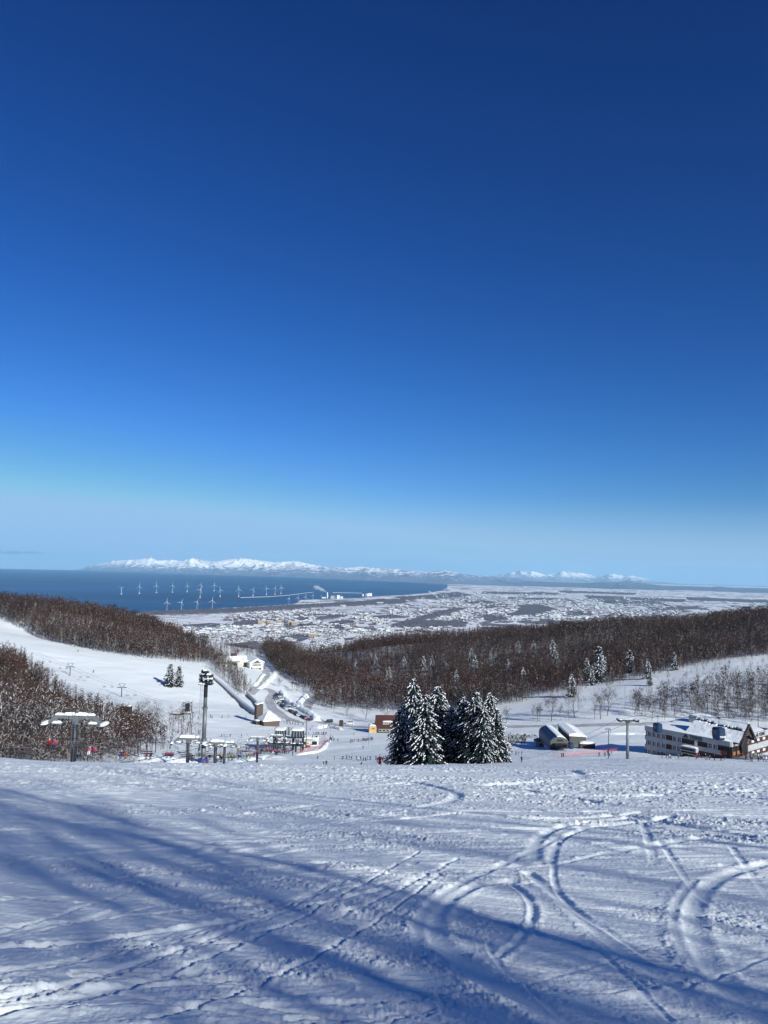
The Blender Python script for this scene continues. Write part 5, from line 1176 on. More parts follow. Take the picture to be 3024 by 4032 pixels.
# gondola
g = G(2471, 233, -.3); t = P(2474, 2838, 233); h = t.z - g.z; gt = empty('gondola_tower', g, 'tall grey gondola tower with a flat crossarm left of the large building', 'lift tower')
part(MB().tube((0, 0, -1), (0, 0, h), .48, .36, n=16), 'pole', m_steel, gt, None, True)
mb = MB(); mb.box((0, 0, h), (6.0, .4, .35)); mb.box((0, 0, h - .3), (1.2, .8, .3)); part(mb, 'crossarm', m_dsteel, gt)
for s in (-1, 1):
    mb = MB(); sheaves(mb, (s * 2.8, 0, h + .25), 3.4, 8); mb.box((s * 2.5, 0, h - .05), (.9, 3.2, .1)); part(mb, 'sheave_train', m_dsteel, gt); part(MB().blob((s * 2.4, 0, h + .3), (1.1, 2, .25)), 'snow_cap', snowcap, gt)
gtp = Vector((g.x, g.y, t.z)); gsE = Vector((gp.x, gp.y - 5, zg + ze - .2)); c1 = P(2589, 2820, 216); c2 = P(2829, 2826, 158)
RG1 = [P(3400, 2790, 95), c2, c1, gtp + Vector((2.8, 0, .4)), gsE + Vector((1.9, 0, 0))]; dl = Vector((-5.6, 0, 0))
RG2 = [p + dl for p in RG1[:-1]] + [gsE + Vector((-1.9, 0, 0))]
cable(RG1, .05, 'gondola rope carrying the cabins', .002); cable(RG2[1:], .035, 'second gondola rope beside the carrying one', .004)
def cabin(loc, rz, label, word):
    e = empty('gondola_cabin', loc, label, 'gondola cabin', 'blue gondola cabins', rz); w2, l2 = 1.0, 1.05
    m_cab = mat('cabin_blue', (.008, .035, .10), rough=.35, spec=.35); m_cw = mat('cabin_window', (.015, .03, .06), rough=.08, spec=.9)
    def ring(z, k): return [(a * w2 * k, b * l2 * k, z) for a, b in ((-1, -.7), (-.75, -1), (.75, -1), (1, -.7), (1, .7), (.75, 1), (-.75, 1), (-1, .7))]
    lv = [(-4.15, .80), (-4.0, .92), (-3.3, 1.0), (-2.2, .97), (-1.95, .80), (-1.85, .45)]; vs = [v for z, k in lv for v in ring(z, k)]; fs = [tuple(range(7, -1, -1)), tuple(range(40, 48))]; ms = []
    for i in range(5):
        for k in range(8): fs.append((i * 8 + k, i * 8 + (k + 1) % 8, (i + 1) * 8 + (k + 1) % 8, (i + 1) * 8 + k))
    part(MB().add(vs, fs), 'body', m_cab, e)
    for a, b in ((-1, 0), (1, 0), (0, -1), (0, 1)):
        if a: part(MB().prism([(a * 1.0, -.62, -3.2), (a * 1.0, .62, -3.2), (a * .985, .6, -2.3), (a * .985, -.6, -2.3)], (0, 0, 0), (a * .03, 0, 0)), 'window', m_cw, e)
        else: part(MB().prism([(-.68, b * 1.06, -3.2), (.68, b * 1.06, -3.2), (.66, b * 1.035, -2.3), (-.66, b * 1.035, -2.3)], (0, 0, 0), (0, b * .03, 0)), 'window', m_cw, e)
    part(MB().box((0, 0, -4.25), (1.5, 1.7, .12)), 'skirt', m_dsteel, e)
    mb = MB(); mb.path([(0, 0, 0), (.12, 0, -.5), (.12, 0, -1.2), (0, 0, -1.9)], .05, 6); mb.box((0, 0, 0), (.25, .9, .2)); mb.box((0, 0, -1.88), (1.3, .2, .08)); part(mb, 'hanger', m_dsteel, e)
    if word: text_mesh('cabin_lettering', word, .5, Matrix(((1, 0, 0, -.72), (0, 0, 1, -1.1), (0, 1, 0, -3.78), (0, 0, 0, 1))), m_white, e, .02)
    return e
cabin(c2, math.radians(20), 'nearest and largest blue gondola cabin, hanging in front of the station roof', 'TEINE')
cabin(c1, math.radians(25), 'blue gondola cabin hanging before the left end of the long building', '')
cabin(P(2247, 2946-22, 322) + Vector((0, 0, 1.9)), .3, 'blue gondola cabin leaving the mouth of the gondola station', '')
# far chairlift on the left run
def vtower(px, yb, yt, D, label):
    v = hit(px, yb, 350); h = float(P(px, yt, v.y).z - v.z); e = empty('lift_tower', v, label, 'lift tower', 'towers of the far chairlift'); part(MB().tube((0, 0, -1), (0, 0, h * .72), .3, .26, n=8), 'pole', m_dsteel, e)
    mb = MB()
    for s in (-1, 1): mb.tube((s * .5, 0, h * .72), (s * 2.1, 0, h), .14, n=5); mb.box((s * 2.1, 0, h * .70), (1.6, .5, .3))
    mb.tube((-2.3, 0, h * .72), (2.3, 0, h * .72), .16, n=5); mb.tube((-2.1, 0, h), (2.1, 0, h), .1, n=5); part(mb, 'crossarm', m_dsteel, e); return Vector((v.x, v.y, v.z + h * .72))
F1 = vtower(275, 2662, 2612, 560, 'upper of the two Y shaped lift towers on the left ski run'); F2 = vtower(478, 2744, 2692, 500, 'lower of the two Y shaped lift towers on the left ski run')
F0 = F1 + (F1 - F2) * .8; F3 = F2 + (F2 - F1) * .75 + Vector((0, 0, 1.5)); FRa = [p + Vector((-2.4, 0, .2)) for p in (F0, F1, F2, F3)]; FRb = [p + Vector((2.4, 0, .2)) for p in (F0, F1, F2, F3)]
cable(FRa, .05, 'left rope of the far chairlift on the left run', .015); cable(FRb, .05, 'right rope of the far chairlift on the left run', .015)
chp = make_chair(2.0); tag(chp, 'x', 'lift chair', 'chairs of the far chairlift'); first = True
nth = ['first', 'second', 'third', 'fourth', 'fifth', 'sixth', 'seventh', 'eighth', 'ninth', 'tenth', 'eleventh', 'twelfth']
for R, nm in ((FRb, 'near'), (FRa, 'far')):
    for k in range(6):
        t = .12 + k * .155; seg = t * 3; i = int(seg); f = seg - i; a, b = R[i], R[i + 1]; p = a.lerp(b, f) - Vector((0, 0, 4 * .015 * (b - a).length * f * (1 - f)))
        c = chp if first else copy_tree(chp); first = False; c.location = p; c.rotation_euler = (0, 0, math.atan2(-(b - a).x, (b - a).y)); c['label'] = '%s empty chair from the top, %s rope of the left run lift' % (nth[k], nm)
# main lift chairs; riders are added by the people section
RIDE = []   # (chair label, rope point, n riders)
chm = make_chair(2.1); tag(chm, 'x', 'lift chair', 'chairs of the main chairlift'); first = True; cnt = {'l': 0, 'r': 0, 'b': 0, 'c': 0}
for R, k_, y0, step, nm in ((RopeL, 'l', 84, 17.0, 'left rope of the main lift'), (RopeR, 'r', 76, 15.5, 'right rope of the main lift'), (RopeB, 'b', 135, 14.5, 'right rope of the second lift'), (RopeC, 'c', 128, 14.5, 'left rope of the second lift')):
    y = y0; i = 0
    while y < 340:
        p = rope_at(R, y)
        if p:
            c = chm if first else copy_tree(chm); first = False; c.location = p; up = k_ in 'lb'; c.rotation_euler = (0, 0, 0 if not up else math.pi)
            i += 1; w_ = nth[i - 1] if i <= 12 else 'number %d' % i
            full = up
            c['label'] = '%s chair from the viewer on the %s, %s' % (w_, nm, 'carrying riders' if full else 'empty')
            if full: RIDE.append((Vector(p), c.rotation_euler.z, 2, '%s chair, %s' % (w_, nm.replace('of the', 'of')), y))
        y += step
# nets: thin orange mesh fences on stakes
def net(pts, h, label, m=None, y0=120, alpha=.45):
    m_ = bpy.data.materials.get('net_mesh')
    if not m_:
        m_ = bpy.data.materials.new('net_mesh'); m_.use_nodes = True; n = m_.node_tree.nodes; l = m_.node_tree.links; b = n['Principled BSDF']; b.inputs['Base Color'].default_value = (.72, .10, .04, 1); b.inputs['Alpha'].default_value = .17
    g = [hit(a, b, y0) for a, b in pts]; g = [v for v in g if v]; o = g[0]; e = empty('safety_net', o, label, 'safety net', 'orange safety nets'); mb = MB(); ps = MB()
    for a, b in zip(g[:-1], g[1:]):
        a = a - o; b = b - o; n = max(1, int((b - a).length / 3))
        for i in range(n):
            p = a.lerp(b, i / n); q = a.lerp(b, (i + 1) / n); mb.add([p, q, q + Vector((0, 0, h)), p + Vector((0, 0, h))], [(0, 1, 2, 3)]); ps.tube(p - Vector((0, 0, .3)), p + Vector((0, 0, h + .3)), .035, n=4)
    part(mb, 'netting', m_, e); part(ps, 'stake', m_orange, e)
net([(2175,2975),(2230,2982),(2300,2972),(2380,2966),(2430,2958)], 1.4, 'orange net curving in front of the gondola station')
0 and net([(2500,2962),(2560,2964),(2640,2974),(2700,2984)], .9, 'orange net along the foot of the long grey building')
net([(1170,2968),(1230,2958),(1265,2940),(1283,2915),(1282,2890)], 1.3, 'red net curling round the white huts')
# vehicles
def make_car(kind):
    e = empty('parked_car', (0, 0, 0)); van = kind == 'van'
    body = [(-2.2, .45), (-2.25, .95), (-1.9, 1.05), (2.1, 1.1), (2.2, .9), (2.2, .45)]
    mb = MB(); mb.prism([(x, -.84, z) for x, z in body], (0, 0, 0), (0, 1.68, 0)); part(mb, 'body', None, e)
    cab = [(-1.95, 1.04), (-1.5, 1.95), (2.0, 2.0), (2.15, 1.08)] if van else [(-1.2, 1.05), (-.6, 1.55), (1.3, 1.6), (2.05, 1.08)]
    mb = MB(); mb.prism([(x, -.76, z) for x, z in cab], (0, 0, 0), (0, 1.52, 0)); part(mb, 'cabin', None, e)
    for s in (-1, 1):
        q = [(x * .9 + .05, s * .77, 1.12 + (z - 1.12) * .88) for x, z in cab]; part(MB().prism(q, (0, 0, 0), (0, s * .02, 0)), 'side_window', m_glass, e)
        part(MB().box((-2.24, s * .6, .8), (.06, .35, .16)), 'headlight', m_frame, e); part(MB().box((2.2, s * .65, .9), (.06, .25, .2)), 'tail_light', mat('tail_red', (.4, .01, .01)), e)
        for x in (-1.35, 1.35):
            w_ = part(MB().tube((x, s * .70, .34), (x, s * .90, .34), .34, n=12), 'wheel', m_dark, e); part(MB().tube((x, s * .90, .34), (x, s * .915, .34), .19, n=8), 'rim', m_steel, w_)
    a, b = (cab[0], cab[1]); d = .04; part(MB().add([(a[0] - d, -.68, a[1] + .05), (a[0] - d, .68, a[1] + .05), (b[0] - d, .64, b[1] - .06), (b[0] - d, -.64, b[1] - .06)], [(0, 3, 2, 1), (0, 1, 2, 3)]), 'windscreen', m_glass, e)
    return e
PAINT = {'black': (.012, .013, .016), 'white': (.75, .76, .77), 'silver': (.42, .44, .46), 'dark blue': (.015, .03, .09), 'red': (.28, .01, .015), 'dark green': (.01, .05, .03), 'grey': (.14, .15, .16)}
def paint(e, colr):
    m = mat('car_' + colr.replace(' ', '_'), PAINT[colr], rough=.25, spec=.6)
    for ch in e.children:
        if ch.name.split('.')[0] in ('body', 'cabin'):
            if not ch.data.materials: ch.data.materials.append(m)
            ch.material_slots[0].link = 'OBJECT'; ch.material_slots[0].material = m
protoC = {'car': make_car('car'), 'van': make_car('van')}; usedC = set()
def car(px, py, rz, colr, kind, label, grp='cars parked along the snowbank', snowy=False, sc_=1.0):
    v = hit(px, py, 350)
    e = protoC[kind] if kind not in usedC else copy_tree(protoC[kind]); usedC.add(kind); paint(e, colr); e.location = v + Vector((0, 0, .02)); e.rotation_euler = (0, 0, rz); e.scale = (sc_,) * 3; tag(e, label, 'van' if kind == 'van' else 'car', grp)
arc = [(1092,2738),(1085,2748),(1090,2760),(1100,2772),(1112,2783),(1126,2793),(1142,2802),(1158,2811),(1176,2820),(1194,2828),(1212,2836),(1228,2842)]
ap = np.array(arc, float); seg = np.r_[0, np.cumsum(np.hypot(*(ap[1:] - ap[:-1]).T))]
CLRS = ['black', 'grey', 'black', 'dark blue', 'white', 'black', 'dark green', 'silver', 'black', 'white', 'grey', 'dark blue', 'black', 'silver', 'black', 'grey', 'white', 'black', 'white', 'dark green', 'silver', 'white', 'black', 'white', 'red', 'white', 'black', 'silver']
for row in range(2):
    for k in range(28):
        s = seg[-1] * (k + .3 + .2 * row) / 28.3; x = np.interp(s, seg, ap[:, 0]); y = np.interp(s, seg, ap[:, 1]); 
        if row: x += 17; y -= 3
        if row and (k > 12): continue
        cc_ = CLRS[(k * 5 + row * 3) % 28] if k < 26 else ['red', 'black'][k - 26]
        ordn = nth[k] if k < 12 else '%dth' % (k + 1)
        car(x, y, math.radians(200 + 40 * k / 28), cc_, 'van' if k in (3, 17, 20) else 'car', '%s car, %s in the %s row along the curved snowbank counting from the top' % (cc_, ordn, 'outer' if not row else 'inner'))
car(1297, 2846, .25, 'black', 'van', 'black van parked alone on the access road', 'vans on the road', sc_=1.05)
car(1378, 2852, .1, 'white', 'van', 'white van parked beside the dark notice kiosk', 'vans on the road', sc_=1.1)
for k, (x, y, c_) in enumerate([(1012,2623,'black'),(1020,2627,'dark blue'),(1029,2631,'black'),(1038,2635,'grey')]): car(x, y, math.radians(215), c_, 'car', '%s car, %s from the left, parked in the hotel forecourt' % (c_, nth[k]), 'cars by the hotel')
v = hit(1214, 2945, 250); sm = empty('snow_blower', v, 'small red snow blower in front of the cream hut', 'snow blower'); part(MB().box((0, 0, .6), (1.8, 1.2, .7)), 'body', mat('blower_red', (.45, .02, .01)), sm); part(MB().tube((-.9, 0, .4), (-.9, .2, .4), .45), 'auger', m_dsteel, sm)
# ------------------------------------------------------------------ people
def skin_body(pose):
    J = {'pel': (0, 0, .95), 'ch': (0, .02, 1.25), 'nk': (0, .02, 1.48), 'hd': (0, -.02, 1.62), 'tp': (0, -.02, 1.74)}
    hips = [(-.1, 0, .90), (.1, 0, .90)]
    if pose == 'stand': kn = [(-.12, -.03, .5), (.13, -.02, .5)]; an = [(-.13, .02, .1), (.15, .02, .1)]; to = [(-.14, -.14, .05), (.17, -.14, .05)]; el = [(-.29, .0, 1.16), (.29, .0, 1.16)]; ha = [(-.27, -.16, .95), (.28, -.14, .96)]
    elif pose == 'ski':
        J = {'pel': (0, .12, .82), 'ch': (0, -.06, 1.08), 'nk': (0, -.16, 1.28), 'hd': (0, -.23, 1.41), 'tp': (0, -.25, 1.53)}; hips = [(-.1, .1, .78), (.1, .1, .78)]
        kn = [(-.14, -.16, .46), (.14, -.16, .46)]; an = [(-.14, .02, .1), (.14, .02, .1)]; to = [(-.14, -.14, .05), (.14, -.14, .05)]; el = [(-.32, -.14, 1.0), (.32, -.14, 1.0)]; ha = [(-.34, -.42, .92), (.34, -.42, .92)]
    elif pose == 'walk': kn = [(-.1, -.2, .52), (.1, .05, .5)]; an = [(-.1, -.22, .1), (.1, .32, .16)]; to = [(-.1, -.38, .06), (.1, .22, .04)]; el = [(-.27, .16, 1.15), (.27, -.12, 1.15)]; ha = [(-.25, .1, .9), (.25, -.32, 1.0)]
    else:  # sit, seat at z=0 of the pelvis underside
        J = {'pel': (0, 0, .12), 'ch': (0, .02, .42), 'nk': (0, -.02, .66), 'hd': (0, -.05, .80), 'tp': (0, -.05, .92)}; hips = [(-.1, -.02, .1), (.1, -.02, .1)]
        kn = [(-.13, -.48, .1), (.13, -.48, .12)]; an = [(-.13, -.58, -.33), (.13, -.56, -.33)]; to = [(-.14, -.74, -.40), (.14, -.72, -.40)]; el = [(-.27, -.1, .36), (.27, -.1, .36)]; ha = [(-.14, -.34, .32), (.14, -.34, .32)]
    V_ = []; E_ = []; R_ = []
    def v(p, r): V_.append(p); R_.append(r); return len(V_) - 1
    pel = v(J['pel'], .15); ch = v(J['ch'], .17); nk = v(J['nk'], .07); hd = v(J['hd'], .105); tp = v(J['tp'], .08); E_ += [(pel, ch), (ch, nk), (nk, hd), (hd, tp)]
    for s in (0, 1):
        h = v(hips[s], .11); k = v(kn[s], .085); a = v(an[s], .065); t = v(to[s], .06); E_ += [(pel, h), (h, k), (k, a), (a, t)]
        sx = -1 if s == 0 else 1; sh_ = v((sx * .19, J['ch'][1] * .4 + J['nk'][1] * .6, J['nk'][2] - .07), .075); e = v(el[s], .06); w_ = v(ha[s], .045); d = (Vector(ha[s]) - Vector(el[s])).normalized() * .11; f = v(tuple(Vector(ha[s]) + d), .03); E_ += [(ch, sh_), (sh_, e), (e, w_), (w_, f)]
    me = bpy.data.meshes.new('b'); me.from_pydata(V_, E_, []); o = bpy.data.objects.new('b', me); COL.objects.link(o)
    o.modifiers.new('s', 'SKIN'); 
    for i, r in enumerate(R_): me.skin_vertices[0].data[i].radius = (r, r * (.8 if i == 1 else 1))
    me.skin_vertices[0].data[0].use_root = True; sb = o.modifiers.new('u', 'SUBSURF'); sb.levels = 1; sb.render_levels = 1
    dg = bpy.context.evaluated_depsgraph_get(); dg.update(); out = bpy.data.meshes.new_from_object(o.evaluated_get(dg)); bpy.data.objects.remove(o)
    out.name = 'person'; out.materials.clear(); nkz = J['nk'][2]; pz = J['pel'][2]
    for i in range(4): out.materials.append(None)
    sk_ = Vector(J['hd'])
    for p in out.polygons:
        c = p.center; hand = min((c - Vector(ha[0])).length, (c - Vector(ha[1])).length) < .09
        leg = (c.z < pz - .02 and pose != 'sit') or (pose == 'sit' and (c.z < .13 or c.y < -.42))
        if (c - sk_).length < .17 and c.z > nkz + .02: p.material_index = 3 if (c.y > sk_.y - .05 or c.z > sk_.z + .03) else 2
        else: p.material_index = 0 if (leg and not hand) else (0 if hand else 1)
        p.use_smooth = True
    return out
BODY = {k: skin_body(k) for k in ('stand', 'ski', 'walk', 'sit')}
CL = {'black': (.015, .015, .02), 'navy': (.015, .03, .09), 'red': (.34, .02, .03), 'dark red': (.045, .006, .01), 'pink': (.46, .07, .14), 'orange': (.36, .10, .04), 'yellow': (.33, .25, .08), 'green': (.03, .12, .05), 'lime': (.22, .30, .06), 'white': (.75, .75, .77), 'light blue': (.08, .25, .36), 'purple': (.07, .025, .13), 'brown': (.15, .08, .04), 'grey': (.18, .19, .21), 'blue': (.02, .10, .38)}
def cm(c): return mat('cloth_' + c.replace(' ', '_'), CL[c], rough=.85, spec=.1)
m_skin = mat('skin', (.48, .27, .19), rough=.6)
def ski_mesh(pose):
    mb = MB(); z = .0 if pose != 'sit' else -.47; y = -.05 if pose != 'sit' else -.62
    for s in (-.13, .13): mb.prism([(s - .045, y + .8, z), (s - .045, y + .8, z + .03), (s - .045, y - .7, z + .03), (s - .045, y - .9, z + .12), (s - .045, y - .9, z + .10), (s - .045, y - .7, z)], (0, 0, 0), (.09, 0, 0))
    me = bpy.data.meshes.new('skis'); me.from_pydata(mb.v, [], mb.f); return me
SKI = {k: ski_mesh(k) for k in BODY}
def stickm():
    mb = MB()
    for s in (-1, 1): mb.tube((s * .30, -.2, 1.0), (s * .42, .05, 0), .012, n=4)
    me = bpy.data.meshes.new('poles'); me.from_pydata(mb.v, [], mb.f); return me
STK = stickm()
for m_ in list(SKI.values()) + [STK]: m_.materials.append(m_dsteel)
NP = 0
def person(loc, rz, pose, top, legs, hat='black', label='', grp=None, s=1.0, skis=True):
    global NP; NP += 1
    o = bpy.data.objects.new('person', BODY[pose]); COL.objects.link(o); o.location = loc; o.rotation_euler = (0, 0, rz); o.scale = (s,) * 3
    for i, m in enumerate((cm(legs), cm(top), m_skin, cm(hat))): o.material_slots[i].link = 'OBJECT'; o.material_slots[i].material = m
    tag(o, label, 'person', grp)
    if skis:
        k = bpy.data.objects.new('skis', SKI[pose]); COL.objects.link(k); k.parent = o
        if pose == 'ski': q = bpy.data.objects.new('ski_poles', STK); COL.objects.link(q); q.parent = o
    return o
pr = random.Random(3)
def at(px, py, y0=120):
    v = hit(px, py, y0); return v if v else G(px, 300)
DK = ['black', 'navy', 'black', 'grey', 'navy', 'dark red']
def row(pts, grp, where, tops=None, poses=('stand', 'ski'), s=1.0, y0=120, legs=('black', 'navy', 'grey')):
    for i, (px, py) in enumerate(pts):
        t = (tops[i % len(tops)] if tops else pr.choice(DK)); ps = pr.choice(poses); w_ = nth[i] if i < 12 else '%dth' % (i + 1)
        person(at(px, py, y0), pr.uniform(0, 6.28), ps, t, pr.choice(legs), pr.choice(['black', 'navy', 'white', 'grey']), 'person in %s, %s from the left %s' % (t, w_, where), grp, s * pr.uniform(.92, 1.05), ps == 'ski' or pr.random() < .6)
# the near figure going over the rim
person(G(1498, 88, -.55), math.radians(25), 'walk', 'dark red', 'dark red', 'dark red', 'nearest person, in long dark red outfit, walking over the rim of the slope', None, 1.02, False)
def cc(x, y): return (1150 + x / 3.687, 2820 + y / 3.687)
row([cc(737,634),cc(793,628),cc(825,632),cc(862,634),cc(938,630),cc(965,652),cc(998,632),cc(1036,650),cc(1068,648),cc(1090,632),cc(1133,634),cc(1219,634),cc(1268,634),cc(1321,636),cc(1369,638)], 'line of skiers on the tree shadow', 'in the line along the tree shadow', ['black','grey','navy','black','navy','white','black','navy','black','grey','navy','black','grey','black','grey'], ('ski', 'stand', 'ski'))
row([cc(372,624),cc(614,636)], 'skiers by the shadow tip', 'by the tip of the long tree shadow', ['yellow','blue'], ('stand',))
row([cc(455,748),cc(495,750)], 'pair on the rim', 'of the dark pair beyond the slope rim', ['black','black'], ('stand',), 1.0, 250)
person(at(*cc(1000, 755), 250), 1, 'ski', 'navy', 'navy', 'black', 'person in navy crouching just beyond the rim, right of the dark pair', None, 1.05)
person(at(*cc(1031, 484)), .5, 'walk', 'brown', 'black', 'black', 'lone skier in the middle of the open plaza above the line of skiers', None, 1.0)
person(at(*cc(895, 275)), .5, 'stand', 'lime', 'brown', 'black', 'lone person in lime jacket left of the chalet shadow', None, 1.0)
row([cc(853,386),cc(875,384),cc(907,370),cc(958,372),cc(1006,370),cc(1022,366),cc(1034,355),cc(1046,368),cc(1060,360),cc(1080,362),cc(1092,350),cc(1105,364),cc(1118,350),cc(1135,352),cc(1150,350),cc(1160,362),cc(1166,350)], 'class on the plaza', 'of the ski class left of the firs', ['dark red','brown','navy','navy','black','brown','dark red','red','grey','black','grey','navy','grey','black','grey','navy','black'], ('stand',))
row([cc(519,390),cc(536,400),cc(545,380),cc(551,352),cc(560,340),cc(568,358),cc(577,360),cc(562,300),cc(590,326),cc(606,362),cc(665,366)], 'group by the netting', 'of the group right of the white hut', ['navy','black','navy','navy','purple','navy','black','lime','black','black','black'], ('stand', 'walk'))
row([cc(196,275),cc(237,274),cc(309,268),cc(339,274),cc(360,270),cc(378,270),cc(390,272),cc(430,274),cc(452,276),cc(460,270),cc(486,274),cc(500,270)], 'group behind the huts', 'of the row behind the white huts', ['black','navy','black','navy','black','red','dark red','black','brown','navy','brown','grey'], ('stand',))
row([cc(264,216),cc(290,160),cc(157,140),cc(88,134),cc(44,128),cc(8,122),cc(-30,118),cc(-70,112)], 'file on the upper plaza', 'in the file below the parked cars', ['navy','pink','dark red','red','red','navy','pink','red'], ('walk', 'stand'), .9)
row([cc(405,172),cc(456,174),cc(508,180),cc(552,186),cc(613,188),cc(678,200)], 'file along the road', 'in the file below the black van', ['pink','pink','black','navy','pink','red'], ('walk', 'stand'), .9)
def c5(x, y): return (950 + x / 4.1475, 2780 + y / 4.1475)
row([c5(628,270),c5(730,262),c5(742,264),c5(754,262),c5(770,260),c5(782,262),c5(796,262),c5(830,264),c5(856,262),c5(895,264),c5(915,264),c5(930,262)], 'class in red', 'of the red class below the cars', ['red','red','dark red','dark red','red','red','red','navy','red','lime','lime','lime'], ('stand',), .95)
row([c5(697,280),c5(742,292),c5(795,298),c5(838,302),c5(878,308),c5(928,316),c5(1010,325)], 'second row of the class', 'in the lower row of the red class', ['red','dark red','brown','pink','red','red','dark red'], ('walk',), .9)
row([c5(487,772),c5(838,810),c5(388,740),c5(408,738)], 'people under the lift', 'on the snow beneath the lift tower', ['black','navy','navy','grey'], ('stand',))
row([c5(530,612),c5(600,600),c5(700,655),c5(790,612),c5(805,615),c5(825,650),c5(870,655),c5(910,600),c5(640,680),c5(585,690),c5(935,595),c5(750,640)], 'queue at the lift', 'in the queue under the bottom station', ['navy','black','grey','red','brown','navy','blue','black','red','orange','black','navy'], ('stand',))
row([(307,2568),(368,2648)], 'skiers on the left run', 'on the open left run', ['navy','black'], ('ski',), 1.2)
def c7(x, y): return (550 + x / 2.37, 2500 + y / 2.37)
row([c7(545,790),c7(660,778),c7(675,780),c7(768,775),c7(828,772),c7(993,776)], 'skiers at the run foot', 'at the foot of the left run', ['black','black','navy','red','dark red','dark red'], ('ski', 'stand'), 1.05)
row([c7(547,925),c7(560,928),c7(765,955),c7(787,956),c7(844,956),c7(948,960)], 'skiers beside the tower', 'beyond the lift near the floodlight tower', ['lime','lime','navy','navy','black','black'], ('stand',), 1.0)
def ct(x, y): return (1900 + x / 2.659, 2500 + y / 2.659)
row([ct(408,1335),ct(350,1262),ct(380,1262),ct(410,1264),ct(308,1255),ct(828,1278),ct(846,1280),ct(1220,1272),ct(1275,1276),ct(1290,1274),ct(1312,1256),ct(1328,1276),ct(1348,1255)], 'skiers before the gondola station', 'on the snow before the gondola station', ['black','pink','black','pink','navy','red','red','black','yellow','grey','navy','grey','black'], ('stand',), .98)
q = []
for i in range(74): q.append(ct(265 + pr.random() * 190, 1062 + pr.random() * 92))
q.sort(); row(q, 'dense crowd by the gondola station', 'in the crowd left of the gondola station', ['green','lime','brown','black','dark red','green','lime','orange','green'], ('stand',), 1.0)
q = [ct(225 + pr.random() * 65, 1195 + pr.random() * 55) for i in range(13)]; q.sort(); row(q, 'group in yellow', 'in the yellow group beside the firs', ['yellow','yellow','lime','orange'], ('stand',), 1.0)
q = [ct(400 + i * 13, 1072 + pr.random() * 12) for i in range(14)]; row(q, 'dark row by the gondola station', 'in the row behind the green crowd', ['black','navy','black'], ('stand',), 1.0)
def c8(x, y): return (2500 + x / 3.166, 2780 + y / 3.166)
row([c8(338,650),c8(395,650),c8(425,650),c8(433,655),c8(450,655),c8(543,655),c8(585,640),c8(668,665),c8(765,665),c8(775,650),c8(795,648),c8(827,652),c8(880,672),c8(898,655),c8(927,672),c8(990,678),c8(1070,682),c8(1120,672),c8(1302,670),c8(1382,680),c8(1442,692),c8(1460,694),c8(1540,698),c8(1580,670),c8(1605,695),c8(1640,700),c8(1652,670)], 'people before the long building', 'along the foot of the long building', ['dark red','navy','black','white','black','light blue','orange','black','red','red','red','black','black','black','grey','black','black','black','red','black','black','black','black','navy','white','white','blue'], ('stand', 'ski', 'stand'), 1.0, 212)
# crowd on the deck of the station building
names = []
for i in range(26):
    u = 37.5 + pr.random() * 11; w_ = 2 + pr.random() * 13; p = BM @ Vector((u, w_, -6.05)); names.append((proj(p)[0], u, w_, p))
names.sort(key=lambda t: t[0])
for i, (_, u, w_, p) in enumerate(names):
    t = pr.choice(['black', 'navy', 'grey', 'black', 'white', 'blue']); person(p, pr.uniform(0, 6), 'stand', t, pr.choice(['black', 'navy', 'grey']), 'black', 'person in %s, %s from the left in the crowd on the entrance deck' % (t, nth[i] if i < 12 else '%dth' % (i + 1)), 'crowd on the entrance deck', 1.0, pr.random() < .2)
# riders
RC = [('red', 'navy', 'pink', 'navy'), ('yellow', 'brown', 'black', 'black'), ('pink', 'navy', 'red', 'black'), ('pink', 'navy', 'pink', 'white'), ('orange', 'brown', 'purple', 'navy'), ('black', 'black', 'red', 'navy'), ('pink', 'navy', 'pink', 'blue'), ('red', 'black', 'orange', 'black'), ('black', 'navy', 'white', 'black'), ('yellow', 'black', 'lime', 'navy'), ('light blue', 'light blue', 'purple', 'navy'), ('yellow', 'navy', 'yellow', 'black')]
for i, (p, rz, n, lb, y) in enumerate(RIDE):
    a, b, c, d = RC[i % len(RC)]; R = Matrix.Rotation(rz, 3, 'Z')
    for s, t, l_ in ((-.45, a, b), (.45, c, d)):
        o = person(p + R @ Vector((s, .22, -2.79)), rz + math.pi, 'sit', t, l_, pr.choice(['black', 'white', 'navy', 'red']), 'seated rider in %s, %s side of %s' % (t, 'left' if (s < 0) == (abs(rz) < 1) else 'right', lb), 'riders on the chairlift', 1.05)
print('people', NP)
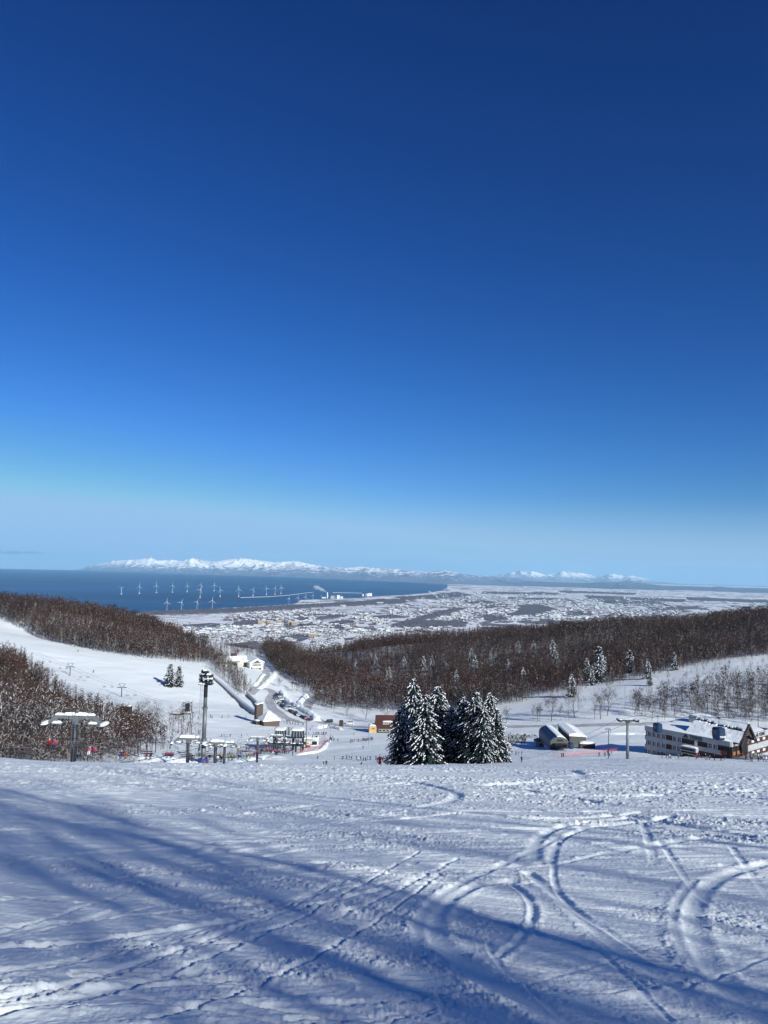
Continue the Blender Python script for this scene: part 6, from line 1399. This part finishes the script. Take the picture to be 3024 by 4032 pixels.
# ------------------------------------------------------------------ wind turbines, port, town
m_tw = mat('turbine_white', (.68, .71, .74), rough=.5)
m_found = mat('foundation_orange', (.62, .42, .32), rough=.7)
def turbine(px, yb, hpx, rot, label, grp, sea=True, yaw=0.0):
    v = Q(px, yb, 0 if sea else 6); D = v.y; H_ = hpx / F * D * .64; e = empty('wind_turbine', v, label, 'wind turbine', grp); R = H_ * .62 * .93; k = 1.0
    part(MB().tube((0, 0, 12 if sea else 0), (0, 0, H_), H_ * .016, H_ * .010, n=8), 'tower', m_tw, e)
    if sea: part(MB().box((0, 0, 6), (15, 15, 26)), 'foundation', m_found, e)
    part(MB().box((0, 1, H_ + 2), (6, 16, 6)), 'nacelle', m_tw, e)
    for i in range(3):
        a = rot + i * 2 * math.pi / 3; d = Vector((math.sin(a), 0, math.cos(a))); u = Vector((math.cos(a), 0, -math.sin(a))); c = Vector((0, -9, H_ + 2)); b = MB(); w0, w1 = R * .038, R * .012
        vs = [c - u * w0 * .5, c + u * w0 * .5, c + d * R * .3 + u * w0, c + d * R + u * w1 * .5, c + d * R - u * w1 * .5, c + d * R * .3 - u * w0 * .4]; b.prism(vs, (0, 0, 0), (0, 1.6, 0)); part(b, 'blade', m_tw, e)
    e.rotation_euler = (0, 0, yaw); return e
def c1_(x, y): return x / 1.659, 2100 + y / 1.659
OFF = [(793,399,337,1.05),(910,396,322,.1),(1021,390,315,.0),(1126,388,316,.1),(1222,384,320,-.1),(1312,372,318,.2),(1307,422,340,.5),(1399,378,316,.0),(1438,416,346,-.3)]
k = 0
for x, yb, yt, rt in OFF:
    px, yb_ = c1_(x, yb); _, yt_ = c1_(x, yt); k += 1; turbine(px, yb_, yb_ - yt_, rt, 'white wind turbine at sea, %s from the left in the long offshore row' % nth[k - 1], 'offshore wind turbines', True, rnd.uniform(-.4, .2))
for x, yb, yt, rt in [(66,415,337,-.1),(160,410,345,.5),(247,402,337,-.3),(303,401,335,.3),(342,396,331,-.2)]:
    px, yb_ = 900 + x / 1.659, 2100 + yb / 1.659; k += 1; turbine(px, yb_, (yb - yt) / 1.659, rt, 'white wind turbine at sea, %s from the left in the long offshore row' % (nth[k - 1] if k < 13 else '%dth' % k), 'offshore wind turbines', True, rnd.uniform(-.4, .2))
for i, (x, yb, yt, rt) in enumerate([(1090,504,422,.0),(1184,502,424,.45),(1286,496,424,.5),(1386,494,412,.1)]):
    px, yb_ = c1_(x, yb); turbine(px, yb_, (yb - yt) / 1.659, rt, 'white wind turbine on the shore strip, %s of the four in the near row' % nth[i], 'turbines on the shore', False)
for i, (x, yb, yt, rt) in enumerate([(393,462,408,.3),(453,458,400,.1),(503,456,395,.2),(551,438,390,.1),(605,428,398,1.0),(650,425,398,.8)]):
    px, yb_ = 900 + x / 1.659, 2100 + yb / 1.659; turbine(px, yb_, (yb - yt) / 1.659, rt, 'white wind turbine near the port, %s from the left before the power station' % nth[i], 'turbines near the port', False)
for i, (x, yb, yt, rt) in enumerate([(245,380,265,0),(325,410,280,.6),(765,300,200,.1),(848,320,185,.4),(896,335,200,.1),(1042,280,175,1.3),(1210,350,195,.2),(1238,385,240,0)]):
    turbine(1600 + x / 5.53, 2300 + yb / 5.53, (yb - yt) / 5.53, rt, 'small white wind turbine on the plain past the port, %s from the left' % nth[i], 'turbines on the plain', False)
# power station, tanks, breakwater
def far_b(name, px, py, parts_, label, cat, grp=None):
    v = Q(px, py, 6); e = empty(name, v, label, cat, grp)
    for nm, kind, c, d, m in parts_:
        mb = MB(); 
        if kind == 'b': mb.box(c, d)
        else: mb.tube((c[0], c[1], 0), (c[0], c[1], d[1]), d[0], d[0] * (.85 if nm == 'chimney' else 1), n=16)
        part(mb, nm, m, e)
    return e
pw = far_b('power_station', 1304, 2357, [('chimney', 't', (-60, 0, 0), (10, 95), m_tw), ('hall', 'b', (20, 0, 22), (50, 60, 44), m_panel), ('hall', 'b', (75, 30, 18), (40, 50, 36), m_panel), ('boiler_house', 'b', (110, 0, 28), (45, 50, 56), m_tw), ('hall', 'b', (-110, 20, 10), (60, 50, 20), m_tw), ('hall', 'b', (160, 20, 18), (34, 40, 36), m_tw)], 'white power station with tall chimney on the port spit', 'power station')
far_b('gas_tanks_depot', 1455, 2349, [], 'x', 'x') if False else None
for i, (px, r_, h_) in enumerate([(1429, 14, 30), (1441, 11, 30), (1447, 26, 38), (1456, 38, 42)]):
    v = Q(px, 2348 - (i % 2), 5); e = empty('storage_tank', v, '%s white storage tank, %s from the left on the jetty' % ('big' if r_ > 20 else 'small', nth[i]), 'storage tank', 'white gas tanks'); part(MB().tube((0, 0, 0), (0, 0, h_), r_, n=20), 'wall', m_tw, e)
    part(MB().blob((0, 0, h_), (r_ * 1.9, r_ * 1.9, 10), lump=0, n=20), 'dome', m_tw, e, None, True)
def breakwater(pts, label):
    q = [Q(a, b, 0) for a, b in pts]; mb = MB(); o = q[0]
    for a, b in zip(q[:-1], q[1:]): 
        d = (b - a); u = Vector((d.y, -d.x, 0)).normalized() * 9; mb.prism([a - o - u, b - o - u, b - o + u, a - o + u], (0, 0, 0), (0, 0, 7))
    x = mb.build('breakwater', mat('breakwater_snow', (.42, .46, .5), rough=.8)); x.location = o; tag(x, label, 'breakwater')
breakwater([(946,2354),(1060,2350),(1130,2345),(1170,2340),(1232,2332)], 'long pale breakwater reaching out to sea before the power station')
breakwater([(1310,2334),(1380,2335),(1425,2336)], 'short pale breakwater left of the storage tanks')
# smoke: a drifting plume of thin volume
def plume(px, py, L, r0, r1, label, dens):
    v = Q(px, py, 6); mb = MB(); n = 10; ringn = 12; vs = []; fs = []; rr = random.Random(px)
    for i in range(n + 1):
        t = i / n; c = Vector((-L * t, 60 * t, 100 + L * .38 * t ** .8)) if px < 1400 else Vector((-L * t, 40 * t, 30 + L * .5 * t ** .7)); r = r0 + (r1 - r0) * t ** .7 * (.8 + .5 * rr.random())
        if i == n: r *= .35
        for k in range(ringn): a = 2 * math.pi * k / ringn; q = r * (.75 + .5 * rr.random()); vs.append(c + Vector((q * .45 * math.cos(a), q * math.sin(a), q * .9 * math.cos(a))))
    for i in range(n):
        for k in range(ringn): fs.append((i * ringn + k, i * ringn + (k + 1) % ringn, (i + 1) * ringn + (k + 1) % ringn, (i + 1) * ringn + k))
    fs.append(tuple(range(ringn))); fs.append(tuple(n * ringn + k for k in range(ringn))[::-1]); mb.add(vs, fs)
    m = bpy.data.materials.new('smoke'); m.use_nodes = True; nn = m.node_tree.nodes; ll = m.node_tree.links; nn.remove(nn['Principled BSDF']); pv = nn.new('ShaderNodeVolumePrincipled'); pv.inputs['Color'].default_value = (.95, .96, .98, 1); pv.inputs['Density'].default_value = dens
    ll.new(pv.outputs[0], nn['Material Output'].inputs['Volume']); o = mb.build('smoke_plume', m); o.location = v; tag(o, label, None, None, 'stuff')
plume(1284, 2357, 200, 9, 36, 'white smoke drifting left from the power station chimney', .03)
cv_ = MB()
for cx, cz, rx, rz_ in ((0, 0, 1700, 260), (-1500, -40, 1500, 200), (2400, 60, 1300, 220), (3400, 20, 900, 130), (-3000, 30, 1700, 240)):
    vs = []; fs = []; rr = random.Random(cx)
    for j in range(7):
        for i in range(14): p_ = math.pi * (j + .02) / 6.04; a = 2 * math.pi * i / 14; k_ = .75 + .4 * rr.random(); vs.append((cx + rx * k_ * math.sin(p_) * math.cos(a), 700 * math.sin(p_) * math.sin(a), cz + rz_ * k_ * math.cos(p_)))
    for j in range(6):
        for i in range(14): fs.append((j * 14 + i, j * 14 + (i + 1) % 14, j * 14 + 14 + (i + 1) % 14, j * 14 + 14 + i))
    fs.append(tuple(range(13, -1, -1))); fs.append(tuple(84 + i for i in range(14))); cv_.add(vs, [f[::-1] for f in fs])
m = bpy.data.materials.new('cloud'); m.use_nodes = True; nn = m.node_tree.nodes; nn.remove(nn['Principled BSDF']); pv = nn.new('ShaderNodeVolumePrincipled'); pv.inputs['Color'].default_value = (.22, .27, .42, 1); pv.inputs['Density'].default_value = .0018
m.node_tree.links.new(pv.outputs[0], nn['Material Output'].inputs['Volume']); o = cv_.build('cloud', m); o.location = P(55, 2176, 118000); tag(o, 'small flat grey cloud above the sea horizon', None, None, 'stuff')
plume(1724, 2358, 160, 8, 28, 'pale smoke over the factory behind the port', .02)
# town houses
WC = [mat('house_wall_%d' % i, c, rough=.85) for i, c in enumerate([(.34, .33, .31), (.20, .19, .19), (.46, .46, .46), (.14, .16, .20), (.27, .23, .19), (.10, .10, .115)])]
RC_ = [snowcap, mat('roof_blue', (.12, .2, .35)), mat('roof_dark', (.10, .09, .10)), mat('roof_rust', (.28, .12, .09))]
def house_np(w_, l_, h_, r_):
    V_ = np.array([(-w_, -l_, 0), (w_, -l_, 0), (w_, l_, 0), (-w_, l_, 0), (-w_, -l_, h_), (w_, -l_, h_), (w_, l_, h_), (-w_, l_, h_), (0, -l_, h_ + r_), (0, l_, h_ + r_)], float)
    T_ = np.array([(0, 1, 5), (0, 5, 4), (1, 2, 6), (1, 6, 5), (2, 3, 7), (2, 7, 6), (3, 0, 4), (3, 4, 7), (4, 5, 8), (6, 7, 9), (5, 6, 9), (5, 9, 8), (7, 4, 8), (7, 8, 9)])
    return V_, T_
TOWN = [(560,2500),(900,2470),(1100,2462),(1330,2478),(1530,2490),(1700,2500),(1700,2540),(1560,2560),(1200,2612),(1000,2600),(700,2540),(520,2520)]
TOWN2 = [(640,2462),(1000,2410),(1300,2395),(1600,2382),(1900,2398),(1900,2460),(1700,2480),(1400,2490),(1000,2500),(640,2500)]
TOWN3 = [(1900,2330),(2600,2350),(2700,2420),(2500,2440),(2000,2440),(1820,2400),(1700,2370),(1800,2350)]
hs_ = []; TR = np.random.RandomState(9)
def town(poly, n, hmix, big):
    P_ = np.array(poly); k = 0; out = []
    while k < n:
        x = TR.uniform(P_[:, 0].min(), P_[:, 0].max(), 4000); y = P_[:, 1].max() - (P_[:, 1].max() - P_[:, 1].min()) * TR.rand(4000) ** 1.15; ok = inside(x, y, poly); 
        x = x[ok]; y = y[ok]; iw = np.zeros(len(x), bool)
        for wp in WOODS[:12]: iw |= inside(x, y, wp)
        x = x[~iw]; y = y[~iw]; den = fbm(x / 60, y / 14, 3, 200) > .45; x = x[den]; y = y[den]
        for a, b in zip(x, y): out.append((a, b)); k += 1
    return out[:n]
def add_h(pts, wr, hr, white):
    for a, b in pts:
        v = Q(a, b, 8); w_ = TR.uniform(*wr); hs_.append((v, w_, w_ * TR.uniform(.9, 1.9), TR.uniform(*hr), w_ * .35, .5 + (TR.rand() < .5) * 1.57, TR.randint(6), 0 if TR.rand() < white else 1 + TR.randint(3)))
add_h(town(TOWN, 6500, 0, 0), (3, 5.2), (5, 8), .72); add_h(town(TOWN2, 2200, 0, 0), (5, 13), (5, 11), .75); add_h(town(TOWN3, 1500, 0, 0), (6, 18), (5, 11), .75)
hs_.sort(key=lambda t: t[0].y); VV = []; TT = []; MM = []; n0 = 0
for i, (v, w_, l_, h_, r_, rz, wc, rc) in enumerate(hs_):
    V_, T_ = house_np(w_, l_, h_, r_)
    if i < 260:
        me = np_mesh('town_house', V_, T_, np.array([0] * 10 + [1] * 4)); o = bpy.data.objects.new('town_house', me); COL.objects.link(o); me.materials.append(WC[wc]); me.materials.append(RC_[rc]); o.location = v; o.rotation_euler = (0, 0, rz)
        tag(o, 'small house with %s roof in the densely built town below the hills' % ('snow covered' if rc == 0 else ['blue', 'dark', 'rust red'][rc - 1]), 'house', 'nearest houses of the town'); continue
    c, s = math.cos(rz), math.sin(rz); W = np.empty_like(V_); W[:, 0] = V_[:, 0] * c - V_[:, 1] * s + v.x; W[:, 1] = V_[:, 0] * s + V_[:, 1] * c + v.y; W[:, 2] = V_[:, 2] + v.z
    VV.append(W); TT.append(T_ + n0); MM.append(np.array([wc] * 10 + [6 + rc] * 4)); n0 += 10
me = np_mesh('distant_town', np.vstack(VV), np.vstack(TT), np.concatenate(MM))
for m in WC + RC_: me.materials.append(m)
tag(link('distant_town', me), 'snowy roofs of the town spread over the plain', None, None, 'stuff')
# apartment blocks and other single landmarks
m_ap = mat('apartment_tan', (.42, .32, .22), rough=.85, noise=.15, nscale=.05)
for i, (x, y, w_, h_) in enumerate([(205,598,34,32),(232,596,30,36),(262,598,26,34),(280,604,26,28),(330,596,34,32),(320,606,40,20),(348,606,30,18),(403,600,34,32),(428,602,44,30),(545,676,52,22),(290,612,40,16),(850,716,20,30)]):
    v = Q(900 + x / 1.659, 2100 + y / 1.659, 6); e = empty('apartment_block', v, 'tan apartment block, %s of the group standing above the town' % nth[i], 'apartment block', 'apartment blocks', .3); part(MB().box((0, 0, h_ / 2), (w_, 14, h_)), 'wall', m_ap, e); part(MB().box((0, 0, h_ + .5), (w_ - 1, 13, 1)), 'roof', snowcap, e)
    for k in range(3): part(MB().box((0, -7.2, h_ * (k + .8) / 4), (w_ * .9, .5, 1.6)), 'window_row', m_dark, e)
for i, (px, py, w_, h_, l_) in enumerate([(1495,2378,90,22,60),(1770,2392,80,14,50),(1690,2368,60,14,60),(1665,2358,50,18,40),(1720,2355,30,30,30),(1745,2354,26,34,26),(1050,2530,120,12,50),(1145,2528,60,12,40),(1350,2388,70,16,50)]):
    v = Q(px, py, 6); e = empty('warehouse', v, '%s pale factory hall from the left on the plain near the port' % nth[i], 'factory', 'large halls on the plain', .2); part(MB().box((0, 0, h_ / 2), (w_, l_, h_)), 'wall', m_panel, e); part(MB().box((0, 0, h_ + .6), (w_ - 1, l_ - 1, 1.1)), 'roof', snowcap, e)
# ---- packed snow road on the plaza and its banks
def ribbon(name, pts, wd, m, y0=300, dz=.12, label=None):
    g = [hit(a, b, y0) for a, b in pts]; g = [v for v in g if v]; h = [g[0]]
    for a, b in zip(g[:-1], g[1:]):
        n = max(1, int((b - a).length / 4)); h += [a.lerp(b, (i + 1) / n) for i in range(n)]
    for _ in range(4): h = [h[0]] + [(h[i - 1] + h[i] * 2 + h[i + 1]) / 4 for i in range(1, len(h) - 1)] + [h[-1]]
    V_ = []; Fc = []
    for i, p in enumerate(h):
        d = h[min(i + 1, len(h) - 1)] - h[max(i - 1, 0)]; d.z = 0; d.normalize(); u = Vector((d.y, -d.x, 0))
        for k in range(5): q = p + u * wd * (k - 2) / 4; V_.append((q.x, q.y, H(q.x, q.y) + dz))
    for i in range(len(h) - 1):
        for k in range(4): Fc.append((i * 5 + k, i * 5 + k + 1, i * 5 + k + 6, i * 5 + k + 5))
    me = np_mesh(name, np.array(V_), np.array(Fc), smooth=True); tag(link(name, me, None, [m]), label, None, None, 'structure'); return h
m_road = mat('packed_snow', (.50, .51, .53), rough=.8, noise=.3, nscale=.25, col2=(.36, .36, .37))
def bank(name, pts, wd, ht, label, y0=300, seed=0, off=0):
    g = [hit(a, b, y0) for a, b in pts]; g = [v for v in g if v]; h = [g[0]]
    for a, b in zip(g[:-1], g[1:]):
        n = max(1, int((b - a).length / 1.6)); h += [a.lerp(b, (i + 1) / n) for i in range(n)]
    V_ = []; Fc = []; K_ = 9
    for i, p in enumerate(h):
        d = h[min(i + 3, len(h) - 1)] - h[max(i - 3, 0)]; d.z = 0; d.normalize(); u = Vector((d.y, -d.x, 0)); en = min(1, i / 4, (len(h) - 1 - i) / 4)
        for k in range(K_):
            s = (k - (K_ - 1) / 2) / ((K_ - 1) / 2); hh = ht * en * (1 - s * s) ** .8 * (.65 + .8 * float(fbm(i / 2.2, k / 3 + seed, 3, 30))) if abs(s) < 1 else -.3
            q = p + u * wd * s * (.6 + .8 * float(fbm(i / 7, seed, 2, 44))); V_.append((q.x, q.y, H(q.x, q.y) + hh))
    for i in range(len(h) - 1):
        for k in range(K_ - 1): Fc.append((i * K_ + k, i * K_ + k + 1, (i + 1) * K_ + k + 1, (i + 1) * K_ + k))
    me = np_mesh(name, np.array(V_), np.array(Fc)); tag(link(name, me, None, [snow_far]), label, None, None, 'structure')
ribbon('road', [(1480,2868),(1400,2862),(1330,2856),(1270,2846),(1232,2828),(1208,2805),(1200,2785),(1215,2765),(1245,2748),(1285,2740)], 9, m_road)
ribbon('road', [(1190,2848),(1120,2826),(1070,2790),(1060,2755),(1080,2728),(1060,2712),(1010,2712),(985,2735)], 7, m_road)
ribbon('road', [(985,2735),(1005,2710),(1030,2680),(1050,2655),(1045,2640),(1020,2632)], 7, m_road)
ribbon('road', [(1990,2863),(2200,2862),(2400,2856),(2560,2850),(2700,2846)], 7, m_road)
bank('snowbank', [(1112,2722),(1116,2742),(1132,2762),(1158,2780),(1188,2796),(1218,2812),(1240,2826),(1248,2842)], 3.2, 2.4, 'ridged plowed snowbank behind the parked cars')
bank('snowbank', [(1215,2815),(1190,2795),(1180,2770),(1200,2748),(1240,2732),(1280,2722)], 2.5, 1.8, 'snowbank along the inside of the access road', seed=3)
bank('snowbank', [(1000,2705),(1022,2680),(1040,2655)], 2.2, 1.3, 'snowbank left of the hotel road', seed=5); bank('snowbank', [(1020,2715),(1060,2680),(1085,2650),(1070,2625),(1040,2612)], 2.8, 1.5, 'snowbank right of the hotel road', seed=7)
bank('snowbank', [(1240,2868),(1290,2862),(1350,2876)], 2.0, 1.4, 'low snowbank below the black van', seed=8)
bank('snowbank', [(2360,2885),(2420,2890),(2500,2892),(2560,2894)], 4, .9, 'lumpy plowed snowbank left of the long building', seed=11); 0 and bank('snowbank', [(2320,2905),(2440,2912),(2540,2914)], 2.4, .8, 'lower lumpy snowbank left of the long building', seed=13)
0 and bank('snowbank', [(2520,2992),(2620,3002),(2720,3012),(2850,3018),(3000,3024)], 2.2, .8, 'snowbank along the foot of the long building', seed=17, y0=200)
bank('snowbank', [(1160,2975),(1230,2966),(1275,2945),(1296,2915)], 1.4, .8, 'curved snowbank outside the red netting', seed=19)
bank('snowbank', [(560,3012),(640,3000),(720,3008),(780,3004)], 5, 1.6, 'wind lumps of snow below the lift towers', seed=21, y0=150); bank('snowbank', [(880,3000),(960,2988),(1060,2986),(1120,2996)], 5, 1.0, 'snow ramp in front of the lone lift tower', seed=23, y0=150)
# ------------------------------------------------------------------ the air
hz_ = MB().box((0, 45000, 0), (230000, 130000, 2), 0)
zb, zt = -1800.0, 900.0
hz_.v = [(x, y, zb if z < 0 else zt) for x, y, z in hz_.v]
m = bpy.data.materials.new('air'); m.use_nodes = True; n = m.node_tree.nodes; l = m.node_tree.links
n.remove(n['Principled BSDF']); pv = n.new('ShaderNodeVolumePrincipled')
pv.inputs['Color'].default_value = (.42, .76, 1.0, 1); pv.inputs['Density'].default_value = HAZE; pv.inputs['Anisotropy'].default_value = -0.05
l.new(pv.outputs[0], n['Material Output'].inputs['Volume'])
o = hz_.build('haze', m); tag(o, None, None, None, 'stuff')
